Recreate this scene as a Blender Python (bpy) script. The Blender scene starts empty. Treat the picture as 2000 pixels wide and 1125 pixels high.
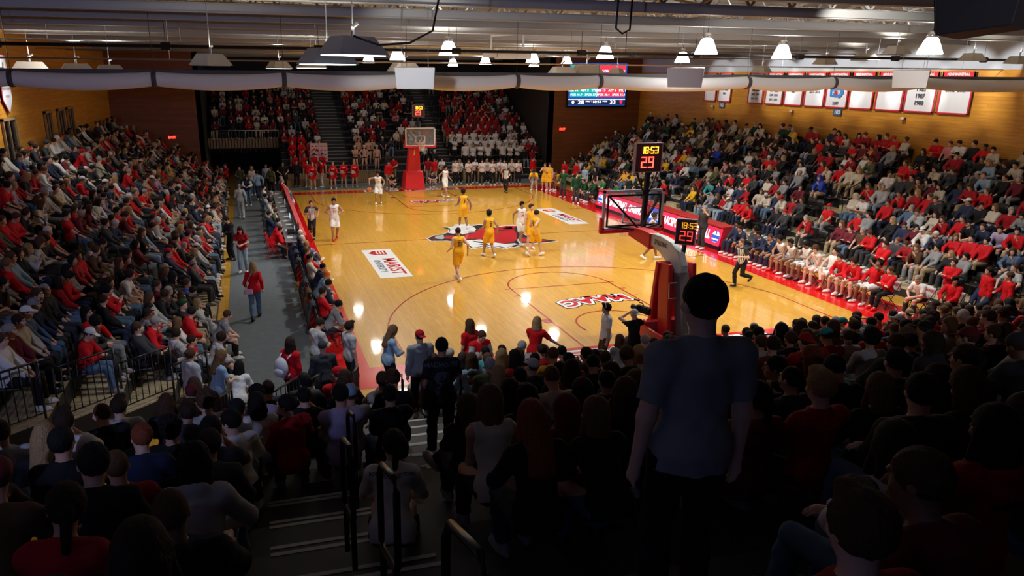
import bpy, bmesh, math, random
import numpy as np
from mathutils import Vector, Matrix, Quaternion
from mathutils.bvhtree import BVHTree
rnd = random.Random(11)
PI = math.pi
SC = bpy.context.scene
COL = SC.collection

# ---------------------------------------------------------------- camera
CAMP = np.array([-10.1364, -31.1854, 6.8872])
YAW, PITCH, ROLL, FPX, PPX, PPY = .2784, -.3038, .0069, 1433.53, 897.18, 600.24
_f = np.array([math.sin(YAW)*math.cos(PITCH), math.cos(YAW)*math.cos(PITCH), math.sin(PITCH)])
_r = np.array([math.cos(YAW), -math.sin(YAW), 0.])
_u = np.cross(_r, _f)
_c, _s = math.cos(ROLL), math.sin(ROLL)
CB = np.stack([_c*_r+_s*_u, -_s*_r+_c*_u, _f])
def proj(x, y, z):
    d = CB @ (np.array([x, y, z])-CAMP)
    if d[2] < .05: return (-9999., -9999., d[2])
    return (PPX+FPX*d[0]/d[2], PPY-FPX*d[1]/d[2], d[2])
def ray(u, v): return CB.T @ np.array([(u-PPX)/FPX, (PPY-v)/FPX, 1.])
def atz(u, v, z=0.):
    r = ray(u, v); p = CAMP+r*(z-CAMP[2])/r[2]; return float(p[0]), float(p[1])
def slope_z(y): return .26+.346*(-17.4-y)
def atslope(u, v, h):
    r = ray(u, v); t = (slope_z(CAMP[1])+h-CAMP[2])/(r[2]+.346*r[1]); p = CAMP+r*t
    return float(p[0]), float(p[1])
cam = bpy.data.cameras.new('camera'); camo = bpy.data.objects.new('camera', cam); COL.objects.link(camo)
cam.sensor_width = 36; cam.lens = FPX/2000*36
cam.shift_x = (1000-PPX)/2000; cam.shift_y = (PPY-562.5)/2000
cam.clip_start = .05; cam.clip_end = 200
M4 = Matrix([[CB[0][i], CB[1][i], -CB[2][i], CAMP[i]] for i in range(3)]+[[0, 0, 0, 1]])
camo.matrix_world = M4
SC.camera = camo
# ---------------------------------------------------------------- world, light and exposure
SC.view_settings.view_transform = 'Standard'; SC.view_settings.look = 'None'
SC.view_settings.exposure = 0.0; SC.view_settings.gamma = 1; SC.view_settings.use_curve_mapping = False
W = bpy.data.worlds.new('world'); SC.world = W; W.use_nodes = True
W.node_tree.nodes['Background'].inputs[0].default_value = (.5, .55, .7, 1)
W.node_tree.nodes['Background'].inputs[1].default_value = 0.0
try:
    SC.cycles.use_denoising = True
    SC.cycles.max_bounces = 5; SC.cycles.diffuse_bounces = 3; SC.cycles.glossy_bounces = 3
    SC.cycles.transmission_bounces = 4; SC.cycles.transparent_max_bounces = 6
    SC.cycles.sample_clamp_indirect = 4.0; SC.cycles.caustics_reflective = False; SC.cycles.caustics_refractive = False
except Exception: pass
LAMP_POWER = 1130.       # each high-bay lamp
UPLIGHT = 380.
WALLWASH_POWER = 520.   # wash lights over the banners
BOARD_NEAR = .9        # video board on the wall behind the camera
# high-bay lamps hang in columns over the court: (x, y)
LAMPS = [(-3.75, -7.4), (-3.9, .2), (-3.9, 7.6), (-3.9, 14.6),
         (2.4, -12.2), (2.35, -6.1), (2.7, 1.84), (2.6, 8.6), (2.6, 15.2),
         (7.37, -14.87), (6.9, -9.69), (7.86, -2.26), (6.56, 6.8), (7.6, 14.2)]
LAMP_Z = 7.75
for i, (x, y) in enumerate(LAMPS):
    L = bpy.data.lights.new('lamp_light', 'SPOT'); L.energy = LAMP_POWER*(.36 if y > 12 else 1); L.color = (1, .985, .955)
    L.spot_size = math.radians(112 if (x, y) in ((2.4, -12.2), (6.9, -9.69)) else 86 if y > 12 else 142 if y < -6 else 138 if y < 5 else 116); L.spot_blend = .6; L.shadow_soft_size = .22
    o = bpy.data.objects.new('lamp_light', L); COL.objects.link(o); o.location = (x, y, LAMP_Z-.3)
    L = bpy.data.lights.new('lamp_uplight', 'SPOT'); L.energy = UPLIGHT; L.color = (1, .95, .86); L.spot_size = math.radians(165); L.spot_blend = .6; L.shadow_soft_size = .2   # light leaving the open top of the shade
    o = bpy.data.objects.new('lamp_uplight', L); COL.objects.link(o); o.location = (x, y, LAMP_Z+.25); o.rotation_euler = (PI, 0, 0)
# ---------------------------------------------------------------- materials
MATS = {}
def mat(name, col, rough=.6, metal=0., emit=0., ecol=None, spec=.5, noise=0., nscale=8., alpha=1.):
    if name in MATS: return MATS[name]
    m = bpy.data.materials.new(name); m.use_nodes = True; nt = m.node_tree; b = nt.nodes['Principled BSDF']
    b.inputs['Base Color'].default_value = (*col, 1); b.inputs['Roughness'].default_value = rough
    b.inputs['Metallic'].default_value = metal; b.inputs['Specular IOR Level'].default_value = spec
    if emit:
        b.inputs['Emission Color'].default_value = (*(ecol or col), 1); b.inputs['Emission Strength'].default_value = emit
    if noise:
        t = nt.nodes.new('ShaderNodeTexNoise'); t.inputs['Scale'].default_value = nscale; t.inputs['Detail'].default_value = 5
        co = nt.nodes.new('ShaderNodeTexCoord'); nt.links.new(co.outputs['Object'], t.inputs['Vector'])
        mx = nt.nodes.new('ShaderNodeMix'); mx.data_type = 'RGBA'
        mx.inputs[6].default_value = (*[c*(1-noise) for c in col], 1); mx.inputs[7].default_value = (*[min(1, c*(1+noise)) for c in col], 1)
        nt.links.new(t.outputs['Fac'], mx.inputs[0]); nt.links.new(mx.outputs[2], b.inputs['Base Color'])
    if alpha < 1: b.inputs['Alpha'].default_value = alpha
    MATS[name] = m; return m
def obmat(name, rough=.8, spec=.3, noise=0., nscale=40., attr=False, sheen=0.):
    """material whose colour is the object's own colour (or the mesh's colour attribute)"""
    m = bpy.data.materials.new(name); m.use_nodes = True; nt = m.node_tree; b = nt.nodes['Principled BSDF']
    b.inputs['Roughness'].default_value = rough; b.inputs['Specular IOR Level'].default_value = spec
    if attr:
        a = nt.nodes.new('ShaderNodeAttribute'); a.attribute_name = 'Col'; c = a.outputs['Color']
    else:
        a = nt.nodes.new('ShaderNodeObjectInfo'); c = a.outputs['Color']
    if noise:
        t = nt.nodes.new('ShaderNodeTexNoise'); t.inputs['Scale'].default_value = nscale; t.inputs['Detail'].default_value = 3
        co = nt.nodes.new('ShaderNodeTexCoord'); nt.links.new(co.outputs['Object'], t.inputs['Vector'])
        mr = nt.nodes.new('ShaderNodeMapRange'); mr.inputs[3].default_value = 1-noise; mr.inputs[4].default_value = 1+noise*.6
        nt.links.new(t.outputs['Fac'], mr.inputs[0])
        mx = nt.nodes.new('ShaderNodeVectorMath'); mx.operation = 'SCALE'
        nt.links.new(c, mx.inputs[0]); nt.links.new(mr.outputs[0], mx.inputs['Scale']); c = mx.outputs[0]
    nt.links.new(c, b.inputs['Base Color'])
    MATS[name] = m; return m
M_SKIN = obmat('skin', .55, .35)
M_CLOTH = obmat('cloth', .85, .2, .22, 9.)
M_HAIR = obmat('hair_strands', .75, .18, .55, 55.)
def hair_bump(m):
    nt = m.node_tree; b = nt.nodes['Principled BSDF']; co = nt.nodes.new('ShaderNodeTexCoord'); mp = nt.nodes.new('ShaderNodeMapping'); mp.inputs['Scale'].default_value = (90, 90, 14)
    t = nt.nodes.new('ShaderNodeTexNoise'); t.inputs['Scale'].default_value = 1.; t.inputs['Detail'].default_value = 3; nt.links.new(co.outputs['Object'], mp.inputs['Vector']); nt.links.new(mp.outputs[0], t.inputs['Vector'])
    bp = nt.nodes.new('ShaderNodeBump'); bp.inputs['Strength'].default_value = .9; bp.inputs['Distance'].default_value = .012; nt.links.new(t.outputs['Fac'], bp.inputs['Height']); nt.links.new(bp.outputs[0], b.inputs['Normal'])
hair_bump(M_HAIR)
M_SHOE = obmat('shoe_leather', .45, .4)
M_CROWD = obmat('crowd_mix', .75, .25, .15, 12., attr=True)
BLACK = mat('black_metal', (.012, .012, .014), .35, .3)
RAILB = mat('rail_black', (.02, .02, .022), .3, .5)
STEEL = mat('steel', (.45, .45, .46), .3, .9)
WHITEP = mat('white_paint', (.75, .75, .74), .45)
REDV = mat('red_vinyl', (.62, .012, .02), .35, noise=.12, nscale=3)
SEATM = mat('seat_plastic', (.016, .016, .019), .38, spec=.5)
def wood_mat(name, c1, c2, c3, scale, rough, coat=0., rot=0, plank=(1.6, .083), mort=.006):
    m = bpy.data.materials.new(name); m.use_nodes = True; nt = m.node_tree; b = nt.nodes['Principled BSDF']
    co = nt.nodes.new('ShaderNodeTexCoord'); mp = nt.nodes.new('ShaderNodeMapping'); sp = nt.nodes.new('ShaderNodeSeparateXYZ'); cb = nt.nodes.new('ShaderNodeCombineXYZ')
    nt.links.new(co.outputs['Object'], sp.inputs[0])
    for i_, a_ in enumerate(rot): nt.links.new(sp.outputs[a_], cb.inputs[i_])
    nt.links.new(cb.outputs[0], mp.inputs['Vector'])
    br = nt.nodes.new('ShaderNodeTexBrick'); br.inputs['Scale'].default_value = 1
    br.inputs['Brick Width'].default_value = plank[0]; br.inputs['Row Height'].default_value = plank[1]
    br.inputs['Mortar Size'].default_value = mort*plank[1]*4; br.inputs['Color1'].default_value = (*c1, 1); br.inputs['Color2'].default_value = (*c2, 1)
    br.inputs['Mortar'].default_value = (*c3, 1); br.offset = .37; br.offset_frequency = 2
    nt.links.new(mp.outputs[0], br.inputs['Vector'])
    mp2 = nt.nodes.new('ShaderNodeMapping'); mp2.inputs['Scale'].default_value = (1.2, 14, 14)
    nt.links.new(mp.outputs[0], mp2.inputs['Vector'])
    n = nt.nodes.new('ShaderNodeTexNoise'); n.inputs['Scale'].default_value = scale; n.inputs['Detail'].default_value = 6
    nt.links.new(mp2.outputs[0], n.inputs['Vector'])
    mr = nt.nodes.new('ShaderNodeMapRange'); mr.inputs[1].default_value = .25; mr.inputs[2].default_value = .75; mr.inputs[3].default_value = .80; mr.inputs[4].default_value = 1.12
    nt.links.new(n.outputs['Fac'], mr.inputs[0])
    vm = nt.nodes.new('ShaderNodeVectorMath'); vm.operation = 'SCALE'
    nt.links.new(br.outputs['Color'], vm.inputs[0]); nt.links.new(mr.outputs[0], vm.inputs['Scale']); nt.links.new(vm.outputs[0], b.inputs['Base Color'])
    b.inputs['Roughness'].default_value = rough; b.inputs['Specular IOR Level'].default_value = .5
    if coat: b.inputs['Coat Weight'].default_value = coat; b.inputs['Coat Roughness'].default_value = .055
    n2 = nt.nodes.new('ShaderNodeTexNoise'); n2.inputs['Scale'].default_value = 2.2; nt.links.new(mp.outputs[0], n2.inputs['Vector'])
    bp = nt.nodes.new('ShaderNodeBump'); bp.inputs['Strength'].default_value = .05; bp.inputs['Distance'].default_value = .02
    nt.links.new(n2.outputs['Fac'], bp.inputs['Height']); nt.links.new(bp.outputs[0], b.inputs['Normal'])
    if coat: nt.links.new(bp.outputs[0], b.inputs['Coat Normal'])
    MATS[name] = m; return m
M_COURT = wood_mat('court_maple', (.68, .36, .036), (.60, .305, .028), (.42, .18, .015), 1.6, .32, .75, (1, 0, 2), (2.2, .09))
M_RED = mat('court_red', (.66, .004, .008), .22); M_RED.node_tree.nodes['Principled BSDF'].inputs['Coat Weight'].default_value = .8
M_RED.node_tree.nodes['Principled BSDF'].inputs['Coat Roughness'].default_value = .07
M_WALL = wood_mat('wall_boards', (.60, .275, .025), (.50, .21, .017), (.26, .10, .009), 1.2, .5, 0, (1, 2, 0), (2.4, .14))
M_WALLF = wood_mat('wall_boards_far_shaded', (.22, .07, .014), (.17, .05, .010), (.09, .025, .006), 1.2, .5, 0, (0, 2, 1), (2.4, .14))  # same boards as the side walls, the far end's dimness put into the colour
M_DECK = wood_mat('stand_deck', (.50, .40, .24), (.42, .33, .20), (.2, .15, .09), 2., .55, 0, (0, 1, 2), (1.2, .3))
M_CARPET = mat('carpet', (.10, .115, .125), .95, noise=.25, nscale=5)
def floorpaint(name, col, emit=0):
    m = mat(name, col, .25)
    m.node_tree.nodes['Principled BSDF'].inputs['Coat Weight'].default_value = .6; m.node_tree.nodes['Principled BSDF'].inputs['Coat Roughness'].default_value = .07
    return m
P_LINE = floorpaint('line_red', (.38, .012, .015)); P_WHITE = floorpaint('paint_white', (.80, .80, .78)); P_BLK = floorpaint('paint_black', (.012, .016, .02))
P_FOX = floorpaint('paint_fox_red', (.52, .012, .018)); P_NAVY = floorpaint('paint_navy', (.05, .12, .2)); P_GREY = floorpaint('paint_grey', (.42, .43, .40))

# ---------------------------------------------------------------- object helpers
def tag(o, label=None, cat=None, group=None, kind=None):
    if label: o['label'] = label
    if cat: o['category'] = cat
    if group: o['group'] = group
    if kind: o['kind'] = kind
    return o
def empty(name, loc=(0, 0, 0), rz=0., label=None, cat=None, group=None):
    o = bpy.data.objects.new(name, None); COL.objects.link(o); o.location = loc; o.rotation_euler = (0, 0, rz); o.empty_display_size = .1
    return tag(o, label, cat, group)
def link(name, me, parent=None, color=None, loc=None):
    o = bpy.data.objects.new(name, me); COL.objects.link(o)
    if parent is not None: o.parent = parent
    if color is not None: o.color = (*color, 1)
    if loc is not None: o.location = loc
    return o
def copy_tree(o, parent=None):
    c = o.copy(); COL.objects.link(c)
    if parent is not None: c.parent = parent
    for ch in o.children: copy_tree(ch, c)
    return c
class MB:
    def __init__(s): s.v = []; s.f = []; s.mi = []; s.mats = []
    def m(s, ma):
        if ma not in s.mats: s.mats.append(ma)
        return s.mats.index(ma)
    def add(s, vs, fs, ma=None):
        b = len(s.v); s.v += [tuple(map(float, p)) for p in vs]; k = s.m(ma) if ma else 0
        for f in fs: s.f.append(tuple(b+i for i in f)); s.mi.append(k)
    def box(s, a, b, ma=None, bev=0.):
        x0, y0, z0 = a; x1, y1, z1 = b
        s.add([(x0, y0, z0), (x1, y0, z0), (x1, y1, z0), (x0, y1, z0), (x0, y0, z1), (x1, y0, z1), (x1, y1, z1), (x0, y1, z1)],
              [(0, 3, 2, 1), (4, 5, 6, 7), (0, 1, 5, 4), (1, 2, 6, 5), (2, 3, 7, 6), (3, 0, 4, 7)], ma)
    def beam(s, a, b, w, h=None, ma=None, up=(0, 0, 1)):
        a = Vector(a); b = Vector(b); d = (b-a).normalized(); h = h or w; up = Vector(up)
        if abs(d.dot(up)) > .98: up = Vector((1, 0, 0))
        sx = d.cross(up).normalized()*w/2; sy = sx.cross(d).normalized()*h/2
        vs = [p+i*sx+j*sy for p in (a, b) for i, j in ((-1, -1), (1, -1), (1, 1), (-1, 1))]
        s.add(vs, [(0, 1, 2, 3), (7, 6, 5, 4), (0, 4, 5, 1), (1, 5, 6, 2), (2, 6, 7, 3), (3, 7, 4, 0)], ma)
    def tube(s, pts, r, n=8, ma=None, cap=True, closed=False):
        pts = [Vector(p) for p in pts]; N = len(pts); rs = r if isinstance(r, (list, tuple)) else [r]*N; rings = []
        pn = None
        for i, p in enumerate(pts):
            if closed: d = pts[(i+1) % N]-pts[i-1]
            else: d = pts[min(i+1, N-1)]-pts[max(i-1, 0)]
            d.normalize()
            if pn is None: q = Vector((0, 0, 1)) if abs(d.z) < .9 else Vector((1, 0, 0)); nx = d.cross(q).normalized()
            else: nx = (pn-d*pn.dot(d)).normalized()
            pn = nx; ny = d.cross(nx)
            rings.append([p+(nx*math.cos(2*PI*k/n)+ny*math.sin(2*PI*k/n))*rs[i] for k in range(n)])
        vs = [q for R in rings for q in R]; fs = []
        for i in range(N if closed else N-1):
            j = (i+1) % N
            for k in range(n): fs.append((i*n+k, i*n+(k+1) % n, j*n+(k+1) % n, j*n+k))
        if cap and not closed: fs += [tuple(range(n-1, -1, -1)), tuple((N-1)*n+k for k in range(n))]
        s.add(vs, fs, ma)
    def lathe(s, prof, n=20, c=(0, 0, 0), ma=None):
        vs = [(c[0]+r*math.cos(2*PI*k/n), c[1]+r*math.sin(2*PI*k/n), c[2]+z) for r, z in prof for k in range(n)]; fs = []
        for i in range(len(prof)-1):
            for k in range(n): fs.append((i*n+k, i*n+(k+1) % n, (i+1)*n+(k+1) % n, (i+1)*n+k))
        s.add(vs, fs, ma)
    def ball(s, c, r, n=12, ma=None, sc=(1, 1, 1)):
        vs = []; fs = []; h = n//2
        for i in range(h+1):
            t = PI*i/h
            for k in range(n): vs.append((c[0]+r*sc[0]*math.sin(t)*math.cos(2*PI*k/n), c[1]+r*sc[1]*math.sin(t)*math.sin(2*PI*k/n), c[2]+r*sc[2]*math.cos(t)))
        for i in range(h):
            for k in range(n): fs.append((i*n+k, (i+1)*n+k, (i+1)*n+(k+1) % n, i*n+(k+1) % n))
        s.add(vs, fs, ma)
    def prism(s, poly, z0, z1, ma=None):
        n = len(poly)
        s.add([(x, y, z0) for x, y in poly]+[(x, y, z1) for x, y in poly],
              [tuple(range(n-1, -1, -1)), tuple(range(n, 2*n))]+[(i, (i+1) % n, n+(i+1) % n, n+i) for i in range(n)], ma)
    def mesh(s, name, ma=None, smooth=False, xf=None):
        me = bpy.data.meshes.new(name)
        vs = s.v if xf is None else [tuple(xf @ Vector(p)) for p in s.v]
        me.from_pydata(vs, [], s.f)
        for q in (s.mats or [ma]): me.materials.append(q)
        if len(s.mats) > 1: me.polygons.foreach_set('material_index', s.mi)
        if smooth: me.polygons.foreach_set('use_smooth', [True]*len(me.polygons))
        me.update(); return me
    def build(s, name, ma=None, parent=None, smooth=False, bevel=0., loc=None, xf=None):
        o = link(name, s.mesh(name, ma, smooth, xf), parent, loc=loc)
        if bevel:
            md = o.modifiers.new('bevel', 'BEVEL'); md.width = bevel; md.segments = 2; md.limit_method = 'ANGLE'
        return o
def structure(o): o['kind'] = 'structure'; return o
_FONT = {}
def text_mesh(s, size=1., bold=False, align='CENTER', offset=0., ext=0.0, ls=1., xs=1., res=4, shear=0.):
    c = bpy.data.curves.new('t', 'FONT'); c.body = s; c.size = size; c.align_x = align; c.align_y = 'CENTER'
    c.offset = offset; c.extrude = ext; c.space_character = ls; c.resolution_u = res; c.shear = shear
    o = bpy.data.objects.new('t', c); COL.objects.link(o)
    dg = bpy.context.evaluated_depsgraph_get(); me = bpy.data.meshes.new_from_object(o.evaluated_get(dg))
    bpy.data.objects.remove(o); bpy.data.curves.remove(c)
    if xs != 1: me.transform(Matrix.Diagonal((xs, 1, 1, 1)))
    return me
def text(name, s, size, M, ma, parent=None, **k):
    me = text_mesh(s, size, **k); me.transform(M); me.materials.clear(); me.materials.append(ma)
    return link(name, me, parent)
def frame(o, x, y, z=None):
    """matrix with origin o, text right = x, text up = y"""
    x = Vector(x).normalized(); y = Vector(y); y = (y-x*y.dot(x)).normalized(); z = x.cross(y)
    return Matrix([[x[i], y[i], z[i], o[i]] for i in range(3)]+[[0, 0, 0, 1]])
# ---------------------------------------------------------------- people: distance fields turned into one continuous surface
def smin(a, b, k):
    h = np.clip(.5+.5*(b-a)/k, 0, 1); return b*(1-h)+a*h-k*h*(1-h)
class Field:
    def __init__(s, lo, hi, h):
        s.h = h; s.lo = np.array(lo, float); n = np.ceil((np.array(hi)-s.lo)/h).astype(int)+1; s.n = n
        s.ax = [s.lo[i]+h*np.arange(n[i]) for i in range(3)]; s.F = np.full(n, .2, np.float32)
    def sub(s, lo, hi, pad):
        sl = []; 
        for i in range(3):
            a = max(0, int((lo[i]-pad-s.lo[i])/s.h)); b = min(s.n[i], int((hi[i]+pad-s.lo[i])/s.h)+2)
            if b <= a: return None, None
            sl.append(slice(a, b))
        P = np.stack(np.meshgrid(*[s.ax[i][sl[i]] for i in range(3)], indexing='ij'), -1); return tuple(sl), P
    def put(s, sl, d, k, op):
        if op == 'u': s.F[sl] = smin(s.F[sl], d, k) if k else np.minimum(s.F[sl], d)
        else: s.F[sl] = -smin(-s.F[sl], d, k)
    def cone(s, a, b, ra, rb, k=.02, op='u', flat=False, sq=None):
        a = np.array(a, float); b = np.array(b, float); R = max(ra, rb)
        sl, P = s.sub(np.minimum(a, b)-R, np.maximum(a, b)+R, .07)
        if sl is None: return
        ab = b-a; L2 = ab@ab; t = ((P-a)@ab)/L2; tc = np.clip(t, 0, 1)
        d = np.linalg.norm(P-a-tc[..., None]*ab, axis=-1)-(ra+(rb-ra)*tc)
        if flat: d = np.maximum(d, (t-1)*math.sqrt(L2)); 
        s.put(sl, d.astype(np.float32), k, op)
    def ell(s, c, r, R=None, k=.02, op='u'):
        c = np.array(c, float); r = np.array(r, float); m = r.max()
        sl, P = s.sub(c-m, c+m, .07)
        if sl is None: return
        q = P-c
        if R is not None: q = q @ R
        k0 = np.linalg.norm(q/r, axis=-1); k1 = np.linalg.norm(q/(r*r), axis=-1)+1e-9
        s.put(sl, (k0*(k0-1)/k1).astype(np.float32), k, op)
    def cut(s, pt, n):
        P = np.stack(np.meshgrid(*s.ax, indexing='ij'), -1); s.F = np.maximum(s.F, (P-np.array(pt))@np.array(n)).astype(np.float32)
    def ripple(s, amp, f=30.):
        X, Y, Z = np.meshgrid(*s.ax, indexing='ij')
        s.F += (amp*(np.sin(f*X+3.1*np.sin(f*.6*Z+2*Y*f*.3))*np.sin(f*.8*Y+2.2*np.sin(f*.5*X))+.6*np.sin(f*1.3*Z+4*np.sin(f*.35*X+f*.3*Y)))).astype(np.float32)
    def mesh(s):
        F = s.F; I = (F < 0)
        nx, ny, nz = F.shape
        c = np.zeros((nx-1, ny-1, nz-1), np.int8)
        for dx in (0, 1):
            for dy in (0, 1):
                for dz in (0, 1): c += I[dx:nx-1+dx, dy:ny-1+dy, dz:nz-1+dz]
        act = (c > 0) & (c < 8); ids = np.full(act.shape, -1, np.int64); w = np.argwhere(act)
        if len(w) == 0: return np.zeros((0, 3)), np.zeros((0, 4), int)
        ids[act] = np.arange(len(w)); acc = np.zeros((len(w), 3)); cnt = np.zeros(len(w))
        C = [(0, 0, 0), (1, 0, 0), (0, 1, 0), (1, 1, 0), (0, 0, 1), (1, 0, 1), (0, 1, 1), (1, 1, 1)]
        for i in range(8):
            for j in range(i+1, 8):
                df = [C[j][q]-C[i][q] for q in range(3)]
                if sum(map(abs, df)) != 1 or min(df) < 0: continue
                a = F[w[:, 0]+C[i][0], w[:, 1]+C[i][1], w[:, 2]+C[i][2]]; b = F[w[:, 0]+C[j][0], w[:, 1]+C[j][1], w[:, 2]+C[j][2]]
                m = (a < 0) != (b < 0); t = np.where(m, a/np.where(m, a-b, 1), 0)
                acc[m] += np.array(C[i])+t[m, None]*np.array(df); cnt[m] += 1
        V = s.lo+s.h*(w+acc/cnt[:, None]); Q = []
        for ax in range(3):
            o1, o2 = [(1, 2), (2, 0), (0, 1)][ax]
            s0 = [slice(None)]*3; s1 = [slice(None)]*3; s0[ax] = slice(0, F.shape[ax]-1); s1[ax] = slice(1, None)
            A = I[tuple(s0)]; B = I[tuple(s1)]; e = np.argwhere(A != B)
            e = e[(e[:, o1] > 0) & (e[:, o2] > 0) & (e[:, o1] < F.shape[o1]-1) & (e[:, o2] < F.shape[o2]-1)]
            flip = A[e[:, 0], e[:, 1], e[:, 2]]
            def g(d1, d2):
                q = e.copy(); q[:, o1] -= d1; q[:, o2] -= d2; return ids[q[:, 0], q[:, 1], q[:, 2]]
            q = np.stack([g(1, 1), g(0, 1), g(0, 0), g(1, 0)], 1)
            q[~flip] = q[~flip][:, ::-1]; Q.append(q)
        Q = np.concatenate(Q); Q = Q[(Q >= 0).all(1)]
        return V, Q
def nrm(v): v = np.array(v, float); return v/(np.linalg.norm(v)+1e-9)
def ik(a, t, l1, l2, pole):
    a = np.array(a, float); t = np.array(t, float); d = t-a; L = np.linalg.norm(d); m = (l1+l2)*.995
    if L > m: d = d*m/L; L = m; t = a+d
    x = (l1*l1-l2*l2+L*L)/(2*L); h = math.sqrt(max(0, l1*l1-x*x)); u = d/L
    p = np.array(pole, float); p = p-u*(p@u); p = nrm(p); return a+u*x+p*h, t
def rotx(a): c, s = math.cos(a), math.sin(a); return np.array([[1, 0, 0], [0, c, -s], [0, s, c]])
def rotz(a): c, s = math.cos(a), math.sin(a); return np.array([[c, -s, 0], [s, c, 0], [0, 0, 1]])
def roty(a): c, s = math.cos(a), math.sin(a); return np.array([[c, 0, s], [0, 1, 0], [-s, 0, c]])
class Rig:
    """a person facing +Y; pose values: pel (pelvis), lean/twist/side in degrees, hyaw/hpitch for the head,
    lh/rh wrist targets, lf/rf ankle targets, lt/rt foot yaw, pitch"""
    def __init__(s, pel=(0, 0, .95), lean=0, twist=0, side=0, hyaw=0, hpitch=0, lh=None, rh=None, lf=None, rf=None,
                 lt=8, rt=-8, lfp=0, rfp=0, fem=0, lpole=(-.6, -.7, -.4), rpole=(.6, -.7, -.4), lk=(-.1, 1, .1), rk=(.1, 1, .1), fist=0, fat=0., ptw=0, k=1.):
        D = math.radians; s.pel = np.array(pel, float); s.fem = fem; s.fist = fist; s.fat = fat
        PR = rotz(D(ptw)); T = PR @ rotz(D(twist)) @ rotx(-D(lean)) @ roty(D(side)); s.T = T; s.PR = PR
        sw = .172-.02*fem
        P = lambda x, y, z: s.pel+T@np.array([x, y, z])
        s.waist = P(0, .0, .13); s.chest = P(0, .0, .31); s.neck = P(0, -.005, .50)
        s.sh = {-1: P(-sw, -.01, .445), 1: P(sw, -.01, .445)}
        H = T @ rotz(D(hyaw)) @ rotx(D(lean*.55)) @ rotx(-D(hpitch)); s.H = H
        s.head = s.neck+.5*(T+H)@np.array([0, .012, .07])+H@np.array([0, .018, .105])
        s.hip = {i: s.pel+PR@np.array([i*.088, 0, -.03]) for i in (-1, 1)}
        dl = {-1: lh, 1: rh}; s.el = {}; s.wr = {}; s.hd = {}
        for i, pole in ((-1, lpole), (1, rpole)):
            t = dl[i]; t = s.sh[i]+T@np.array([i*.07, .03, -.53]) if t is None else np.array(t, float)
            s.el[i], s.wr[i] = ik(s.sh[i], t, .285, .25, T@np.array(pole, float)); s.hd[i] = nrm(s.wr[i]-s.el[i])
        fl = {-1: lf, 1: rf}; s.kn = {}; s.an = {}
        for i, pole in ((-1, lk), (1, rk)):
            t = fl[i]; t = np.array([i*.10, .0, .085]) if t is None else np.array(t, float)
            s.kn[i], s.an[i] = ik(s.hip[i], t, .43, .415, PR@np.array(pole, float))
        s.ft = {}
        for i, a, p in ((-1, lt, lfp), (1, rt, rfp)): s.ft[i] = PR@rotz(D(a))@rotx(D(p))
        pts = [s.head+.17, s.head-.17]+[np.array(q)+e for dct in (s.sh, s.el, s.wr, s.kn, s.an, s.hip) for q in dct.values() for e in (.2, -.2)]
        s.lo = np.min(pts, 0)-.02; s.hi = np.max(pts, 0)+.02; s.lo[2] = max(s.lo[2], min(a[2] for a in s.an.values())-.15)
    def torso(s, F, e=0., k=.05):
        T = s.T; f = s.fem; g = s.fat
        F.ell(s.pel+T@np.array([0, -.01, .02]), (.155+e+g*.5+.008*f, .108+e+g, .12+e), T, k)
        F.ell(s.waist, (.132+e+g-.012*f, .095+e+g*1.3, .15+e), T, k)
        F.ell(s.chest, (.152+e-.014*f+g*.4, .106+e+g*.5, .19+e), T, k)
        if f:
            for i in (-1, 1): F.ell(s.chest+T@np.array([i*.065, .075, .0]), (.058+e, .055+e, .06+e), T, .03)
        F.cone(s.sh[-1], s.sh[1], .06+e, .06+e, .06)
        F.cone(s.neck+T@np.array([0, 0, -.01]), s.neck+T@np.array([0, -.01, -.09]), .06+e, .10+e, .05)
    def arm(s, F, i, e=0., upto=1., flat=False, k=.03):
        a, b, c = s.sh[i], s.el[i], s.wr[i]; w = 1-.12*s.fem
        if upto <= 1: F.cone(a, a+(b-a)*upto, .056*w+e, (.056-.013*upto)*w+e, k, flat=flat)
        else:
            F.cone(a, b, .056*w+e, .043*w+e, k); u = upto-1; F.cone(b, b+(c-b)*u, .042*w+e, (.042-.014*u)*w+e, k*.8, flat=flat)
    def leg(s, F, i, e=0., upto=2., flat=False, k=.04, wide=1.):
        a, b, c = s.hip[i], s.kn[i], s.an[i]
        if upto <= 1: F.cone(a, a+(b-a)*upto, .088+e, (.088-.032*upto+e)*wide, k, flat=flat)
        else:
            F.cone(a, b, .088+e, .056+e, k); u = upto-1; m = b+(c-b)*min(u, .35)
            F.cone(b, m, .054+e, .056+e, .02); 
            if u > .35: F.cone(m, b+(c-b)*u, .056+e, (.056-.022*(u-.35)/.65)*wide+e*wide, .02, flat=flat)
    def body(s, h, legs=2., full=True, face=True):
        F = Field(s.lo, s.hi, h); H = s.H; T = s.T
        s.torso(F)
        for i in (-1, 1):
            s.arm(F, i, 0, 2.)
            s.leg(F, i, 0, 2.)
            w, d = s.wr[i], s.hd[i]; q = np.cross(d, T@np.array([0, 0, 1.])); q = nrm(q)
            F.cone(w, w+d*.07, .026, .033, .015)
        for i in (-1, 1):
            F.cone(s.an[i], s.an[i]+s.ft[i]@np.array([0, .12, -.045]), .038, .032, .02)
        F.cone(s.neck, s.head+H@np.array([0, -.02, -.05]), .056-.006*s.fem, .052-.004*s.fem, .03)
        s.headf(F, face)
        V, Q = F.mesh(); Q = Q.tolist(); V = V.tolist()
        # five fingers on each hand, rooted in the palm
        mb = MB()
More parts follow.
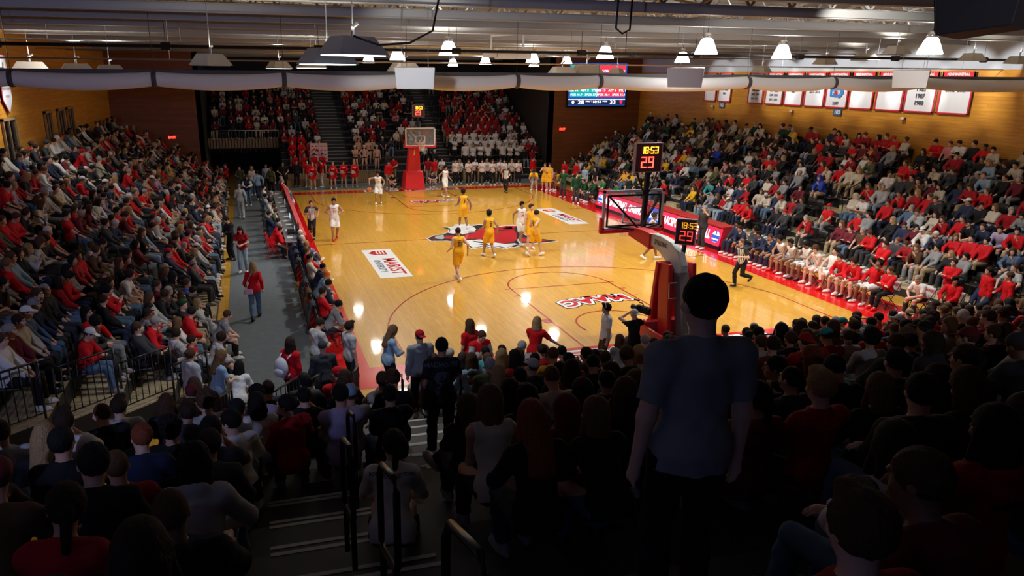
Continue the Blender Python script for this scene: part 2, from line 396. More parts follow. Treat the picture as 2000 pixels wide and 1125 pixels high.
        for i in (-1, 1):
            d = s.hd[i]; up = nrm(np.cross(d, nrm(s.T@np.array([1., 0, 0])+.3*d+.01))); up = up if up[2] > 0 else -up
            if abs(d[2]) > .8: up = s.T@np.array([i*1., 0, 0])
            sd = nrm(np.cross(d, up)); w = s.wr[i]+d*.075; cr = .9 if s.fist else .38
            for f, (o, L) in enumerate(((-.024, .062), (-.008, .072), (.008, .068), (.023, .052))):
                p = w+sd*o; pts = [p-d*.03]; dd = d.copy()
                for q in range(3):
                    p = p+dd*L/3*(1.15 if q == 0 else 1); pts.append(p.copy()); dd = nrm(dd*math.cos(cr)-up*math.sin(cr))
                mb.tube(pts, [.010, .009, .008, .0055], 5)
            th = -1 if (sd@(s.T@np.array([0, 1., .3]))) < 0 else 1
            p = s.wr[i]+d*.03+sd*th*.02; dd = nrm(d*.8+sd*th*.6-up*.2); mb.tube([p-dd*.01, p+dd*.03, p+dd*.03+nrm(dd+d*.5)*.03], [.012, .010, .0065], 5)
        b = len(V); V += mb.v; Q += [tuple(b+x for x in f) for f in mb.f]
        return V, Q
    def headf(s, F, face=True):
        H = s.H; P = lambda x, y, z: s.head+H@np.array([x, y, z])
        F.ell(P(0, -.012, .025), (.076, .096, .095), H, .02)
        F.ell(P(0, .018, -.045), (.058, .072, .072), H, .035)
        F.ell(P(0, .062, -.085), (.024, .022, .02), H, .03)
        if face:
            F.cone(P(0, .088, .012), P(0, .108, -.022), .009, .0135, .012)
            F.ell(P(0, .088, .035), (.05, .012, .012), H, .012)
            for i in (-1, 1):
                F.ell(P(i*.03, .093, .014), (.017, .012, .011), H, .01, 's')
                F.ell(P(i*.078, -.008, -.008), (.010, .020, .031), H, .006)
                F.ell(P(i*.042, .062, -.03), (.022, .02, .02), H, .02)
            F.ell(P(0, .09, -.053), (.022, .011, .005), H, .008)
            F.ell(P(0, .088, -.064), (.018, .011, .006), H, .008)
    def facebits(s):
        mb = MB(); P = lambda x, y, z: s.head+s.H@np.array([x, y, z])
        for i in (-1, 1):
            mb.ball(P(i*.031, .082, .012), .0095, 6); mb.tube([P(i*.018, .094, .036), P(i*.034, .092, .040), P(i*.048, .083, .034)], .004, 4)
        return mb.v, mb.f
    def top(s, h, kind='tee', e=.016):
        F = Field(s.lo, s.hi, h); T = s.T; e = e+{'vest': .012, 'jacket': .012, 'hood': .008}.get(kind, 0)
        s.torso(F, e); up = {'tank': 0, 'tee': .72, 'long': 1.93, 'hood': 1.95, 'jacket': 1.95, 'vest': 0}[kind]
        F.ell(s.pel+T@np.array([0, -.005, -.03]), (.172+e+s.fat*.5, .124+e+s.fat, .24), T, .05)
        ee = e+{'hood': .006, 'jacket': .006, 'vest': .002}.get(kind, .004 if kind != 'tank' else 0)
        if up:
            for i in (-1, 1): s.arm(F, i, ee, up, True)
        F.cut(s.pel+T@np.array([0, 0, -.09]), T@np.array([0, 0, -1.]))
        F.cut(s.neck+T@np.array([0, .035, .022]), T@nrm([0, .35, 1.]))
        if kind == 'tank':
            for i in (-1, 1): F.ell(s.sh[i]+T@np.array([i*.045, 0, -.01]), (.055, .10, .085), T, .01, 's')
        if kind in ('hood', 'jacket'):
            F.ell(s.neck+T@np.array([0, -.075, .0]), (.10, .055, .065), T, .02)
            F.ell(s.neck+T@np.array([0, .03, .07]), (.058, .10, .07), T, .01, 's')
        F.ripple(.0035 if h < .02 else .003, 26); s.lastF = F
        return F.mesh()
    def bottoms(s, h, kind='pants', e=.016):
        F = Field(s.lo, s.hi, h)
        F.ell(s.pel+s.T@np.array([0, -.01, .02]), (.158+e+s.fat*.5, .112+e+s.fat, .12), s.T, .04)
        for i in (-1, 1):
            if kind == 'pants': s.leg(F, i, e, 1.96, True, wide=1.25)
            elif kind == 'shorts': s.leg(F, i, e+.008, .9, True, k=.012, wide=1.3)
            elif kind == 'briefs': s.leg(F, i, e*.5, .12, True)
            else: s.leg(F, i, e+.03, .55, True, wide=1.6, k=.12)
        if kind != 'briefs' : F.cut(s.pel+s.T@np.array([0, 0, .10]), s.T@np.array([0, 0, 1.]))
        else: F.cut(s.pel+s.T@np.array([0, 0, .03]), s.T@np.array([0, 0, 1.]))
        F.ripple(.003, 30); s.lastF = F
        return F.mesh()
    def shoes(s, h, which=(-1, 1)):
        V = []; Q = []
        for i in which:
            c = s.an[i]; R = s.ft[i]; P = lambda x, y, z: c+R@np.array([x, y, z])
            F = Field(c-.24, c+.24, min(h, .014) if h < .02 else .02)
            F.cone(P(0, -.035, -.045), P(0, .13, -.052), .046, .043, .02); F.cone(P(0, -.01, .0), P(0, .03, -.03), .047, .045, .03)
            F.ell(P(0, .05, -.07), (.055, .15, .028), R, .012)
            F.cut(P(0, 0, -.083), R@np.array([0, 0, -1.])); F.cut(P(0, 0, .02), R@np.array([0, 0, 1.]))
            v, q = F.mesh(); b = len(V); V += v.tolist(); Q += (q+b).tolist()
        return V, Q
    def M(s):
        return Matrix([[*s.H[i], s.head[i]] for i in range(3)]+[[0, 0, 0, 1]])
def hair_mesh(kind, h):
    """hair or headgear in the head's own frame; returns list of (part, V, Q)"""
    F = Field((-.2, -.26, -.45), (.2, .26, .25), h); out = []
    rs = np.random.RandomState(abs(hash(kind)) % 1000 if False else len(kind)*7+ord(kind[0]))
    def cap(e, lo=-.04, fr=.045):
        F.ell((0, -.018, .032), (.081+e, .099+e, .097+e), None, 0)
        F.ell((0, .085, -.035), (.075, .075, .085), None, .015, 's')
        F.cut((0, 0, lo), (0, .0, -1))
    if kind == 'short': cap(.008, -.05)
    elif kind == 'buzz': cap(.002, -.045)
    elif kind == 'crop': cap(.014, -.055); F.ell((.02, .06, .115), (.07, .05, .03), None, .03); 
    elif kind == 'curly':
        cap(.022, -.055)
        for _ in range(60):
            t = rs.rand()*2*PI; p = rs.rand()*1.3
            F.ell((.1*math.sin(p)*math.cos(t), -.018+.115*math.sin(p)*math.sin(t)*(.75 if math.sin(t) > 0 else 1), .035+.115*math.cos(p)), (.022, .022, .022), None, .008)
        F.ell((0, .10, -.03), (.08, .075, .075), None, .01, 's')
    elif kind in ('long', 'longwavy', 'bob', 'bun', 'tail'):
        cap(.013, -.06)
        if kind == 'bun': F.ell((0, -.11, .07), (.045, .045, .045), None, .01)
        elif kind == 'tail': F.ell((0, -.115, .03), (.03, .03, .03), None, .01); F.cone((0, -.13, .02), (0, -.14, -.2), .032, .018, .02)
        else:
            L = {'long': -.36, 'longwavy': -.33, 'bob': -.15}[kind]
            F.cone((-.05, -.05, -.02), (-.06, -.085, L), .055, .04, .03); F.cone((.05, -.05, -.02), (.06, -.085, L), .055, .04, .03); F.cone((0, -.07, 0), (0, -.10, L), .06, .05, .04)
            F.cone((-.078, .0, .02), (-.10, .01, -.14), .022, .024, .03); F.cone((.078, .0, .02), (.10, .01, -.14), .022, .024, .03)
    elif kind == 'beanie':
        F.ell((0, -.015, .05), (.09, .107, .10), None, 0); F.cut((0, 0, .02), nrm((0, .25, -1))); 
    elif kind in ('cap', 'capback'):
        F.ell((0, -.018, .04), (.088, .106, .095), None, 0); F.cut((0, 0, .03), nrm((0, .1, -1)))
        sg = 1 if kind == 'cap' else -1
        F.ell((0, sg*.115-.01, .035), (.07, .085, .010), rotx(-.15*sg), .008)
    elif kind == 'hoodup':
        F.ell((0, -.025, .02), (.108, .125, .125), None, 0); F.cone((0, -.05, -.04), (0, -.05, -.15), .10, .11, .04); F.ell((0, .10, -.01), (.07, .085, .095), None, .01, 's')
    elif kind == 'headband':
        F.ell((0, -.014, .04), (.081, .10, .06), None, 0); F.cut((0, 0, .075), (0, 0, 1)); F.cut((0, 0, .043), (0, 0, -1))
    elif kind == 'beard':
        F.ell((0, .028, -.062), (.062, .072, .058), None, 0); F.cut((0, 0, -.035), (0, .3, 1)); F.ell((0, .105, -.058), (.026, .03, .016), None, .004, 's')
    if kind in ('short', 'crop', 'long', 'longwavy', 'bob', 'bun', 'tail', 'curly'):
        X, Y, Z = np.meshgrid(*F.ax, indexing='ij'); F.F += (.0028*np.sin(150*X+8*np.sin(14*Z))*np.sin(40*Z+30*Y)).astype(np.float32)
    return F.mesh()
def mk(name, V, Q, ma, smooth=True):
    me = bpy.data.meshes.new(name); V = np.asarray(V, np.float32); me.vertices.add(len(V)); me.vertices.foreach_set('co', V.ravel())
    if isinstance(Q, np.ndarray) and len(Q):
        Q = Q[:, ::-1]
        me.loops.add(Q.size); me.loops.foreach_set('vertex_index', np.ascontiguousarray(Q).ravel()); me.polygons.add(len(Q)); me.polygons.foreach_set('loop_start', np.arange(len(Q))*4)
        me.update(calc_edges=True)
    else:
        me = bpy.data.meshes.new(name); me.from_pydata([tuple(v) for v in V.tolist()], [], [tuple(q)[::-1] for q in (Q.tolist() if isinstance(Q, np.ndarray) else Q)])
    me.materials.append(ma); me.polygons.foreach_set('use_smooth', [smooth]*len(me.polygons)); me.update(); return me
_RIG = {}; _PM = {}; _HM = {}
def rig(pose, fem=0, fat=0.):
    k = (pose, fem, fat)
    if k not in _RIG: _RIG[k] = Rig(fem=fem, fat=fat, **POSES[pose])
    return _RIG[k]
def pmesh(pose, what, h, fem=0, fat=0.):
    k = (pose, what, h, fem, fat)
    if k not in _PM:
        r = rig(pose, fem, fat)
        if what == 'body': V, Q = r.body(h); m = M_SKIN
        elif what == 'face': V, Q = r.facebits(); m = DARKEYE
        elif what[:4] == 'shoe': V, Q = r.shoes(h, (-1,) if what == 'shoe_l' else (1,)); m = M_SHOE
        elif what in ('pants', 'shorts', 'skirt', 'briefs'): V, Q = r.bottoms(h, what); m = M_CLOTH
        else: V, Q = r.top(h, what); m = M_CLOTH
        _PM[k] = mk(what, V, Q, m)
    return _PM[k]
def hmesh(kind, h):
    k = (kind, h)
    if k not in _HM:
        V, Q = hair_mesh(kind, h); _HM[k] = mk(kind, V, Q, M_CLOTH if kind in ('beanie', 'cap', 'capback', 'hoodup', 'headband') else M_HAIR)
    return _HM[k]
DARKEYE = mat('eye_dark', (.015, .01, .008), .3)
SKINS = [(.56, .33, .23), (.62, .38, .28), (.50, .28, .19), (.36, .19, .12), (.20, .10, .06), (.11, .055, .035)]
HAIRC = {'black': (.008, .007, .007), 'dark brown': (.028, .014, .009), 'brown': (.07, .034, .018), 'light brown': (.14, .075, .035), 'blond': (.34, .22, .10), 'grey': (.30, .29, .28), 'white': (.62, .60, .57), 'red': (.20, .05, .02)}
CL = {'red': (.55, .008, .014), 'crimson': (.33, .008, .015), 'maroon': (.13, .012, .022), 'black': (.012, .012, .014), 'charcoal': (.04, .042, .048), 'grey': (.23, .24, .25), 'light grey': (.42, .43, .44), 'white': (.72, .72, .70), 'cream': (.55, .50, .40), 'navy': (.02, .03, .07), 'blue': (.02, .06, .42), 'light blue': (.25, .38, .52), 'denim': (.09, .15, .24), 'pale denim': (.28, .37, .45), 'teal': (.04, .30, .33), 'green': (.015, .16, .05), 'dark green': (.012, .055, .022), 'olive': (.09, .10, .05), 'khaki': (.34, .26, .15), 'tan': (.40, .31, .20), 'brown': (.09, .045, .02), 'pink': (.60, .20, .26), 'purple': (.14, .07, .24), 'lavender': (.40, .34, .50), 'yellow': (.80, .46, .02), 'orange': (.80, .18, .03), 'gold': (.80, .42, .02)}
HAT = ('beanie', 'cap', 'capback', 'hoodup')
PARTN = {'tee': 'shirt', 'long': 'shirt', 'hood': 'hoodie', 'jacket': 'jacket', 'tank': 'jersey', 'vest': 'vest', 'pants': 'trousers', 'shorts': 'shorts', 'skirt': 'skirt', 'briefs': 'swim_briefs'}
def person(pose, loc, rz, top=('tee', 'red'), bot=('pants', 'denim'), hair=('short', 'brown'), skin=0, shoe='white', h=.014, fem=0, label='', group=None,
           scale=1., hat=None, under=None, face=True, fat=0., extra=None):
    o = empty('person', loc, rz, label, 'person', group); o.scale = (scale,)*3
    dp = proj(*loc)[2]; h = min(.026, max(.009, round(dp*.0008/.0025)*.0025)) if dp > 0 else .02
    link('body', pmesh(pose, 'body', h, fem, fat), o, SKINS[skin] if isinstance(skin, int) else skin)
    r = rig(pose, fem, fat)
    if face: link('eyes', pmesh(pose, 'face', h, fem, fat), o)
    if under: link('undershirt', pmesh(pose, under[0], h, fem, fat), o, CL[under[1]])
    if top: t = link(PARTN[top[0]], pmesh(pose, top[0], h, fem, fat), o, CL[top[1]]); 
    if bot: link(PARTN[bot[0]], pmesh(pose, bot[0], h, fem, fat), o, CL[bot[1]])
    if shoe:
        for w in ('shoe_l', 'shoe_r'): link('shoe', pmesh(pose, w, h, fem, fat), o, CL[shoe])
    hm = min(h, .012)
    if hair:
        q = link('hair', hmesh(hair[0] if not hat or hat[0] in ('headband', 'beard') or hair[0] in ('long', 'longwavy', 'bob', 'tail', 'bun') else 'buzz', hm), o, HAIRC[hair[1]]); q.matrix_local = r.M()
    if hat:
        q = link({'beanie': 'beanie', 'cap': 'cap', 'capback': 'cap', 'hoodup': 'hood', 'headband': 'headband', 'beard': 'beard'}[hat[0]], hmesh(hat[0], hm), o, CL[hat[1]] if hat[0] != 'beard' else HAIRC[hat[1]]); q.matrix_local = r.M()
    return o
def decal(o, part, s, size, z, col, back=True, xs=.8, bold=.02, x=0.):
    """lettering laid onto a garment, front or back, following its surface"""
    g = next(c for c in o.children if c.name.split('.')[0] == part); me = text_mesh(s, size, offset=bold*size, xs=xs, res=2)
    bm = bmesh.new(); bm.from_mesh(me)
    bmesh.ops.triangulate(bm, faces=bm.faces); bmesh.ops.subdivide_edges(bm, edges=[e for e in bm.edges if e.calc_length() > .03], cuts=2, use_grid_fill=False)
    bmesh.ops.triangulate(bm, faces=bm.faces)
    bv = BVHTree.FromPolygons([v.co for v in g.data.vertices], [p.vertices for p in g.data.polygons]); sg = -1 if back else 1; ok = True
    for v in bm.verts:
        px = (v.co.x+x)*(-1 if not back else 1); hit = bv.ray_cast(Vector((px, sg*1.2, z+v.co.y)), Vector((0, -sg, 0)))
        if hit[0] is None: ok = False; v.co = Vector((px, sg*.12, z+v.co.y))
        else: v.co = hit[0]+Vector((0, sg*.006, 0))
    m2 = bpy.data.meshes.new('lettering'); bm.to_mesh(m2); bm.free(); m2.materials.clear(); m2.materials.append(col)
    q = link('lettering', m2, g); return q
POSES = {
 # seated (seat about .45 high, feet on the same level)
 's_lap': dict(pel=(0, 0, .55), lean=-4, lh=(-.10, .30, .62), rh=(.10, .32, .62), lf=(-.14, .46, .085), rf=(.15, .44, .085), hpitch=6, lpole=(-1, -.5, -.2), rpole=(1, -.5, -.2)),
 's_fwd': dict(pel=(0, 0, .55), lean=30, lh=(-.06, .46, .60), rh=(.07, .45, .60), lf=(-.16, .40, .085), rf=(.16, .42, .085), hyaw=14, hpitch=-6, lpole=(-1, .0, -.5), rpole=(1, .0, -.5)),
 's_cross': dict(pel=(0, .0, .55), lean=2, lh=(.10, .22, .78), rh=(-.10, .24, .76), lf=(-.12, .50, .085), rf=(.12, .42, .085), hyaw=-16, lpole=(-1, .1, -.6), rpole=(1, .1, -.6)),
 's_phone': dict(pel=(0, 0, .55), lean=10, lh=(-.05, .34, .76), rh=(.06, .34, .76), lf=(-.10, .40, .085), rf=(.12, .50, .085), hpitch=22, lpole=(-1, 0, -.8), rpole=(1, 0, -.8)),
 's_chin': dict(pel=(0, 0, .55), lean=24, lh=(-.05, .30, .90), rh=(.12, .40, .62), lf=(-.15, .42, .085), rf=(.15, .42, .085), hyaw=22, lpole=(-.4, .2, -1), rpole=(1, 0, -.4)),
 's_back': dict(pel=(0, .06, .55), lean=-14, lh=(-.20, .24, .62), rh=(.20, .26, .62), lf=(-.18, .56, .085), rf=(.16, .52, .085), hyaw=-24, hpitch=4, lpole=(-1, -.3, 0), rpole=(1, -.3, 0)),
 's_clap': dict(pel=(0, 0, .55), lean=4, lh=(-.05, .30, 1.0), rh=(.05, .31, 1.0), lf=(-.13, .44, .085), rf=(.14, .46, .085), hyaw=8, lpole=(-1, 0, -1), rpole=(1, 0, -1)),
 's_side': dict(pel=(0, 0, .55), lean=4, twist=24, lh=(-.14, .28, .62), rh=(.04, .36, .64), lf=(-.10, .44, .085), rf=(.18, .42, .085), hyaw=34, lpole=(-1, -.5, -.2), rpole=(1, -.5, -.2)),
 's_legx': dict(pel=(0, .03, .55), lean=-6, lh=(-.02, .30, .66), rh=(.12, .34, .68), lf=(-.10, .46, .085), rf=(-.20, .60, .36), rt=30, rfp=25, hyaw=10, lpole=(-1, -.3, -.2), rpole=(1, -.3, -.2), rk=(.5, .5, 1)),
 # standing
 'stand': dict(hyaw=8, lf=(-.10, 0, .085), rf=(.12, .03, .085)),
 'stand2': dict(pel=(.02, 0, .94), lean=3, hyaw=-18, lh=(-.26, .08, .86), rh=(.10, .28, 1.12), lf=(-.12, .02, .085), rf=(.12, -.02, .085), rpole=(1, -.4, -.8)),
 'st_cross': dict(pel=(0, 0, .94), lean=-3, lh=(.11, .22, 1.22), rh=(-.11, .24, 1.19), lf=(-.14, 0, .085), rf=(.14, .02, .085), lpole=(-1, .2, -.7), rpole=(1, .2, -.7), hyaw=-12),
 'st_hold': dict(pel=(0, 0, .94), lean=6, lh=(-.06, .30, 1.08), rh=(.08, .30, 1.08), lf=(-.11, 0, .085), rf=(.12, .03, .085), hpitch=20, lpole=(-1, -.2, -.8), rpole=(1, -.2, -.8)),
 'st_clap': dict(pel=(0, 0, .94), lean=2, lh=(-.04, .26, 1.38), rh=(.05, .26, 1.38), lf=(-.13, 0, .085), rf=(.13, 0, .085), lpole=(-1, 0, -1), rpole=(1, 0, -1)),
 'st_hips': dict(pel=(0, 0, .95), lh=(-.17, .07, 1.02), rh=(.17, .07, 1.02), lf=(-.15, 0, .085), rf=(.16, .03, .085), lpole=(-1, -.25, 0), rpole=(1, -.25, 0), fist=1),
 'st_pom': dict(pel=(0, 0, .95), lean=2, lh=(-.10, .28, 1.05), rh=(.12, .28, 1.02), lf=(-.14, .03, .085), rf=(.15, 0, .085), lpole=(-1, -.3, -.4), rpole=(1, -.3, -.4), hyaw=12, fist=1),
 'st_wave': dict(pel=(0, 0, .95), lh=(-.30, .30, 1.62), rh=(.27, .08, .92), lf=(-.13, .02, .085), rf=(.12, 0, .085), lpole=(-1, -.2, -.6), hyaw=25),
 'bend': dict(pel=(0, -.12, .92), lean=72, lh=(-.16, .42, .60), rh=(.16, .42, .60), lf=(-.16, 0, .085), rf=(.16, .02, .085), hpitch=-10, lpole=(-1, -.2, 0), rpole=(1, -.2, 0)),
 'walk': dict(pel=(0, 0, .93), lean=3, lh=(-.25, .20, .98), rh=(.25, -.18, .95), lf=(-.08, -.26, .13), rf=(.08, .26, .09), lfp=-28, rfp=10, lt=4, rt=-4, lpole=(-.3, -1, -.2), rpole=(.3, -1, -.2)),
 'walk2': dict(pel=(0, 0, .93), lean=4, lh=(-.20, .30, 1.02), rh=(.27, -.12, .92), lf=(-.08, .24, .09), rf=(.09, -.24, .13), rfp=-26, lfp=8, hyaw=-14, lpole=(-.3, -1, -.2), rpole=(.3, -1, -.2)),
 'run': dict(pel=(0, 0, .91), lean=12, lh=(-.20, .28, 1.12), rh=(.26, -.12, 1.02), lf=(-.08, -.34, .34), rf=(.07, .16, .09), lfp=-52, rfp=4, lt=0, rt=0, lpole=(-.5, -1, -.3), rpole=(.5, -1, -.3), fist=1),
 'run2': dict(pel=(0, 0, .91), lean=10, lh=(-.26, -.06, 1.02), rh=(.18, .30, 1.16), lf=(-.07, .18, .09), rf=(.08, -.36, .36), rfp=-54, lt=0, rt=0, hyaw=10, lpole=(-.5, -1, -.3), rpole=(.5, -1, -.3), fist=1),
 'jog': dict(pel=(0, 0, .93), lean=6, lh=(-.22, .20, 1.14), rh=(.22, .18, 1.10), lf=(-.09, -.22, .20), rf=(.08, .12, .09), lfp=-34, lt=0, rt=0, lpole=(-.8, -.7, -.4), rpole=(.8, -.7, -.4), fist=1),
 'dribble': dict(pel=(0, 0, .90), lean=10, lh=(-.24, .10, .94), rh=(.46, .20, 1.10), lf=(-.12, -.08, .10), rf=(.12, .16, .085), hyaw=-10, lpole=(-.8, -.7, -.4), rpole=(.8, -.4, .4)),
 'ready': dict(pel=(0, 0, .86), lean=20, lh=(-.30, .26, 1.0), rh=(.32, .28, 1.05), lf=(-.22, .05, .085), rf=(.20, -.12, .10), hyaw=-20, lpole=(-.9, -.5, -.5), rpole=(.9, -.5, -.5)),
 'point': dict(pel=(0, 0, .94), lean=3, lh=(-.62, .10, 1.40), rh=(.26, .06, .92), lf=(-.14, 0, .085), rf=(.13, .02, .085), lpole=(0, -.3, -1), hyaw=12),
 'reach': dict(pel=(0, 0, .94), lean=8, lh=(.02, .26, 1.30), rh=(.52, .26, 1.05), lf=(-.12, 0, .085), rf=(.12, .02, .085), lpole=(-1, 0, -.6), hyaw=-6, rpole=(.2, -.6, -.8)),
 'camera': dict(pel=(0, 0, .62), lean=6, lh=(-.02, .26, 1.26), rh=(.20, .22, 1.12), lf=(-.18, .36, .085), rf=(.20, .36, .085), lpole=(-1, .1, -.6), rpole=(1, .1, -.8), hpitch=-4),
 'drink': dict(pel=(0, 0, .55), lean=-6, lh=(-.02, .20, 1.26), rh=(.14, .28, .64), lf=(-.18, .44, .085), rf=(.18, .44, .085), lpole=(-1, .2, -.4), rpole=(1, -.5, 0), hpitch=-24),
 'squat': dict(pel=(0, -.15, .34), lean=28, lh=(-.12, .30, .55), rh=(.12, .32, .55), lf=(-.15, .0, .085), rf=(.16, .06, .085), lk=(-.3, 1, .5), rk=(.3, 1, .5), hpitch=-10, lpole=(-1, 0, 0), rpole=(1, 0, 0)),
}
# ---------------------------------------------------------------- arena shell
WX = 18.; YF = 19.25; CZ = 9.3; YN = -34.; YB = 33.
m = MB(); m.box((-WX-.3, YN-.3, -.2), (WX+.3, YB+.3, 0)); FLOOR = structure(m.build('floor', M_COURT))
_pl = [0]
def paint(poly, ma, name, z=None, parent=None):
    _pl[0] += 1; z = z or .003; mb = MB(); n = len(poly); mb.add([(x, y, z) for x, y in poly], [tuple(range(n))])
    bm = bmesh.new(); me = mb.mesh(name, ma); bm.from_mesh(me); bmesh.ops.triangulate(bm, faces=bm.faces)
    for f in bm.faces:
        if f.normal.z < 0: f.normal_flip()
    bm.to_mesh(me); bm.free(); return link(name, me, parent or FLOOR)
def strip(x0, y0, x1, y1, ma, name, z=.003): return paint([(x0, y0), (x1, y0), (x1, y1), (x0, y1)], ma, name, z)
def arc(cx, cy, r, a0, a1, w=.05, z=.006, name='court_line', ma=None, n=60):
    mb = MB(); vs = []
    for i in range(n+1):
        a = math.radians(a0+(a1-a0)*i/n)
        for q in (r-w/2, r+w/2): vs.append((cx+q*math.cos(a), cy+q*math.sin(a), z))
    mb.add(vs, [(2*i, 2*i+1, 2*i+3, 2*i+2) for i in range(n)]); return mb.build(name, ma or P_LINE, FLOOR)
def line(x0, y0, x1, y1, w=.05, z=.006, ma=None):
    a = Vector((x0, y0)); b = Vector((x1, y1)); d = (b-a).normalized(); n = Vector((-d.y, d.x))*w/2
    return paint([tuple(a+n), tuple(a-n), tuple(b-n), tuple(b+n)], ma or P_LINE, 'court_line', z)
HX, HY = 7.62, 14.325
strip(-8.75, -HY, -HX, HY, M_RED, 'red_border'); strip(HX, -HY, 9.6, HY, M_RED, 'red_border')
strip(-8.75, HY, 9.6, 15.3, M_RED, 'red_border'); strip(-8.75, -15.6, 9.6, -HY, M_RED, 'red_border')
c = MB(); c.box((-11.05, -17.6, 0), (-8.85, 32.5, .006)); c.build('walkway_carpet', M_CARPET, FLOOR)
c = MB(); c.box((-8.85, -17.6, 0), (10.4, -16.15, .006)); c.build('baseline_carpet', M_CARPET, FLOOR)
c = MB(); c.box((-8.85, 16.1, 0), (12., 32.5, .006)); c.build('far_carpet', M_CARPET, FLOOR)
line(-HX, 0, HX, 0)
for s in (-1, 1):
    for x in (-1.83, 1.83): line(x, s*HY, x, s*8.535)
    line(-1.83, s*8.535, 1.83, s*8.535)
    arc(0, s*8.535, 1.83, 0 if s < 0 else 180, 180 if s < 0 else 360)
    for x in (-6.6, 6.6): line(x, s*HY, x, s*11.35)
    a = math.degrees(math.acos(6.6/6.75)); arc(0, s*12.75, 6.75, a if s < 0 else 180+a, 180-a if s < 0 else 360-a)
    arc(0, s*12.75, 1.22, -15 if s < 0 else 165, 195 if s < 0 else 375)
    for x in (-1, 1):
        for d in (2.9, 3.75, 4.6): line(x*1.83, s*(HY-1.22-d+.0), x*2.05, s*(HY-1.22-d))
        cx = x*1.93; paint([(x*1.83, s*(HY-2.15)), (x*2.08, s*(HY-2.15)), (x*2.08, s*(HY-2.45)), (x*1.83, s*(HY-2.45))], P_LINE, 'lane_block', .006)
    for x in (-1, 1): line(x*HX, s*5.8, x*(HX-.9), s*5.8, .05) if x > 0 else None
# floor decals: university panels, conference marks, the fox head in the centre circle
def ftext(s, size, x, y, ang, ma, z=.010, **k):
    M = Matrix.Translation((x, y, z)) @ Matrix.Rotation(math.radians(ang), 4, 'Z'); return text('floor_lettering', s, size, M, ma, FLOOR, **k)
def marist(px):
    pts = [atz(*p) for p in px]; cx = sum(p[0] for p in pts)/4; cy = sum(p[1] for p in pts)/4; sg = 1
    w, h = 1.3, 3.25   # half sizes across x and along y
    w = .5*abs((pts[1][0]+pts[2][0])/2-(pts[0][0]+pts[3][0])/2); h = .5*abs((pts[2][1]+pts[3][1])/2-(pts[0][1]+pts[1][1])/2)
    strip(cx-w, cy-h, cx+w, cy+h, P_WHITE, 'sponsor_panel', .006)
    # reads from the right-hand side: letters run towards the near baseline
    ftext('MARIST', 1.2*w, cx+w*.30, cy-h*.26, -90, P_FOX, xs=1.04, offset=.012)
    ftext('UNIVERSITY', .62*w, cx-w*.50, cy-h*.22, -90, P_NAVY, xs=.95, offset=.004)
    sh = [(-.75, 0), (-.75, .0), (-.35, .24), (.62, .24), (.62, -.24), (-.35, -.24)]
    c0 = cy+h*.72
    paint([(cx+a*w*.9-.02, c0+b*h*.62) for a, b in sh[1:]], P_FOX, 'shield', .009)
    for a in (-.1, .12, .34): paint([(cx+(a-.06)*w, c0-.10*h), (cx+(a+.05)*w, c0-.10*h), (cx+(a+.05)*w, c0+.10*h), (cx+(a-.06)*w, c0+.10*h)], P_WHITE, 'shield_mark', .011)
marist([(706, 489), (762, 486), (807, 540), (743, 544)])
marist([(1050, 408), (1081, 407), (1152, 437), (1107, 439)])
# centre fox head, laid out from its own outline on the floor
def fpoly(px, ma, z, name='fox_head'): return paint([atz(u/6.657+840, v/6.657+340) for u, v in px], ma, name, z)
fox = [(-50, 838), (40, 800), (170, 778), (232, 752), (240, 720), (150, 686), (290, 690), (330, 655), (470, 652), (560, 664), (650, 650), (760, 672), (860, 690), (1000, 664), (1235, 664), (1160, 700), (1180, 752), (1260, 800), (1330, 838), (1500, 850), (1676, 876), (1520, 895), (1330, 908), (1170, 905), (1180, 940), (1100, 962), (1060, 950), (985, 982), (900, 955), (790, 975), (700, 950), (545, 980), (430, 905), (200, 870), (0, 875)]
cxx = sum(p[0] for p in fox)/len(fox); cyy = sum(p[1] for p in fox)/len(fox)
fpoly([(cxx+(u-cxx)*1.0, cyy+(v-cyy)*1.0) for u, v in fox], P_WHITE, .006)
fpoly([(cxx+(u-cxx)*.975-2, cyy+(v-cyy)*.93) for u, v in fox], P_BLK, .009)
fpoly([(205, 760), (262, 750), (262, 712), (222, 698), (300, 700), (345, 668), (480, 664), (560, 682), (600, 720), (560, 760), (480, 772), (420, 790), (380, 760), (300, 780)], P_WHITE, .012, 'fox_cheek')
fpoly([(80, 806), (170, 790), (200, 830), (160, 850), (90, 845), (60, 825)], P_GREY, .012, 'fox_nose')
fpoly([(175, 812), (300, 800), (400, 830), (430, 800), (560, 770), (640, 712), (760, 700), (870, 712), (1060, 690), (1120, 760), (1130, 850), (1080, 890), (960, 905), (850, 885), (700, 850), (560, 845), (420, 850), (200, 842)], P_FOX, .012, 'fox_face')
fpoly([(1150, 820), (1330, 850), (1560, 868), (1380, 885), (1150, 882)], P_FOX, .012, 'fox_ear')
fpoly([(880, 700), (1000, 680), (1140, 676), (1080, 715), (960, 712)], P_FOX, .012, 'fox_ear')
fpoly([(420, 868), (560, 858), (700, 862), (850, 892), (980, 912), (1100, 900), (1140, 915), (1060, 935), (985, 962), (900, 940), (790, 957), (700, 935), (560, 962), (470, 905)], P_WHITE, .012, 'fox_jaw')
fpoly([(540, 872), (640, 880), (760, 905), (700, 905), (600, 890)], P_BLK, .015, 'fox_mark'); fpoly([(620, 915), (740, 915), (790, 935), (690, 925)], P_BLK, .015, 'fox_mark')
fpoly([(440, 762), (500, 735), (560, 738), (600, 760), (520, 768)], P_GREY, .015, 'fox_eye'); fpoly([(590, 855), (650, 850), (700, 862), (640, 868)], P_GREY, .015, 'fox_eye')
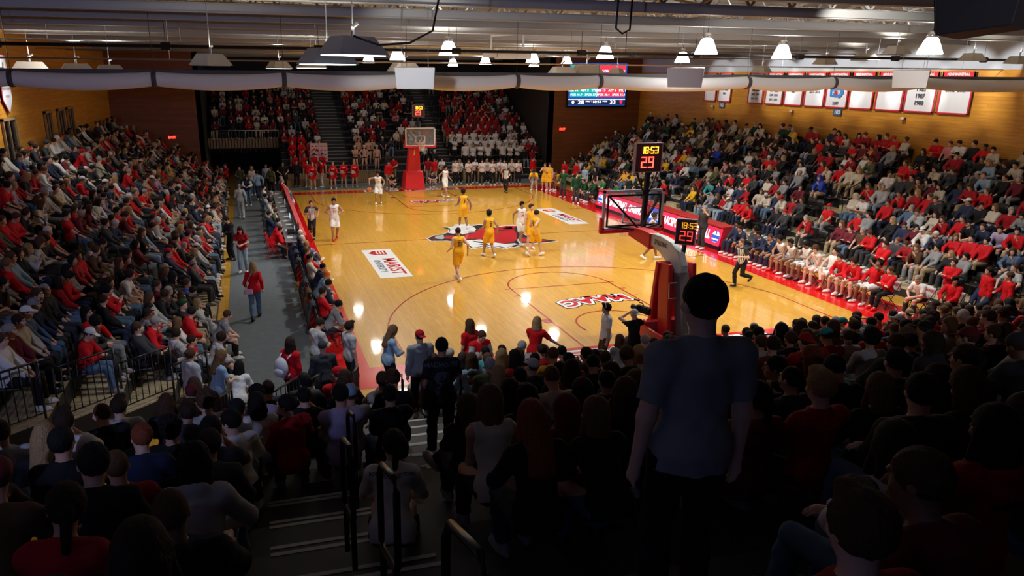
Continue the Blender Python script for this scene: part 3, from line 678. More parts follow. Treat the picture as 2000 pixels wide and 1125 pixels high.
fpoly([(880, 735), (1060, 715), (1075, 722), (900, 745)], P_BLK, .015, 'fox_mark')
def maac(cx, cy, ang, sc):
    for off, ma, z in ((.17, P_BLK, .006), (.12, P_WHITE, .009), (.0, P_FOX, .012)):
        M = Matrix.Translation((cx, cy, z)) @ Matrix.Rotation(math.radians(ang), 4, 'Z')
        me = text_mesh('MAAC', 1.15*sc, offset=.035+off*.75, xs=.98, ls=1.12, res=2)
        for v in me.vertices: v.co.y += .16*(v.co.x/1.3)**2 if ang == 0 else .16*(v.co.x/1.3)**2
        me.transform(M); me.materials.clear(); me.materials.append(ma); link('floor_lettering', me, FLOOR)
maac(.35, -10.35, 187, .72); maac(.1, 10.1, 7, .72)
for s, ang in ((-1, 0), (1, 0)):
    yy = s*(14.98 if s < 0 else 14.85)
    for off, ma, z in ((.15, P_BLK, .006), (.12, P_WHITE, .009), (-.01, P_FOX, .012)):
        M = Matrix.Translation((0.3 if s < 0 else -.2, yy, z)) @ Matrix.Rotation(PI if s < 0 else 0, 4, 'Z')
        me = text_mesh('RED FOXES', 1.05 if s < 0 else .95, offset=.03+off, xs=1.05, ls=1.22, res=2); me.transform(M); me.materials.clear(); me.materials.append(ma); link('floor_lettering', me, FLOOR)

# ---------------------------------------------------------------- walls and ceiling
def wallbox(a, b, name, ma): w = MB(); w.box(a, b); return structure(w.build(name, ma))
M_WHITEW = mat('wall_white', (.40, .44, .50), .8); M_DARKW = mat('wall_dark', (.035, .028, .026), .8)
wallbox((-WX-.3, YN, 0), (-WX, YF+.3, CZ), 'wall_left', M_WALL)
wallbox((WX, YN, 0), (WX+.3, YF+.3, 7.3), 'wall_right', M_WALL)
wallbox((WX, YN, 7.3), (WX+.3, YF+.3, CZ), 'wall_right', M_WHITEW)
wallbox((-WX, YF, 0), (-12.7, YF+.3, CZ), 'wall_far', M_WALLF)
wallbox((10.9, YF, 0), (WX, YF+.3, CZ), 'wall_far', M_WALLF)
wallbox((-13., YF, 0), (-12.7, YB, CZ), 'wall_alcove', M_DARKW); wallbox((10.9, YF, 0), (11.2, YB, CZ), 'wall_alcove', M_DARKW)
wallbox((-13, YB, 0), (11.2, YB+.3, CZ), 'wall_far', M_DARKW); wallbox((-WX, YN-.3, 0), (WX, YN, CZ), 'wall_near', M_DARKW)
M_DECKC = bpy.data.materials.new('roof_deck'); M_DECKC.use_nodes = True; nt = M_DECKC.node_tree; b = nt.nodes['Principled BSDF']
co = nt.nodes.new('ShaderNodeTexCoord'); wv = nt.nodes.new('ShaderNodeTexWave'); wv.bands_direction = 'Y'; wv.inputs['Scale'].default_value = 2.1
nt.links.new(co.outputs['Object'], wv.inputs['Vector']); cr = nt.nodes.new('ShaderNodeValToRGB'); cr.color_ramp.elements[0].color = (.27, .235, .185, 1); cr.color_ramp.elements[1].color = (.60, .53, .42, 1)
nt.links.new(wv.outputs['Color'], cr.inputs[0]); nt.links.new(cr.outputs[0], b.inputs['Base Color']); b.inputs['Roughness'].default_value = .7
bp = nt.nodes.new('ShaderNodeBump'); bp.inputs['Strength'].default_value = .8; bp.inputs['Distance'].default_value = .06; nt.links.new(wv.outputs['Fac'], bp.inputs['Height']); nt.links.new(bp.outputs[0], b.inputs['Normal'])
c = MB(); c.box((-WX-.3, YN-.3, CZ), (WX+.3, YB+.3, CZ+.2)); structure(c.build('ceiling', M_DECKC))
M_JOIST = mat('joist_paint', (.42, .41, .39), .55)
for k in range(-6, 15):
    y = -12.8+3.05*k+(.35 if k % 3 == 0 else 0); j = MB(); z = 8.24+.0*k
    j.box((-WX, y-.11, z), (WX, y+.11, z+.018)); j.box((-WX, y-.015, z), (WX, y+.015, z+.20)); j.box((-WX, y-.09, z+.2), (WX, y+.09, z+.215))
    j.box((-WX, y-.09, 9.10), (WX, y+.09, 9.12)); j.box((-WX, y-.015, 9.1), (WX, y+.015, 9.28))
    x = -WX+.3; up = True
    while x < WX-.6:
        j.beam((x, y, z+.2 if up else 9.12), (x+.55, y, 9.12 if up else z+.2), .05, .05); x += .55; up = not up
    structure(j.build('ceiling_joist', M_JOIST))
for x in (-13.5, -6.6, -.3, 5.4, 12.2):   # cross bridging running down the hall
    j = MB()
    for k in range(-6, 14):
        y = -12.8+3.05*k; j.beam((x, y, 8.45), (x, y+3.05, 9.05), .05, .05); j.beam((x, y, 9.05), (x, y+3.05, 8.45), .05, .05)
    structure(j.build('ceiling_bridging', M_JOIST))
for z, y, r, ma in ((7.62, -9.2, .045, BLACK), (7.30, -8.4, .022, STEEL), (7.95, -3.6, .03, STEEL), (7.9, 3.5, .03, STEEL), (8.0, 9., .03, STEEL)):
    t = MB(); t.tube([(-WX, y, z), (WX, y, z)], r, 8)
    for x in range(-16, 17, 4):
        t.tube([(x, y, z), (x, y, 9.1)], .008, 4)
        if r > .04: t.tube([(x-.12, y, z), (x+.12, y, z)], .10, 10)
    tag(t.build('ceiling_pipe', ma), {7.62: 'thick black pipe under the roof just behind the rolled divider curtain', 7.30: 'thin steel pipe hung low behind the thick black pipe', 7.95: 'slim steel pipe under the roof short of mid court', 7.9: 'slim steel pipe under the roof past mid court', 8.0: 'slim steel pipe under the roof nearest the far stand'}[z], 'pipe')
# rolled divider curtain
YC = -10.7
cr_ = empty('divider_curtain', (0, YC, 0), 0, 'long rolled grey divider curtain slung across the whole hall under the roof', 'curtain')
sx = []
for u in (23, 302, 555, 795, 1009, 1170, 1459, 1627, 1800):
    r = ray(u, 160); sx.append(CAMP[0]+r[0]/r[1]*(YC-CAMP[1]))
sx = [-18.]+sorted(sx)+[18.]
pts = []; rr = []
for i in range(len(sx)-1):
    n = 12
    for q in range(n): t = q/n; sag = math.sin(PI*t)**.8*.026*min(3.4, sx[i+1]-sx[i]); pts.append((sx[i]+(sx[i+1]-sx[i])*t, 0, 6.80-sag)); rr.append(.175+.03*math.sin(PI*t))
pts.append((18, 0, 6.80)); rr.append(.175)
M_CURT = mat('curtain_vinyl', (.15, .142, .135), .8)
nt = M_CURT.node_tree; wv = nt.nodes.new('ShaderNodeTexWave'); wv.bands_direction = 'Z'; wv.inputs['Scale'].default_value = 5; wv.inputs['Distortion'].default_value = 1.2; co = nt.nodes.new('ShaderNodeTexCoord'); nt.links.new(co.outputs['Object'], wv.inputs['Vector'])
bp = nt.nodes.new('ShaderNodeBump'); bp.inputs['Strength'].default_value = .5; bp.inputs['Distance'].default_value = .03; nt.links.new(wv.outputs['Fac'], bp.inputs['Height']); nt.links.new(bp.outputs[0], nt.nodes['Principled BSDF'].inputs['Normal'])
t = MB(); t.tube(pts, rr, 14); t.build('rolled_fabric', None, cr_, True).data.materials.append(M_CURT)
t = MB(); t.box((-18, .06, 6.72), (18, .10, 7.02)); t.build('header', mat('curtain_header', (.085, .085, .10), .7), cr_)
for x in sx[1:-1]: t = MB(); t.lathe([(.19, -.06), (.20, 0), (.19, .06)], 16); t.build('strap', mat('strap_grey', (.07, .07, .075), .7), cr_, xf=Matrix.Translation((x, 0, 6.79)) @ Matrix.Rotation(PI/2, 4, 'Y'))
for x in sx[1:-1]: t = MB(); t.tube([(x, .03, 6.95), (x, .03, 9.1)], .006, 4); t.build('hanger_cable', BLACK, cr_)

# ---------------------------------------------------------------- stands
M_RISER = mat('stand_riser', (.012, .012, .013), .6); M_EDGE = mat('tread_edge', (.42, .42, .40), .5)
def row_z(k): return .30+.42*k
def row_x(k): return 10.5+.83*k        # front edge of a side-stand row (row 0 also has the walkway)
LEND = [-15.7, -16.4, -17.5, -19.0, -20.2, -21.2, -22.2, -23.2]
sides = {}
for sg, nm, lb in ((-1, 'left', 'tall stepped seating stand along the left wall beside the dark walkway'), (1, 'right', 'tall stepped seating stand along the right wall behind the team bench')):
    st = empty('grandstand', (sg*14.2, 0, 0), 0, lb, 'seating stand'); sides[sg] = st
    for k in range(8):
        x0 = row_x(k)+(.6 if k else 0)+(.85 if sg < 0 and k == 0 else 0); x1 = row_x(k+1)+.6 if k < 7 else 17.95; z = row_z(k); ye = LEND[k] if sg < 0 else -22.-k*.3; ye2 = ye-(.75 if sg < 0 else 0)
        t = MB(); P0 = [(sg*x0, ye), (sg*x1, ye2), (sg*x1, 17.5), (sg*x0, 17.5)]
        if sg > 0: P0 = P0[::-1]
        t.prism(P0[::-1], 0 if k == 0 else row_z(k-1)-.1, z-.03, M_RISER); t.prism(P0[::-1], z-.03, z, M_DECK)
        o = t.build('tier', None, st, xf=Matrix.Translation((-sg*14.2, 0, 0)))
AIS = {-1: [-9.8, .4, 10.4], 1: [-6.0, 3.6, 12.2]}
def handrail(name, p0, p1, label, h=.9, loop=True, ma=RAILB, posts=2, cat='handrail', group=None, bars=0, r=.021):
    """rail from floor point p0 to floor point p1"""
    p0 = Vector(p0); p1 = Vector(p1); o = empty(name, p0, 0, label, cat, group); d = p1-p0; up = Vector((0, 0, h)); t = MB(); a = Vector((0, 0, 0))
    if loop:
        low = up*.45; q = d.normalized()*.08
        t.tube([a+low+q*0, a+up-Vector((0, 0, .08)), a+up+q, d+up-q, d+up-Vector((0, 0, .08)), d+low, d+low-q*.9+Vector((0, 0, -.05)), a+low+q+Vector((0, 0, -.05))], r, 8, closed=True)
    else: t.tube([a+up, d+up], r, 8)
    t.build('rail', ma, o, True)
    for i in range(posts):
        f = i/(posts-1) if posts > 1 else .5; f = .08+.84*f if loop else f; b0 = a+d*f; t = MB(); t.tube([b0, b0+(up*.42 if loop else up)], r, 8); t.build('post', ma, o, True)
    if bars:
        t = MB(); t.tube([a+Vector((0, 0, .12)), d+Vector((0, 0, .12))], r*.6, 6)
        for i in range(1, bars): b0 = a+d*i/bars; t.tube([b0+Vector((0, 0, .12)), b0+up], r*.5, 5)
        t.build('balusters', ma, o, True)
    return o
ORD = ['first', 'second', 'third', 'fourth', 'fifth', 'sixth', 'seventh', 'eighth', 'ninth', 'tenth', 'eleventh', 'twelfth', 'thirteenth', 'fourteenth', 'fifteenth', 'sixteenth', 'seventeenth', 'eighteenth', 'nineteenth', 'twentieth', 'twenty-first', 'twenty-second', 'twenty-third', 'twenty-fourth', 'twenty-fifth', 'twenty-sixth', 'twenty-seventh', 'twenty-eighth', 'twenty-ninth', 'thirtieth'] + [a+b for a in ('thirty-', 'forty-', 'fifty-', 'sixty-') for b in ('first', 'second', 'third', 'fourth', 'fifth', 'sixth', 'seventh', 'eighth', 'ninth', 'tenth')]
AN = ['nearest', 'middle', 'farthest']
for sg in (-1, 1):
    for ai, ya in enumerate(AIS[sg]):
        for k in range(1, 8):    # half steps in the aisle
            t = MB(); x0 = row_x(k)+.6
            t.box((min(sg*x0, sg*(x0-.3)), ya-.5, row_z(k-1)), (max(sg*x0, sg*(x0-.3)), ya+.5, row_z(k)-.21), M_DECK)
            t.box((min(sg*(x0-.3), sg*(x0-.27)), ya-.5, row_z(k)-.22), (max(sg*(x0-.3), sg*(x0-.27)), ya+.5, row_z(k)-.205), M_EDGE)
            t.box((min(sg*x0, sg*(x0+.03)), ya-.5, row_z(k)-.01), (max(sg*x0, sg*(x0+.03)), ya+.5, row_z(k)+.004), M_EDGE)
            t.build('aisle_step', None, sides[sg], xf=Matrix.Translation((-sg*14.2, 0, 0)))
        for j, k in enumerate((1, 3, 5)):
            x0 = row_x(k)+.75
            handrail('handrail', (sg*x0, ya, row_z(k)), (sg*(x0+.95), ya, row_z(k+1)+.05), '%s of three black loop handrails climbing the %s stair of the %s stand' % (['lowest', 'middle', 'topmost'][j], AN[ai], 'left' if sg < 0 else 'right'), .85)
# near-left end rails (black balusters)
for k in (0, 1, 2, 3):
    x0 = row_x(k)+.6+(.2 if k == 0 else 0); x1 = row_x(k+1)+.6; ye = LEND[k]
    handrail('guard_rail', (-x0, ye+.02, row_z(k)), (-x1, ye-.72, row_z(k)), 'black barred guard rail closing the near end of the %s row of the left stand' % ORD[k], 1.0, False, posts=2, bars=8, cat='guard rail')
# near stand
NROW = 16
def nz(n): return .26+.29*n
def ny(n): return -17.45-.84*n
NA = [(-10.2, -8.95, 8), (-8.3, -7.3, 0), (-4.3, -3.4, 0), (3.2, 4.1, 0), (9.9, 10.7, 0)]
near = empty('grandstand', (-2, -24, 0), 0, 'dark stepped seating stand in the foreground sloping down to the near baseline', 'seating stand')
for n in range(NROW+1):
    y1 = ny(n); y0 = ny(n)-.84 if n < NROW else YN+.06; z = nz(n); xl = -17.95 if n > 8 else (-11.2 if n < 3 else -11.4)
    t = MB(); xr = 9.9+n*.35 if n < 14 else 17.95
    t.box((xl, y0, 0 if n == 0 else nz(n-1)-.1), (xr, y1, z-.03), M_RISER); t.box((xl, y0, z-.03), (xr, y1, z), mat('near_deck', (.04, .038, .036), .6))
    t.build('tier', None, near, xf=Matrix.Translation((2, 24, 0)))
for a, b, n0 in NA:
    for n in range(max(1, n0), NROW):
        if b-a < 1.2 and n > 7 and a < -7: continue
        t = MB(); y1 = ny(n); t.box((a, y1, nz(n-1)), (b, y1+.30, nz(n)-.145), mat('near_deck', (0, 0, 0)))
        t.box((a, y1+.26, nz(n)-.15), (b, y1+.305, nz(n)-.14), M_EDGE); t.box((a, y1-.04, nz(n)-.01), (b, y1+.005, nz(n)+.004), M_EDGE)
        t.build('aisle_step', None, near, xf=Matrix.Translation((2, 24, 0)))
# far stand with its walkway portal
far = empty('grandstand', (0, 24, 0), 0, 'dark bleacher stand behind the far basket, its empty stair lined with pale treads', 'seating stand')
FX0, FX1 = -12.65, 10.85
def fz(n): return .28+.40*n
def fy(n): return 18.35+.84*n
FA = [(-5.0, -3.3), (3.0, 3.9), (-10.9, -8.1)]
M_FRONT = mat('plywood_front', (.30, .19, .085), .6)
for n in range(15):
    t = MB(); x0 = FX0 if n >= 6 else -7.9
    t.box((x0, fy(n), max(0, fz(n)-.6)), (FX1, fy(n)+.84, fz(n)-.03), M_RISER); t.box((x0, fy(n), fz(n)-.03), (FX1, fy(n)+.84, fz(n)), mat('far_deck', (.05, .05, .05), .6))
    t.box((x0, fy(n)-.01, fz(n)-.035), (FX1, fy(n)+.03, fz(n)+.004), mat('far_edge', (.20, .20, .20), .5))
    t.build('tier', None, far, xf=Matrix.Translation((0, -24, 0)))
    if n:
        for a, b in FA[:2]:
            t = MB(); t.box((a, fy(n)-.30, fz(n-1)), (b, fy(n), fz(n)-.20), M_RISER); t.box((a+.1, fy(n)-.31, fz(n)-.21), (b-.1, fy(n)-.24, fz(n)-.19), M_EDGE); t.box((a+.1, fy(n)-.02, fz(n)-.005), (b-.1, fy(n)+.06, fz(n)+.012), M_EDGE)
            t.build('aisle_step', None, far, xf=Matrix.Translation((0, -24, 0)))
t = MB(); t.box((FX0, fy(6)-.12, 2.05), (-7.9, fy(6)-.02, 2.75), M_FRONT)
for i in range(24): x = FX0+.1+i*.2; t.box((x, fy(6)-.16, 1.75), (x+.05, fy(6)-.12, 2.75), M_RISER)
t.build('portal_fascia', None, far, xf=Matrix.Translation((0, -24, 0)))
for x0, x1, h in ((-7.7, -5.2, .75), (-3.2, -1.7, .9), (4.2, 5.6, .7), (6.4, 8., .55)): t = MB(); t.box((x0, 18.2, 0), (x1, 18.34, h), M_FRONT); t.build('front_panel', None, far, xf=Matrix.Translation((0, -24, 0)))
handrail('guard_rail', (-12.4, fy(6)-.1, 2.7), (-7.9, fy(6)-.1, 2.7), 'long white-topped rail above the portal in the far left corner', .55, False, WHITEP, posts=5, cat='guard rail')
for i, a in enumerate((-3.2, -1.2)): handrail('guard_rail', (a, 18.1, 0), (a+1.6, 18.1, 0), ['black barred rail left of the far basket', 'black barred rail directly behind the far basket stanchion'][i], 1.0, False, posts=3, bars=12, cat='guard rail')
# ---------------------------------------------------------------- lamps and ceiling equipment
EM_LAMP = mat('lamp_glow', (1, .98, .95), .5, emit=26., ecol=(1, .985, .96)); EM_TUBE = mat('tube_glow', (.8, .95, 1), .5, emit=3., ecol=(.75, .95, 1))
lamp0 = None
LPOS = {0: 'left', 1: 'centre', 2: 'right'}
def lamp_label(x, y):
    col = 'left-hand' if x < -2 and x > -9 else 'centre' if x < 4 and x > -2 else 'right-hand' if x > 4 else 'far-left'
    c = sorted(q[1] for q in LAMPS if abs(q[0]-x) < 1.7); i = c.index(y)
    return 'glowing white bell-shaped high-bay lamp, %s from the camera in the %s lamp line' % (ORD[i], col)
def make_lamp():
    o = empty('high_bay_lamp', (0, 0, 0), 0, 'x', 'lamp', 'high-bay lamps over the court')
    t = MB(); t.lathe([(.10, .22), (.16, .17), (.30, -.16), (.31, -.20)], 20); t.build('shade', EM_LAMP, o, True)
    t = MB(); t.lathe([(.0, .36), (.09, .36), (.13, .30), (.15, .22), (.10, .20)], 16); t.build('housing', STEEL, o, True)
    t = MB(); t.tube([(0, 0, .36), (0, 0, 1.6)], .008, 5); t.build('cable', BLACK, o)
    return o
for i, (x, y) in enumerate(LAMPS):
    o = lamp0 = make_lamp() if i == 0 else copy_tree(lamp0); o.location = (x, y, LAMP_Z); o['label'] = lamp_label(x, y)
M_SPK = mat('speaker_white', (.80, .81, .82), .5); M_GRILLE = mat('speaker_grille', (.74, .78, .82), .6)
def speaker(loc, rz, s, label, dark=False, tilt=0.):
    o = empty('hanging_speaker', loc, rz, label, 'speaker'); o.scale = (s, s, s); A = M_SPK if not dark else mat('speaker_dark', (.05, .05, .06), .6); G = M_GRILLE if not dark else mat('speaker_dark_grille', (.035, .035, .045), .7)
    t = MB(); t.add([(-.46, -.22, -.27), (.46, -.22, -.27), (.50, -.30, .24), (-.50, -.30, .24), (-.38, .30, -.20), (.38, .30, -.20), (.42, .34, .27), (-.42, .34, .27)], [(0, 1, 2, 3), (5, 4, 7, 6), (3, 2, 6, 7), (4, 5, 1, 0), (4, 0, 3, 7), (1, 5, 6, 2)])
    t.build('cabinet', A, o, bevel=.01)
    t = MB(); t.add([(-.43, -.235, -.245), (.43, -.235, -.245), (.47, -.31, .215), (-.47, -.31, .215)], [(0, 1, 2, 3)]); t.add([(-.43, -.22, -.245), (.43, -.22, -.245), (.47, -.295, .215), (-.47, -.295, .215)], [(3, 2, 1, 0)]); t.build('grille', G, o)
    t = MB(); t.box((.36, -.262, -.07), (.40, -.25, .03)); t.build('badge', BLACK, o)
    for x in (-.33, .33):
        t = MB(); z = .26
        while z < (9.32-loc[2])/s: t.tube([(x, .05, z), (x+.012, .05, z+.03), (x, .05, z+.06), (x-.012, .05, z+.03)], .005, 4, closed=True); z += .05
        t.build('chain', STEEL, o)
    return o
YS = -13.0
def atY(u, v, y): r = ray(u, v); t = (y-CAMP[1])/r[1]; p = CAMP+r*t; return tuple(map(float, p))
for (u, v), rz, s, lb in (((811, 152), -.25, .96, 'white box speaker hanging on chains left of the centre of the rolled curtain'), ((1341, 151), -.75, .96, 'white box speaker hanging on chains above the near shot clock'), ((1781, 154), -1.0, .96, 'white box speaker hanging on chains before the red and white banners')):
    speaker(atY(u, v, YS), rz, s, lb)
speaker((-2.95, -25.0, 7.62), -2.6, 1.15, 'big dark speaker box looming under the roof at the upper right', True)
speaker((-.7, -25.4, 7.62), -2.2, 1.15, 'dark speaker box cut by the right edge at the top', True)
def flood(loc, rz, s, label, lit=True, pale=True):
    o = empty('indirect_light_fixture', loc, rz, label, 'light fixture'); o.scale = (s,)*3
    t = MB(); t.add([(-.5, -.3, -.12), (.5, -.3, -.12), (.5, .3, -.12), (-.5, .3, -.12), (-.30, -.16, .16), (.30, -.16, .16), (.30, .2, .16), (-.30, .2, .16)], [(4, 5, 6, 7), (0, 1, 5, 4), (1, 2, 6, 5), (2, 3, 7, 6), (3, 0, 4, 7)])
    t.add([(-.47, -.28, -.10), (.47, -.28, -.10), (.47, .28, -.10), (-.47, .28, -.10)], [(0, 1, 2, 3)], None); t.build('hood', mat('fixture_beige', (.42, .39, .33), .55) if pale else mat('fixture_dark', (.16, .16, .19), .55), o)
    t = MB(); t.box((-.45, -.26, -.135), (.45, .26, -.105)); t.build('lens', EM_TUBE if lit else mat('lens_off', (.5, .5, .5), .4), o)
    t = MB(); t.tube([(0, 0, .16), (0, 0, .30), (.1, 0, .36)], .03, 8); t.tube([(0, 0, .3), (0, 0, (9.35-loc[2])/s)], .012, 6); t.build('mount', STEEL, o); return o
FL = [((640, 112), -17, .5, 1.15, 'dark hooded light with a pale glowing lens, lower of the pair at the upper left', 1, 0), ((690, 92), -18, .5, 1.25, 'dark hooded light with a pale glowing lens, upper of the pair at the upper left', 1, 0), ((412, 118), -15, .9, .9, 'beige hooded light fixture alone above the left part of the curtain', 0, 1),
      ((60, 133), -2, .2, 1.5, 'beige hooded light fixture farthest left over the left stand', 1, 1), ((150, 135), -3, .3, 1.3, 'beige hooded light fixture second from the left over the left stand', 1, 1), ((215, 136), -4, .3, 1.1, 'beige hooded light fixture third from the left over the left stand', 1, 1),
      ((545, 128), -3, .6, 1.0, 'small lit hooded fixture left of the dark pair of hooded lights', 1, 1), ((608, 126), -2, .4, 1.2, 'beige hooded fixture right below the dark pair of hooded lights', 1, 1), ((790, 132), 2, .3, 1.6, 'beige hooded fixture half hidden behind the leftmost white speaker', 0, 1),
      ((1098, 139), 3, .1, 1.5, 'beige boxy fixture left above the scoreboard', 0, 1), ((1146, 136), 4, .1, 1.8, 'beige boxy fixture in front of the top of the scoreboard', 0, 1), ((1205, 140), 3, .8, 1.2, 'beige boxy fixture at the top right corner of the scoreboard', 0, 1),
      ((1488, 136), -2, .6, 1.2, 'beige square fixture right of the speaker near the shot clock', 0, 1), ((1612, 120), -5, .3, 1.1, 'flat beige fixture beneath the big dark speaker', 0, 1), ((1690, 112), -4, -.4, 1.2, 'tilted beige fixture right beneath the big dark speaker', 0, 1), ((1752, 98), -10, .2, 1.0, 'silver hooded fixture just above the rightmost white speaker', 0, 1),
      ((1900, 112), -9.5, .2, 1.05, 'grey hooded fixture over the last banners on the right', 0, 1), ((1990, 118), -11, .1, 1.0, 'grey hooded fixture cut by the right edge over the banners', 0, 1)]
for (u, v), y, rz, s, lb, lit, pale in FL: flood(atY(u, v, y), rz, s*.85, lb, lit, pale)
o = empty('fan_coil_unit', atY(985, 105, -5.), 0, 'grey finned fan-coil heater unit under the roof left of the scoreboard', 'heater')
t = MB(); t.box((-.3, -.2, -.17), (.95, .2, .17)); t.build('casing', M_SPK, o); t = MB()
for i in range(24): t.box((-.25+i*.05, -.22, .02), (-.235+i*.05, -.2, .16))
t.build('fins', STEEL, o); t = MB(); t.tube([(-.5, 0, 0), (-.5, 0, .6), (.7, 0, .7), (.7, 0, .2)], .05, 8); t.tube([(-.5, 0, .5), (-.5, 0, 9.1-o.location.z)], .02, 6); t.build('duct', M_SPK, o); t = MB(); t.box((-.75, -.15, -.13), (-.32, .15, .12)); t.build('blower', M_SPK, o)
for pts, r, lb in (([atY(690, 70, -19), atY(740, 88, -19), atY(800, 84, -19), atY(845, 60, -19), (atY(845, 60, -19)[0]+.15, -19, 8.3)], .018, 'thick black cable drooping from the dark hooded lights'), ([(atY(1205, 45, -17)[0], -17, 8.4), atY(1203, 55, -17), atY(1215, 66, -17), atY(1230, 58, -17), (atY(1232, 45, -17)[0], -17, 8.4)], .02, 'black looped cable hanging under the roof at the top centre'), ([(atY(1222, 88, -11)[0], -11, 8.2), atY(1222, 103, -11), atY(1235, 113, -11), atY(1243, 106, -11), atY(1234, 103, -11), atY(1230, 112, -11)], .012, 'thin coiled black cable hanging above the scoreboard')):
    t = MB(); t.tube(pts, r, 8); tag(t.build('hanging_cable', BLACK, None, True), lb, 'cable')
# ---------------------------------------------------------------- scoreboard
def board(o, w, h, rects, texts, dz=.0):
    for (a, b, c, d, ma) in rects:
        t = MB(); t.box((a*w-w/2, -.062-dz, h/2-d*h), (c*w-w/2, -.055-dz, h/2-b*h)); t.build('panel', ma, o); dz += .0006
    for (s, x, y, sz, ma, xs) in texts: text('lettering', s, sz*h, frame((x*w-w/2, -.08-dz, h/2-y*h), (1, 0, 0), (0, 0, 1)), ma, o, xs=xs, offset=.012*sz*h, res=2)
E_ = lambda n, c, e=1.2: mat('led_'+n, (.02, .02, .02), .4, emit=e, ecol=c)
EW, EB, ET, ER, EBL, EGR = E_('white', (.95, .97, 1), 2.2), E_('blue', (.015, .06, .28), 1.6), E_('teal', (.0, .42, .40), 1.3), E_('red', (.80, .03, .06), 1.5), E_('lightblue', (.16, .28, .75), 1.4), E_('navy', (.01, .02, .09), 1.)
o = empty('video_scoreboard', (14.45, YF-.12, 6.45), 0, 'big lit video scoreboard reading 28 and 33 on the dark far wall', 'scoreboard')
t = MB(); t.box((-2.35, -.05, -1.6), (2.35, .1, 1.35)); t.build('casing', BLACK, o)
board(o, 4.5, 2.9, [(0, 0, 1, 1, EB), (.03, .04, .49, .22, ET), (.51, .04, .97, .22, ER), (.03, .24, .49, .60, EBL), (.51, .24, .97, .60, EBL), (.03, .60, .49, .69, ET), (.51, .60, .97, .69, ER), (.03, .70, .49, .79, ET), (.51, .70, .97, .79, ER), (0, .86, 1, .985, EGR), (0, .855, 1, .862, EW), (.49, .24, .495, .79, EW)],
      [('PLAYER', .11, .18, .06, EW, 1.3), ('PTS REB PF', .38, .18, .055, EW, 1.2), ('PLAYER', .59, .18, .06, EW, 1.3), ('PTS REB PF', .86, .18, .055, EW, 1.2), ('21  Wilk', .16, .48, .09, EW, 1.1), ('22  Brefford', .18, .56, .085, EW, 1.15), ('4   3   0', .39, .56, .085, EW, 1.2), ('24  Price', .62, .56, .085, EW, 1.15), ('8   1   1', .88, .56, .085, EW, 1.2),
       ('REB 14   AST 5   STL 7', .26, .645, .07, EW, 1.25), ('REB 13   AST 4   STL 1', .74, .645, .07, EW, 1.25), ('FG% 41.7   3FG% 37.5', .27, .745, .068, EW, 1.2), ('FG% 38.4   3FG% 15.4', .75, .745, .068, EW, 1.2), ('28', .22, .925, .135, EW, 1.3), ('33', .78, .925, .135, EW, 1.3), ('18:53', .5, .915, .085, EW, 1.3), ('HALF 2', .36, .90, .045, EW, 1.3), ('POSS', .64, .90, .045, EW, 1.3)])
t = MB(); t.ball((-1.88, -.09, -1.22), .12, 10, sc=(.8, .2, 1)); t.build('crest', EW, o); t = MB(); t.add([(1.78, -.09, -1.12), (1.92, -.09, -1.05), (2.06, -.09, -1.12), (2.0, -.09, -1.28), (1.92, -.09, -1.36), (1.84, -.09, -1.28)], [(5, 4, 3, 2, 1, 0)]); t.build('crest', ER, o)
# exit signs
for p, rz, lb in (((11.9, YF-.03, 3.35), 0, 'small glowing red EXIT sign on the dark far wall right of the far stand'), ((-14.6, YF-.03, 3.15), 0, 'small glowing red EXIT sign on the brown far wall left of the far stand')):
    o = empty('exit_sign', p, rz, lb, 'exit sign'); t = MB(); t.box((-.2, -.06, -.11), (.2, 0, .11)); t.build('housing', BLACK, o); text('lettering', 'EXIT', .2, frame((0, -.066, 0), (1, 0, 0), (0, 0, 1)), E_('exit', (1, .02, .01), 9), o, xs=1.1, offset=.008)
# ---------------------------------------------------------------- banners on the right wall
M_BANW = mat('banner_white', (.74, .76, .80), .75, noise=.03, nscale=1.5); M_BANR = mat('banner_red', (.55, .012, .03), .7); M_BINK = mat('banner_ink', (.03, .04, .06), .7)
BN = [(9.77, 11.0, "WOMEN'S BASKETBALL", '2018\n2013', .9), (8.28, 9.55, "WOMEN'S BASKETBALL", '2012  2013\n2014  2020\n2021', .9), (5.35, 6.68, "WOMEN'S BASKETBALL", '2004  2005\n2006  2007\n2008  2009\n2010  2011', .9), (3.73, 5.15, "WOMEN'S BASKETBALL", '2004  2006\n2007  2008\n2009  2010\n2011  2012', .9), (2.19, 3.6, "WOMEN'S BASKETBALL", '2013  2014\n2021', 1.), (.65, 2.05, "WOMEN'S BASKETBALL", '2007  2008\n2011  2012', 1.), (-.9, .55, "WOMEN'S BASKETBALL", '2007', 1.2), (-2.45, -1.0, "MEN'S BASKETBALL", '1996  2007', 1.1), (-4.11, -2.6, "MEN'S BASKETBALL", '2007', 1.1), (-5.76, -4.2, "MEN'S BASKETBALL", '1985\n1987\n1988', 1.5), (-7.4, -5.9, "MEN'S BASKETBALL", '2002  2007', 1.3)]
SUB = ['TITLES', 'TITLES', 'CHAMPIONS', 'CHAMPIONS', 'FIRST ROUND', 'SECOND ROUND', '', 'FIRST ROUND', 'SECOND ROUND', 'CHAMPIONS', 'FIRST ROUND']
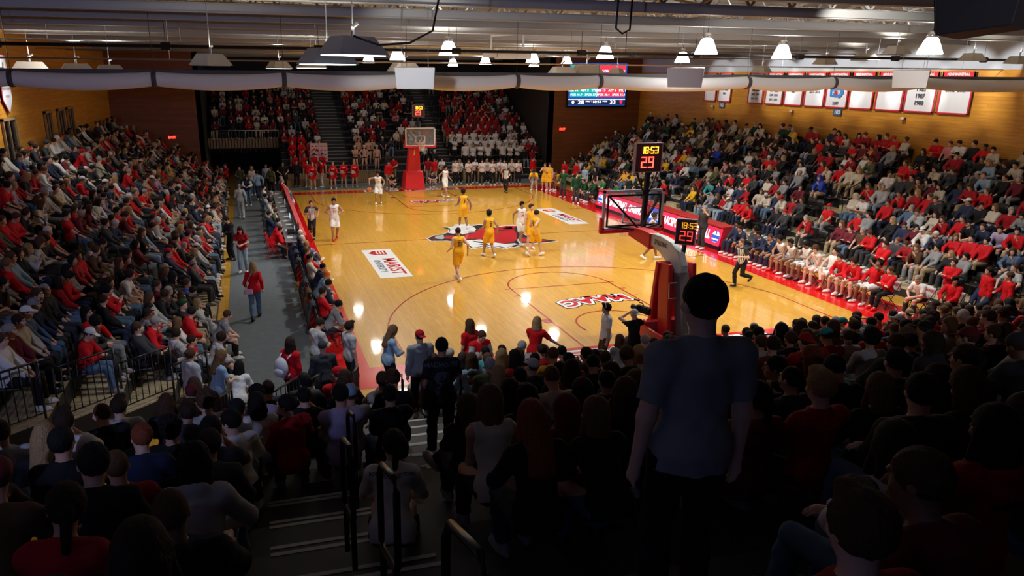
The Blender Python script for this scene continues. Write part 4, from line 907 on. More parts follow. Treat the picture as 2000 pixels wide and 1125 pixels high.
for i, (ya, yb, hd, yrs, ks) in enumerate(BN):
    o = empty('banner', (WX-.04, (ya+yb)/2, 6.4), -PI/2, "red-edged white %s banner dated %s, %s from the right on the wall" % ("women's" if hd[0] == 'W' else "men's", yrs.replace('\n', ' ').replace('  ', ' ').split(' ')[0], ORD[10-i]), 'banner'); w = yb-ya
    # seen from the court the wall's near side is on the right: text right = -Y world; local +X must point to -Y
    n = 14; t = MB(); vs = []
    for a in range(n+1):
        x = -w/2+w*a/n; d = -.03-.012*math.sin(a*1.9+i); vs += [(x, d, .84), (x, d-.01, -.84)]
    t.add(vs, [(2*a, 2*a+1, 2*a+3, 2*a+2) for a in range(n)]); t.build('cloth', M_BANW, o, True)
    t = MB(); t.box((-w/2, -.065, .64), (w/2, -.058, .84)); t.box((-w/2, -.065, -.84), (w/2, -.058, -.78)); t.box((-w/2, -.065, -.84), (-w/2+.07, -.058, .84)); t.box((w/2-.07, -.065, -.84), (w/2, -.058, .84)); t.build('border', M_BANR, o)
    text('lettering', hd, .135, frame((0, -.07, .735), (1, 0, 0), (0, 0, 1)), M_BANW, o, offset=.006, xs=w/1.45*(.86 if hd[0] == 'M' else .78), res=2)
    if SUB[i]: text('lettering', SUB[i], .13, frame((0, -.07, .42), (1, 0, 0), (0, 0, 1)), M_BANR, o, offset=.003, xs=.9, res=2)
    for q, ln in enumerate(yrs.split('\n')): text('lettering', ln, .17*ks, frame((0, -.07, (.12 if i != 6 else -.62)-q*.27*(1.05 if ks > 1.4 else .85)), (1, 0, 0), (0, 0, 1)), M_BINK, o, offset=.005, xs=.95, res=2)
    if i == 6:
        EBm = mat('banner_blue', (.03, .22, .60), .7)
        t = MB(); t.prism([(-.42, -.25), (.25, -.3), (.45, -.1), (.38, .2), (.1, .42), (-.3, .3), (-.45, .1)], 0, .005); t.build('emblem', EBm, o, xf=frame((0, -.072, -.05), (1, 0, 0), (0, 0, 1))); t = MB(); t.ball((-.02, -.09, -.12), .11, 10, sc=(1, .1, 1)); t.build('emblem', M_BANR, o)
        text('lettering', 'FINAL', .2, frame((.05, -.09, .13), (1, 0, .12), (0, 0, 1)), M_BANW, o, offset=.01, res=2); text('lettering', 'F UR', .26, frame((0, -.09, -.12), (1, 0, .08), (0, 0, 1)), M_BANW, o, offset=.01, res=2)
for s, y, z in (('103', -.35, 5.36), ('102', 9.1, 5.36)):
    o = empty('section_sign', (WX-.03, y, z), -PI/2, {'103': 'small dark section sign numbered 103 under the final-four banner', '102': 'small dark section sign numbered 102 under the two farthest banners'}[s], 'sign'); t = MB(); t.box((-.26, -.04, -.16), (.26, 0, .16)); t.build('plate', P_NAVY, o, bevel=.01); text('lettering', s, .26, frame((0, -.045, 0), (1, 0, 0), (0, 0, 1)), M_BANW, o, offset=.01)
for i, (u, v) in enumerate(((1392, 208), (1546, 218), (1764, 232))):
    r = ray(u, v); t_ = (WX-.1-CAMP[0])/r[0]; p = CAMP+r*t_; o = empty('wall_light', tuple(p), -PI/2, '%s of three little cream wall lights under the banners' % ['farthest', 'middle', 'nearest'][i], 'wall light'); t = MB(); t.ball((0, -.05, 0), .1, 10, sc=(1.1, .8, .8)); t.build('globe', mat('globe_cream', (.7, .66, .58), .4), o, True); t = MB(); t.box((-.05, -.03, -.05), (.05, .09, .05)); t.build('base', BLACK, o)
# left wall: pennant banners, windows, sensors
for i, (y, lab) in enumerate(((-3.15, 'white pointed pennant banner with red edge, left of the pair on the left wall'), (-1.75, 'white pointed pennant banner with red figures, right of the pair on the left wall'))):
    o = empty('pennant_banner', (-WX+.05, y, 6.6), PI/2, lab, 'banner'); p = [(-.5, .9), (.5, .9), (.5, -.55), (0, -1.), (-.5, -.55)]
    t = MB(); t.prism([(a*1.1, b*1.03-.0) for a, b in p][::-1], 0, .01); t.build('border', M_BANR, o, xf=frame((0, -.03, 0), (1, 0, 0), (0, 0, 1))); t = MB(); t.prism(p[::-1], .01, .02); t.build('cloth', M_BANW, o, xf=frame((0, -.03, 0), (1, 0, 0), (0, 0, 1)))
    text('lettering', ['M', '63'][i], [.9, .5][i], frame((0, -.06, [-.2, .2][i]), (1, 0, 0), (0, 0, 1)), M_BANR, o, offset=.02); 
    if i: text('lettering', 'UNION COUNTY', .12, frame((0, -.06, -.2), (1, 0, 0), (0, 0, 1)), M_BANR, o); text('lettering', 'MEMBER', .12, frame((0, -.06, -.45), (1, 0, 0), (0, 0, 1)), M_BANR, o)
for i, (ya, yb, za, zb) in enumerate(((-2.7, -1.1, 3.4, 5.45), (3.05, 4.2, 4.3, 5.45), (5.3, 6.6, 4.3, 5.45), (7.2, 8.5, 4.3, 5.45))):
    o = empty('window_%d' % (i+1), (-WX, (ya+yb)/2, 0)); o['kind'] = 'structure'; w = (yb-ya)/2; t = MB()
    for a, b in (((0, -w, za), (.09, -w+.09, zb)), ((0, w-.09, za), (.09, w, zb)), ((0, -w, zb-.09), (.09, w, zb)), ((0, -.03, za), (.06, .03, zb))): t.box(a, b)
    t.build('window_frame', M_FRONT, o); t = MB(); t.box((-.01, -w, za), (.02, w, zb)); t.build('window_glass', mat('dark_glass', (.006, .006, .008), .08), o)
# ---------------------------------------------------------------- courtside LED tables (right) and press tables (left)
LEDP = [(8.41, 5.96), (8.63, -5.2)]
def led_seg(y0, y1, label, texts, rects=()):
    x0 = 8.41+(5.96-y0)*.0197; o = empty('led_scorers_table', (x0, (y0+y1)/2, 0), -PI/2+.0197, label, 'led table'); L = abs(y1-y0)
    t = MB(); t.add([(-L/2, .06, 0), (L/2, .06, 0), (L/2, .75, 0), (-L/2, .75, 0), (-L/2, .22, .97), (L/2, .22, .97), (L/2, .75, .97), (-L/2, .75, .97)], [(0, 3, 2, 1), (4, 5, 6, 7), (0, 1, 5, 4), (1, 2, 6, 5), (2, 3, 7, 6), (3, 0, 4, 7)]); t.build('cabinet', mat('led_cabinet', (.30, .01, .015), .4), o)
    t = MB(); t.box((-L/2, -.0, 0), (L/2, .1, .17)); t.build('base', BLACK, o); t = MB(); t.box((-L/2, .10, .93), (L/2, .75, 1.0)); t.build('top_pad', mat('table_red', (.38, .02, .02), .4), o, bevel=.02)
    F = frame((0, .072, .53), (1, 0, 0), (0, .16, .8)); t = MB(); t.box((-L/2+.03, -.37, 0), (L/2-.03, .37, .006)); t.build('screen', E_('pink', (.86, .02, .10), 1.15), o, xf=F)
    for a, b, ma in rects: t = MB(); t.box((a, -.36, .008), (b, .36, .011)); t.build('screen_panel', ma, o, xf=F)
    for s, x, sz in texts: text('lettering', s, sz, F @ Matrix.Translation((x, 0, .014)), EW, o, xs=.62, offset=.02, shear=.0)
    def logo(x): 
        t = MB(); t.ball((x, 0, .012), .26, 14, sc=(1, 1, .02)); t.build('emblem', E_('logo', (.85, .88, 1.), 1.4), o, xf=F); t = MB(); t.box((x-.26, -.08, .016), (x+.26, .06, .022)); t.box((x-.2, -.22, .016), (x+.2, -.14, .022)); t.box((x-.04, .08, .016), (x+.04, .25, .022)); t.build('emblem', E_('logoblue', (.03, .10, .55), 1.3), o, xf=F)
    return logo
l = led_seg(5.96, .75, 'far pink LED courtside table reading MAAC BASKETBALL before the right stand', [('MAAC BASKETBALL', -.72, .52), ('CHAMPION', 1.62, .46)]); l(-2.25)
l = led_seg(.65, -.35, 'short blue LED courtside panel between the two pink LED tables', [('MARCH', 0, .42)], [(-.47, .47, E_('panelblue', (.02, .10, .60), 1.2))])
l = led_seg(-.45, -5.2, 'near pink LED courtside table reading MAACSPORTS BASKETBALL before the right stand', [('MAACSPORTS', -1.3, .5), ('BASKETBALL', .72, .5)]); l(2.0)
# press tables, left
for i, (y0, y1, lb) in enumerate(((7.3, 11., 'farthest red-faced press table beside the walkway'), (3.2, 7.2, 'red-faced press table in the middle of the left sideline row'), (-.2, 3.1, 'red-faced press table with the laptops, second nearest on the left sideline'), (-2.6, -.3, 'nearest red-faced press table on the left sideline'))):
    o = empty('press_table', (-8.55, (y0+y1)/2, 0), 0, lb, 'table'); L = (y1-y0)/2
    t = MB(); t.box((-.42, -L, .72), (.22, L, .76)); t.build('tabletop', mat('table_grey', (.12, .125, .13), .5), o, bevel=.006); t = MB(); t.box((.22, -L, .02), (.30, L, .97)); t.build('front_panel', REDV, o, bevel=.01); t = MB(); t.box((.20, -L, .97), (.38, L, 1.0)); t.build('top_cap', mat('cap_pink', (.62, .10, .10), .4), o)
    for yy in (-L+.1, L-.1):
        for xx in (-.38, .16): t = MB(); t.tube([(xx, yy, 0), (xx, yy, .72)], .02, 6); t.build('leg', STEEL, o)
pw = ['open laptop with a dark screen', 'open grey laptop', 'open laptop showing a pale screen']
for i, y in enumerate((-2.1, -1.3, -.6, .6, 1.5, 2.5, 4.0, 5.4, 6.6, 8.2, 9.6)):
    o = empty('laptop', (-8.62, y, .76), PI/2+.1*math.sin(i*3), '%s, %s from the camera on the left press tables' % (pw[i % 3], ORD[i]), 'laptop'); t = MB(); t.box((-.16, -.11, 0), (.16, .11, .018)); t.build('keyboard_base', mat('laptop_grey', (.10, .10, .11), .4), o)
    t = MB(); t.box((-.16, -.13, .0), (.16, -.115, .22)); t.build('screen', [mat('scr_dark', (.02, .02, .03), .2), mat('laptop_grey', (0, 0, 0)), E_('laptop', (.7, .8, .9), .8)][i % 3], o)
    p = empty('paper_sheet', (-8.75+.1*(i % 2), y+.38, .762), .3*math.sin(i*5), 'white sheet of paper lying beside the %s laptop from the camera on the press tables' % ORD[i], 'paper'); t = MB(); t.box((-.11, -.15, 0), (.11, .15, .003)); t.build('sheet', P_WHITE, p)
o = empty('telestrator_case', (-8.55, -.95, .76), 0, 'black equipment case with an open dark lid on the press table', 'case'); t = MB(); t.box((-.25, -.3, 0), (.2, .3, .12)); t.build('case_body', BLACK, o, bevel=.01); t = MB(); t.box((.18, -.3, .1), (.21, .3, .42)); t.build('lid', BLACK, o)
# ---------------------------------------------------------------- chairs
M_CHW = mat('chair_white', (.62, .62, .60), .5); M_CHN = mat('chair_black', (.02, .022, .03), .5)
def folding_chair(padm, framem, lettering=None, name='folding_chair'):
    o = empty(name, (0, 0, 0), 0, 'x', 'chair')
    t = MB(); t.box((-.21, -.19, .42), (.21, .21, .47)); t.build('seat', padm, o, bevel=.015)
    t = MB(); t.box((-.20, -.26, .58), (.20, -.22, .86)); bk = t.build('backrest', padm, o, bevel=.015)
    if lettering: text('lettering', lettering, .11, frame((0, -.265, .76), (1, 0, 0), (0, 0, 1)), M_BANR, bk, offset=.004); text('lettering', lettering, .11, frame((0, -.215, .76), (-1, 0, 0), (0, 0, 1)), M_BANR, bk, offset=.004)
    for x in (-.21, .21):
        t = MB(); t.tube([(x, .24, 0), (x, -.24, .86)], .011, 6); t.build('leg', framem, o); t = MB(); t.tube([(x, -.28, 0), (x, .18, .45)], .011, 6); t.build('leg', framem, o)
    t = MB(); t.tube([(-.21, .15, .15), (.21, .15, .15)], .009, 6); t.tube([(-.21, -.18, .10), (.21, -.18, .10)], .009, 6); t.build('crossbar', framem, o); return o
ch_w = folding_chair(M_CHW, BLACK, 'MARIST'); ch_n = folding_chair(M_CHN, BLACK); ch_r = folding_chair(REDV, REDV)
_first = {}
def put_chair(proto, x, y, rz, label, group):
    o = proto if proto not in _first else copy_tree(proto); _first[proto] = 1
    o.location = (x, y, .012); o.rotation_euler = (0, 0, rz); o['label'] = label; o['group'] = group; return o
# ---------------------------------------------------------------- basketball hoops
def digit(mb, x, z, s, c, ma=None):
    seg = {'0': 'abcdef', '1': 'bc', '2': 'abged', '3': 'abgcd', '4': 'fgbc', '5': 'afgcd', '6': 'afgedc', '7': 'abc', '8': 'abcdefg', '9': 'abcdfg'}[c]; w = s*.5; th = s*.11
    R = {'a': (0, s, w, s), 'b': (w, s/2, w, s), 'c': (w, 0, w, s/2), 'd': (0, 0, w, 0), 'e': (0, 0, 0, s/2), 'f': (0, s/2, 0, s), 'g': (0, s/2, w, s/2)}
    for q in seg:
        x0, z0, x1, z1 = R[q]; mb.box((x+x0-th/2, -.012, z+z0-th/2), (x+x1+th/2, 0, z+z1+th/2))
def shot_clock(parent, loc, rz, w, h, k=1.):
    o = bpy.data.objects.new('shot_clock', None); COL.objects.link(o); o.parent = parent; o.location = loc; o.rotation_euler = (0, 0, rz)
    t = MB(); t.box((-w/2, -.06, -h/2), (w/2, .06, h/2)); t.build('case', mat('clock_case', (.05, .012, .015), .5), o)
    t = MB(); b = .02
    for a, c in (((-w/2-b, -.07, -h/2-b), (-w/2, .07, h/2+b)), ((w/2, -.07, -h/2-b), (w/2+b, .07, h/2+b)), ((-w/2, -.07, h/2), (w/2, .07, h/2+b)), ((-w/2, -.07, -h/2-b), (w/2, .07, -h/2))): t.box(a, c)
    t.build('bezel', mat('bezel_rose', (.30, .20, .22), .4), o)
    for sg in (1, -1):
        X = Matrix.Rotation(0 if sg > 0 else PI, 4, 'Z')
        t = MB(); s = h*.22; x = -w*.30
        for c in '18': digit(t, x, h*.16, s, c); x += s*.78
        t.box((x-.01, -.012, h*.20), (x+.015, 0, h*.225)); t.box((x-.01, -.012, h*.29), (x+.015, 0, h*.315)); x += s*.28
        for c in '53': digit(t, x, h*.16, s, c); x += s*.78
        t.build('time_digits', E_('amber%g' % k, (1, .42, .02), 5*k), o, xf=X @ Matrix.Translation((-.02, -.064, 0)))
        t = MB(); s = h*.36; x = -w*.27
        for c in '29': digit(t, x, -h*.34, s, c); x += s*.80
        t.build('shot_digits', E_('redled%g' % k, (1, .05, .03), 6*k), o, xf=X @ Matrix.Translation((0, -.064, 0)))
    return o
def hoop(sg, label):
    """sg -1: near basket, +1: far basket (local +Y points to the court)"""
    o = empty('basketball_hoop', (0, sg*13.106, 0), 0 if sg < 0 else PI, label, 'basketball hoop')
    gl = mat('backboard_glass', (.85, .92, .95), .05, spec=.5); gl.node_tree.nodes['Principled BSDF'].inputs['Alpha'].default_value = .10
    t = MB(); t.box((-.90, -.01, 2.92), (.90, .01, 3.96)); t.build('backboard', gl, o)
    fr = WHITEP if sg > 0 else mat('board_frame', (.50, .50, .50), .4, .3)
    t = MB(); 
    for a, b in (((-.93, -.03, 2.88), (-.86, .02, 3.98)), ((.86, -.03, 2.88), (.93, .02, 3.98)), ((-.93, -.03, 3.91), (.93, .02, 3.98)), ((-.93, -.03, 2.88), (.93, .02, 2.95))): t.box(a, b)
    t.build('board_frame', fr, o)
    t = MB()
    for a, b in (((-.30, .011, 3.05), (-.26, .015, 3.5)), ((.26, .011, 3.05), (.30, .015, 3.5)), ((-.30, .011, 3.46), (.30, .015, 3.5)), ((-.30, .011, 3.05), (.30, .015, 3.09))): t.box(a, b)
    t.build('target_square', WHITEP, o)
    t = MB()
    for a, b in (((-.97, -.06, 2.80), (.97, .06, 2.90)), ((-.98, -.06, 2.81), (-.92, .06, 3.24)), ((.92, -.06, 2.81), (.98, .06, 3.24))): t.box(a, b)
    t.build('edge_padding', REDV, o, bevel=.012)
    ORG = mat('rim_orange', (.75, .12, .02), .4); t = MB(); t.tube([(.2286*math.cos(2*PI*k/28), .38+.2286*math.sin(2*PI*k/28), 3.05) for k in range(28)], .010, 8, closed=True); t.box((-.09, .01, 2.98), (.09, .17, 3.06)); t.tube([(-.09, .1, 2.98), (-.05, .17, 3.04)], .012, 6); rm = t.build('rim', ORG, o, True)
    t = MB(); N = 12; 
    for k in range(N):
        for d in (1, -1):
            pts = []
            for j in range(7):
                a = 2*PI*(k+d*j*.5)/N; r = .225-.10*(j/6)**.7; pts.append((r*math.cos(a), .38+r*math.sin(a), 3.04-.42*j/6))
            t.tube(pts, .005, 4)
    t.build('net', mat('net_white', (.7, .7, .68), .8), rm)
    FRM = mat('hoop_paint', (.62, .70, .68), .35) if sg < 0 else WHITEP
    # braces behind the board, boom, mast, padded base
    t = MB()
    for x in (-.80, .80):
        t.beam((x, -.06, 3.85), (0, -.45, 2.95), .05, .05); t.beam((x, -.06, 3.0), (0, -.45, 2.95), .05, .05)
    t.beam((-.82, -.06, 3.84), (.82, -.06, 3.84), .05, .05); t.beam((-.82, -.06, 3.0), (.82, -.06, 3.0), .05, .05); t.beam((-.8, -.06, 3.0), (-.8, -.06, 3.84), .04, .04); t.beam((.8, -.06, 3.0), (.8, -.06, 3.84), .04, .04)
    t.build('board_brace', BLACK, o)
    def boomseg(pts, w, h, name, ma, bev=.02):
        t = MB(); vs = []
        for (y, z, hh) in pts: vs += [(-w/2, y, z-hh/2), (w/2, y, z-hh/2), (w/2, y, z+hh/2), (-w/2, y, z+hh/2)]
        fs = [(0, 1, 2, 3), tuple(len(vs)-4+i for i in (3, 2, 1, 0))]
        for i in range(len(pts)-1): b = 4*i; fs += [(b, b+4, b+5, b+1), (b+1, b+5, b+6, b+2), (b+2, b+6, b+7, b+3), (b+3, b+7, b+4, b)]
        t.add(vs, fs); return t.build(name, ma, o, bevel=bev)
    if sg < 0:
        boomseg([(-.10, 2.86, .26), (-.9, 2.84, .40), (-1.25, 2.80, .42)], .30, .3, 'boom_padding', REDV)
        bm_ = boomseg([(-1.2, 2.86, .30), (-1.7, 2.82, .42), (-2.2, 2.66, .62), (-2.55, 2.35, .85), (-2.75, 2.05, .9)], .20, .3, 'boom', FRM)
        text('lettering', 'SPALDING', .17, frame((-.105, -1.75, 2.84), (0, -1, 0), (0, 0, 1)), BLACK, bm_, xs=.8, offset=.004)
        t = MB(); t.beam((.0, -2.62, 2.3), (.0, -3.05, .35), .26, .28); t.beam((.0, -2.95, 1.4), (.0, -3.6, .4), .10, .10); t.build('mast', mat('mast_grey', (.34, .37, .38), .35, .3), o)
        t = MB(); t.beam((-.05, -2.20, 2.5), (-.05, -1.98, .42), .78, .15, up=(0, 1, 0)); t.build('mast_padding', REDV, o, bevel=.03)
        t = MB(); t.beam((-.33, -2.42, 2.5), (-.36, -2.72, .42), .12, .50, up=(0, 1, 0)); t.build('mast_padding', REDV, o, bevel=.03); t = MB(); t.beam((.33, -2.42, 2.5), (.36, -2.72, .42), .12, .50, up=(0, 1, 0)); t.build('mast_padding', REDV, o, bevel=.03)
        t = MB(); t.tube([(-.2, -2.8, 2.1), (-.42, -2.8, 2.1), (-.42, -2.85, 1.72), (-.2, -2.85, 1.72)], .018, 6); t.tube([(.2, -2.8, 2.1), (.42, -2.8, 2.1), (.42, -2.85, 1.72), (.2, -2.85, 1.72)], .018, 6); t.build('handle', STEEL, o)
        t = MB(); t.box((-.62, -4.1, .08), (.62, -1.85, .38)); t.build('base', mat('mast_grey', (0, 0, 0)), o, bevel=.02)
        t = MB(); t.add([(-.68, -1.95, .02), (.68, -1.95, .02), (.68, -1.78, .02), (-.68, -1.78, .02), (-.68, -2.3, .95), (.68, -2.3, .95), (.68, -2.15, 1.0), (-.68, -2.15, 1.0)], [(0, 3, 2, 1), (4, 5, 6, 7), (0, 1, 5, 4), (1, 2, 6, 5), (2, 3, 7, 6), (3, 0, 4, 7)]); t.build('base_padding', REDV, o, bevel=.03)
        t = MB(); t.box((-.70, -3.6, .05), (-.62, -1.85, .85)); t.build('base_padding', REDV, o, bevel=.03); t = MB(); t.box((.62, -3.6, .05), (.70, -1.85, .85)); t.build('base_padding', REDV, o, bevel=.03)
        t = MB(); t.beam((.27, -.15, 2.95), (.27, -.15, 4.46), .11, .11); t.beam((-.05, -.1, 4.46), (.27, -.15, 3.75), .035, .035); t.beam((.60, -.1, 4.46), (.27, -.15, 3.75), .035, .035); t.build('clock_post', BLACK, o)
        shot_clock(o, (.265, -.1, 4.85), 0, .76, .74)
        t = MB(); t.beam((.1, -2.45, 2.6), (.1, -2.5, 3.0), .08, .08); t.build('clock_post', BLACK, o); shot_clock(o, (.1, -2.5, 3.3), -.7, .44, .60, .25)
    else:
        boomseg([(-.10, 2.86, .24), (-1.2, 2.8, .34), (-2.0, 2.6, .4)], .26, .3, 'boom', REDV)
        boomseg([(-1.35, 2.86, .1), (-1.36, 2.75, .1)], .66, .1, 'mast_cap', REDV)
        t = MB(); vs = []
        for z, hw, y0, y1 in ((2.85, .33, -1.75, -2.15), (1.2, .42, -1.8, -2.4), (1.15, .56, -1.72, -2.6), (.02, .66, -1.62, -2.8)): vs += [(-hw, y0, z), (hw, y0, z), (hw, y1, z), (-hw, y1, z)]
        fs = [(3, 2, 1, 0), (12, 13, 14, 15)]
        for i in range(3): b = 4*i; fs += [(b, b+1, b+5, b+4), (b+1, b+2, b+6, b+5), (b+2, b+3, b+7, b+6), (b+3, b, b+4, b+7)]
        t.add(vs, fs); t.build('mast_padding', REDV, o, bevel=.03)
        t = MB(); t.box((-.6, -4.2, .05), (.6, -2.6, .5)); t.build('base', BLACK, o)
        text('lettering', 'J', .32, frame((0, -1.735, 2.35), (-1, 0, 0), (0, 0, 1)), WHITEP, o, offset=.01)
        t = MB(); t.beam((.07, -.3, 2.95), (.07, -.3, 4.6), .07, .07); t.beam((-.2, -.2, 4.6), (.07, -.3, 4.0), .03, .03); t.beam((.34, -.2, 4.6), (.07, -.3, 4.0), .03, .03); t.build('clock_post', BLACK, o)
        shot_clock(o, (.07, -.2, 4.94), PI, .70, .66)
    return o
hoop(-1, 'near glass-backboard basket seen from behind, with grey boom, red pads and clock')
hoop(1, 'far basket with white-framed backboard on a tall red padded stand')
# basketball
bx, by = atz(721, 398); bx, by = atY(721, 361, by)[0], by
o = empty('basketball', (bx, by, .82), 0, 'orange basketball bounced by the white-shirted player at the far end', 'ball'); t = MB(); t.ball((0, 0, 0), .125, 16); t.build('ball_skin', mat('ball_orange', (.75, .22, .05), .6), o, True)
t = MB(); 
for a in (0, PI/2): t.tube([(.1255*math.cos(k*PI/12)*math.cos(a), .1255*math.cos(k*PI/12)*math.sin(a), .1255*math.sin(k*PI/12)) for k in range(24)], .0025, 4, closed=True)
t.build('seam', BLACK, o)
# cheer boards
for i, x in enumerate((-5.75, -5.15)):
    o = empty('fan_sign', (x, 20.2, 1.95), 0, '%s white card board with rows of small red logos in the far stand' % ['left-hand', 'right-hand'][i], 'sign'); t = MB(); t.box((-.29, -.02, -.62), (.29, .02, .62)); t.build('card', mat('card_pink', (.72, .50, .52), .7), o); t = MB()
    for a in range(4):
        for b_ in range(2): t.ball((-.12+b_*.24, -.03, .42-a*.28), .06, 8, sc=(1.2, .1, .8))
    t.build('logos', P_FOX, o)
t = MB(); t.tube([(-.9, 0, 0), (-.9, 0, .72)], .02); t.tube([(.9, 0, 0), (.9, 0, .72)], .02)
o = empty('cheer_bench', (-6.7, 17.93, 0), 0, 'low plywood box bench behind the front row of cheerleaders', 'bench'); t = MB(); t.box((-1.3, -.2, 0), (1.6, .2, .42)); t.build('bench_box', M_FRONT, o, bevel=.01); t = MB(); t.box((-1.32, -.22, .42), (1.62, .22, .46)); t.build('bench_top', M_FRONT, o)
# video board behind the camera, whose light spills over the upper rows
o = empty('video_board', (-14.2, YN+.12, 6.7), 0, 'wide blue-lit video board on the wall behind the topmost rows', 'video board'); t = MB(); t.box((-2.3, -.1, -1.2), (2.3, .05, 1.2)); t.build('casing', BLACK, o); t = MB(); t.box((-2.2, .05, -1.1), (2.2, .07, 1.1)); t.build('screen', mat('video_glow', (.1, .1, .1), .4, emit=BOARD_NEAR, ecol=(.30, .42, 1.)), o)
# accent wash lights above the banners (aimed track lights), fixture beams and added fill spots
def wash(p, q, e, ang=70, col=(1, .97, .93)):
    L = bpy.data.lights.new('wash_light', 'SPOT'); L.energy = e; L.spot_size = math.radians(ang); L.spot_blend = .5; L.color = col; L.shadow_soft_size = .1; o = bpy.data.objects.new('wash_light', L); COL.objects.link(o); o.location = p; o.rotation_euler = (Vector(q)-Vector(p)).to_track_quat('-Z', 'Y').to_euler(); return o
for y in (-16, -13.8, -11.6, -9.2, -7., -4.7, -2.5, -.3, 2.0, 4.2, 7.8, 9.6): wash((WX-3.2, y, 8.1), (WX, y, 6.75), WALLWASH_POWER*(1 if y < 5 else .5), 54)
wash((-WX+3.0, -2.6, 8.1), (-WX, -2.7, 6.7), WALLWASH_POWER, 56)
for (u, v), y, rz, s, lb, lit, pale in FL: p = atY(u, v, y); wash((p[0], p[1], p[2]+.25), (p[0], p[1], 12), 130, 160, (1, .95, .86))     # the indirect fixtures throw light up on the roof
wash((-14.5, -31.5, 7.3), (-11, -17, 9.2), 1500, 80, (.45, .52, 1.)); wash((-4, -32.5, 7.6), (-2, -20, 9.3), 300, 80, (.8, .82, 1.))  # added spots without a fixture, blue and neutral, to brighten the near roof
wash((-7.6, -17.2, 7.5), (-4, -12., 6.6), 420, 75); wash((3.2, -17.5, 7.9), (6., -12, 6.8), 300, 95)  # added spots that brighten the fronts of the hanging speakers
for (u, v), y, rz, s, lb, lit, pale in FL:      # the lit hooded fixtures over the left stand shine down on it
    if lit and u < 700: p = atY(u, v, y); wash((p[0], p[1], p[2]-.2), (p[0]-(1.5 if u < 300 else 0), p[1]+1, 0), 80 if u < 300 else 330, 120 if u < 300 else 100, (.95, .98, 1.))
wash((1.5, -15.4, 7.9), (4.5, -18.5, 0), 330, 110)  # added fill spot without a fixture, for the front rows at the right
# ---------------------------------------------------------------- people on and around the court
def face_to(x, y, tx, ty): return math.atan2(ty-y, tx-x)-PI/2
_seenl = set()
def P_(u, v, pose, rz, top, bot, hair, label, skin=0, z=0., shoe='white', h=.012, hgt=None, head=None, **k):
    """standing/moving person whose feet meet the floor at image point u,v (or whose head top is at `head`)"""
    if head is not None:
        x, y = atz(u, v, z+head); 
    else: x, y = atz(u, v, z)
    return person(pose, (x, y, z+.012), math.radians(rz), top, bot, hair, skin, shoe, h, label=label, **k)
# rz: facing angle, 0 = towards the far end (+Y), 180 = towards the camera end, 90 = left, -90 = right
WJ, YJ = ('tank', 'white'), ('tank', 'gold')
def player(u, v, pose, rz, team, num, label, skin, hair, nm='', **k):
    j = WJ if team == 'w' else YJ
    o = P_(u, v, pose, rz, j, ('shorts', j[1]), hair, label, skin, scale=1.08, group=None, **k)
    ink = P_FOXI if team == 'w' else M_INK
    r = rig(pose); cz = r.chest[2]
    decal(o, 'jersey', num, .20, cz-.03, ink, True, bold=.04); decal(o, 'jersey', num, .13, cz-.05, ink, False, bold=.04)
    if team == 'w': decal(o, 'jersey', 'MARIST', .06, cz+.07, ink, False)
    else: decal(o, 'jersey', nm or 'SIENA', .055, cz+.10, ink, True)
    return o
P_FOXI = mat('ink_red', (.45, .01, .02), .7); M_INK = mat('ink_black', (.015, .015, .02), .7); M_INKW = mat('ink_white', (.7, .7, .7), .7)
def referee(u, v, pose, rz, label, hair, skin=1, **k):
    o = P_(u, v, pose, rz, ('tee', 'white'), ('pants', 'black'), hair, label, skin, shoe='black', **k)
    g = next(c for c in o.children if c.name.startswith('shirt')); me = g.data.copy(); g.data = me
    me.materials.clear(); me.materials.append(M_STRIPE); return o
M_STRIPE = bpy.data.materials.new('striped_shirt'); M_STRIPE.use_nodes = True; nt = M_STRIPE.node_tree; co = nt.nodes.new('ShaderNodeTexCoord'); sp = nt.nodes.new('ShaderNodeSeparateXYZ'); nt.links.new(co.outputs['Object'], sp.inputs[0])
def mth(op, a, b_=None):
    n = nt.nodes.new('ShaderNodeMath'); n.operation = op
    if hasattr(a, 'is_linked'): nt.links.new(a, n.inputs[0])
    else: n.inputs[0].default_value = a
    if b_ is not None: n.inputs[1].default_value = b_
    return n.outputs[0]
s1 = mth('GREATER_THAN', mth('SINE', mth('MULTIPLY', sp.outputs[0], 110.)), 0.); s2 = mth('LESS_THAN', mth('ABSOLUTE', sp.outputs[0]), .165); n = nt.nodes.new('ShaderNodeMath'); n.operation = 'MULTIPLY'; nt.links.new(s1, n.inputs[0]); nt.links.new(s2, n.inputs[1])
s3 = mth('LESS_THAN', sp.outputs[2], 1.36); n2 = nt.nodes.new('ShaderNodeMath'); n2.operation = 'MULTIPLY'; nt.links.new(n.outputs[0], n2.inputs[0]); nt.links.new(s3, n2.inputs[1])
mx = nt.nodes.new('ShaderNodeMix'); mx.data_type = 'RGBA'; mx.inputs[6].default_value = (.012, .012, .014, 1); mx.inputs[7].default_value = (.75, .75, .75, 1); nt.links.new(n2.outputs[0], mx.inputs[0]); nt.links.new(mx.outputs[2], nt.nodes['Principled BSDF'].inputs['Base Color']); nt.nodes['Principled BSDF'].inputs['Roughness'].default_value = .8
referee(611, 466, 'run2', 172, 'referee in striped shirt jogging towards the camera by the left sideline', ('buzz', 'black'), 2)
referee(988, 376, 'walk2', 150, 'referee in striped shirt standing below the far baseline right of the basket', ('buzz', 'grey'), 1)
referee(1444, 560, 'run', 95, 'bald referee in striped shirt running in front of the near LED table', ('buzz', 'light brown'), 1)
player(655, 469, 'jog', 178, 'w', '31', 'player in white jersey 31 and red shoes jogging beside the left sideline', 3, ('crop', 'black'), shoe='red')
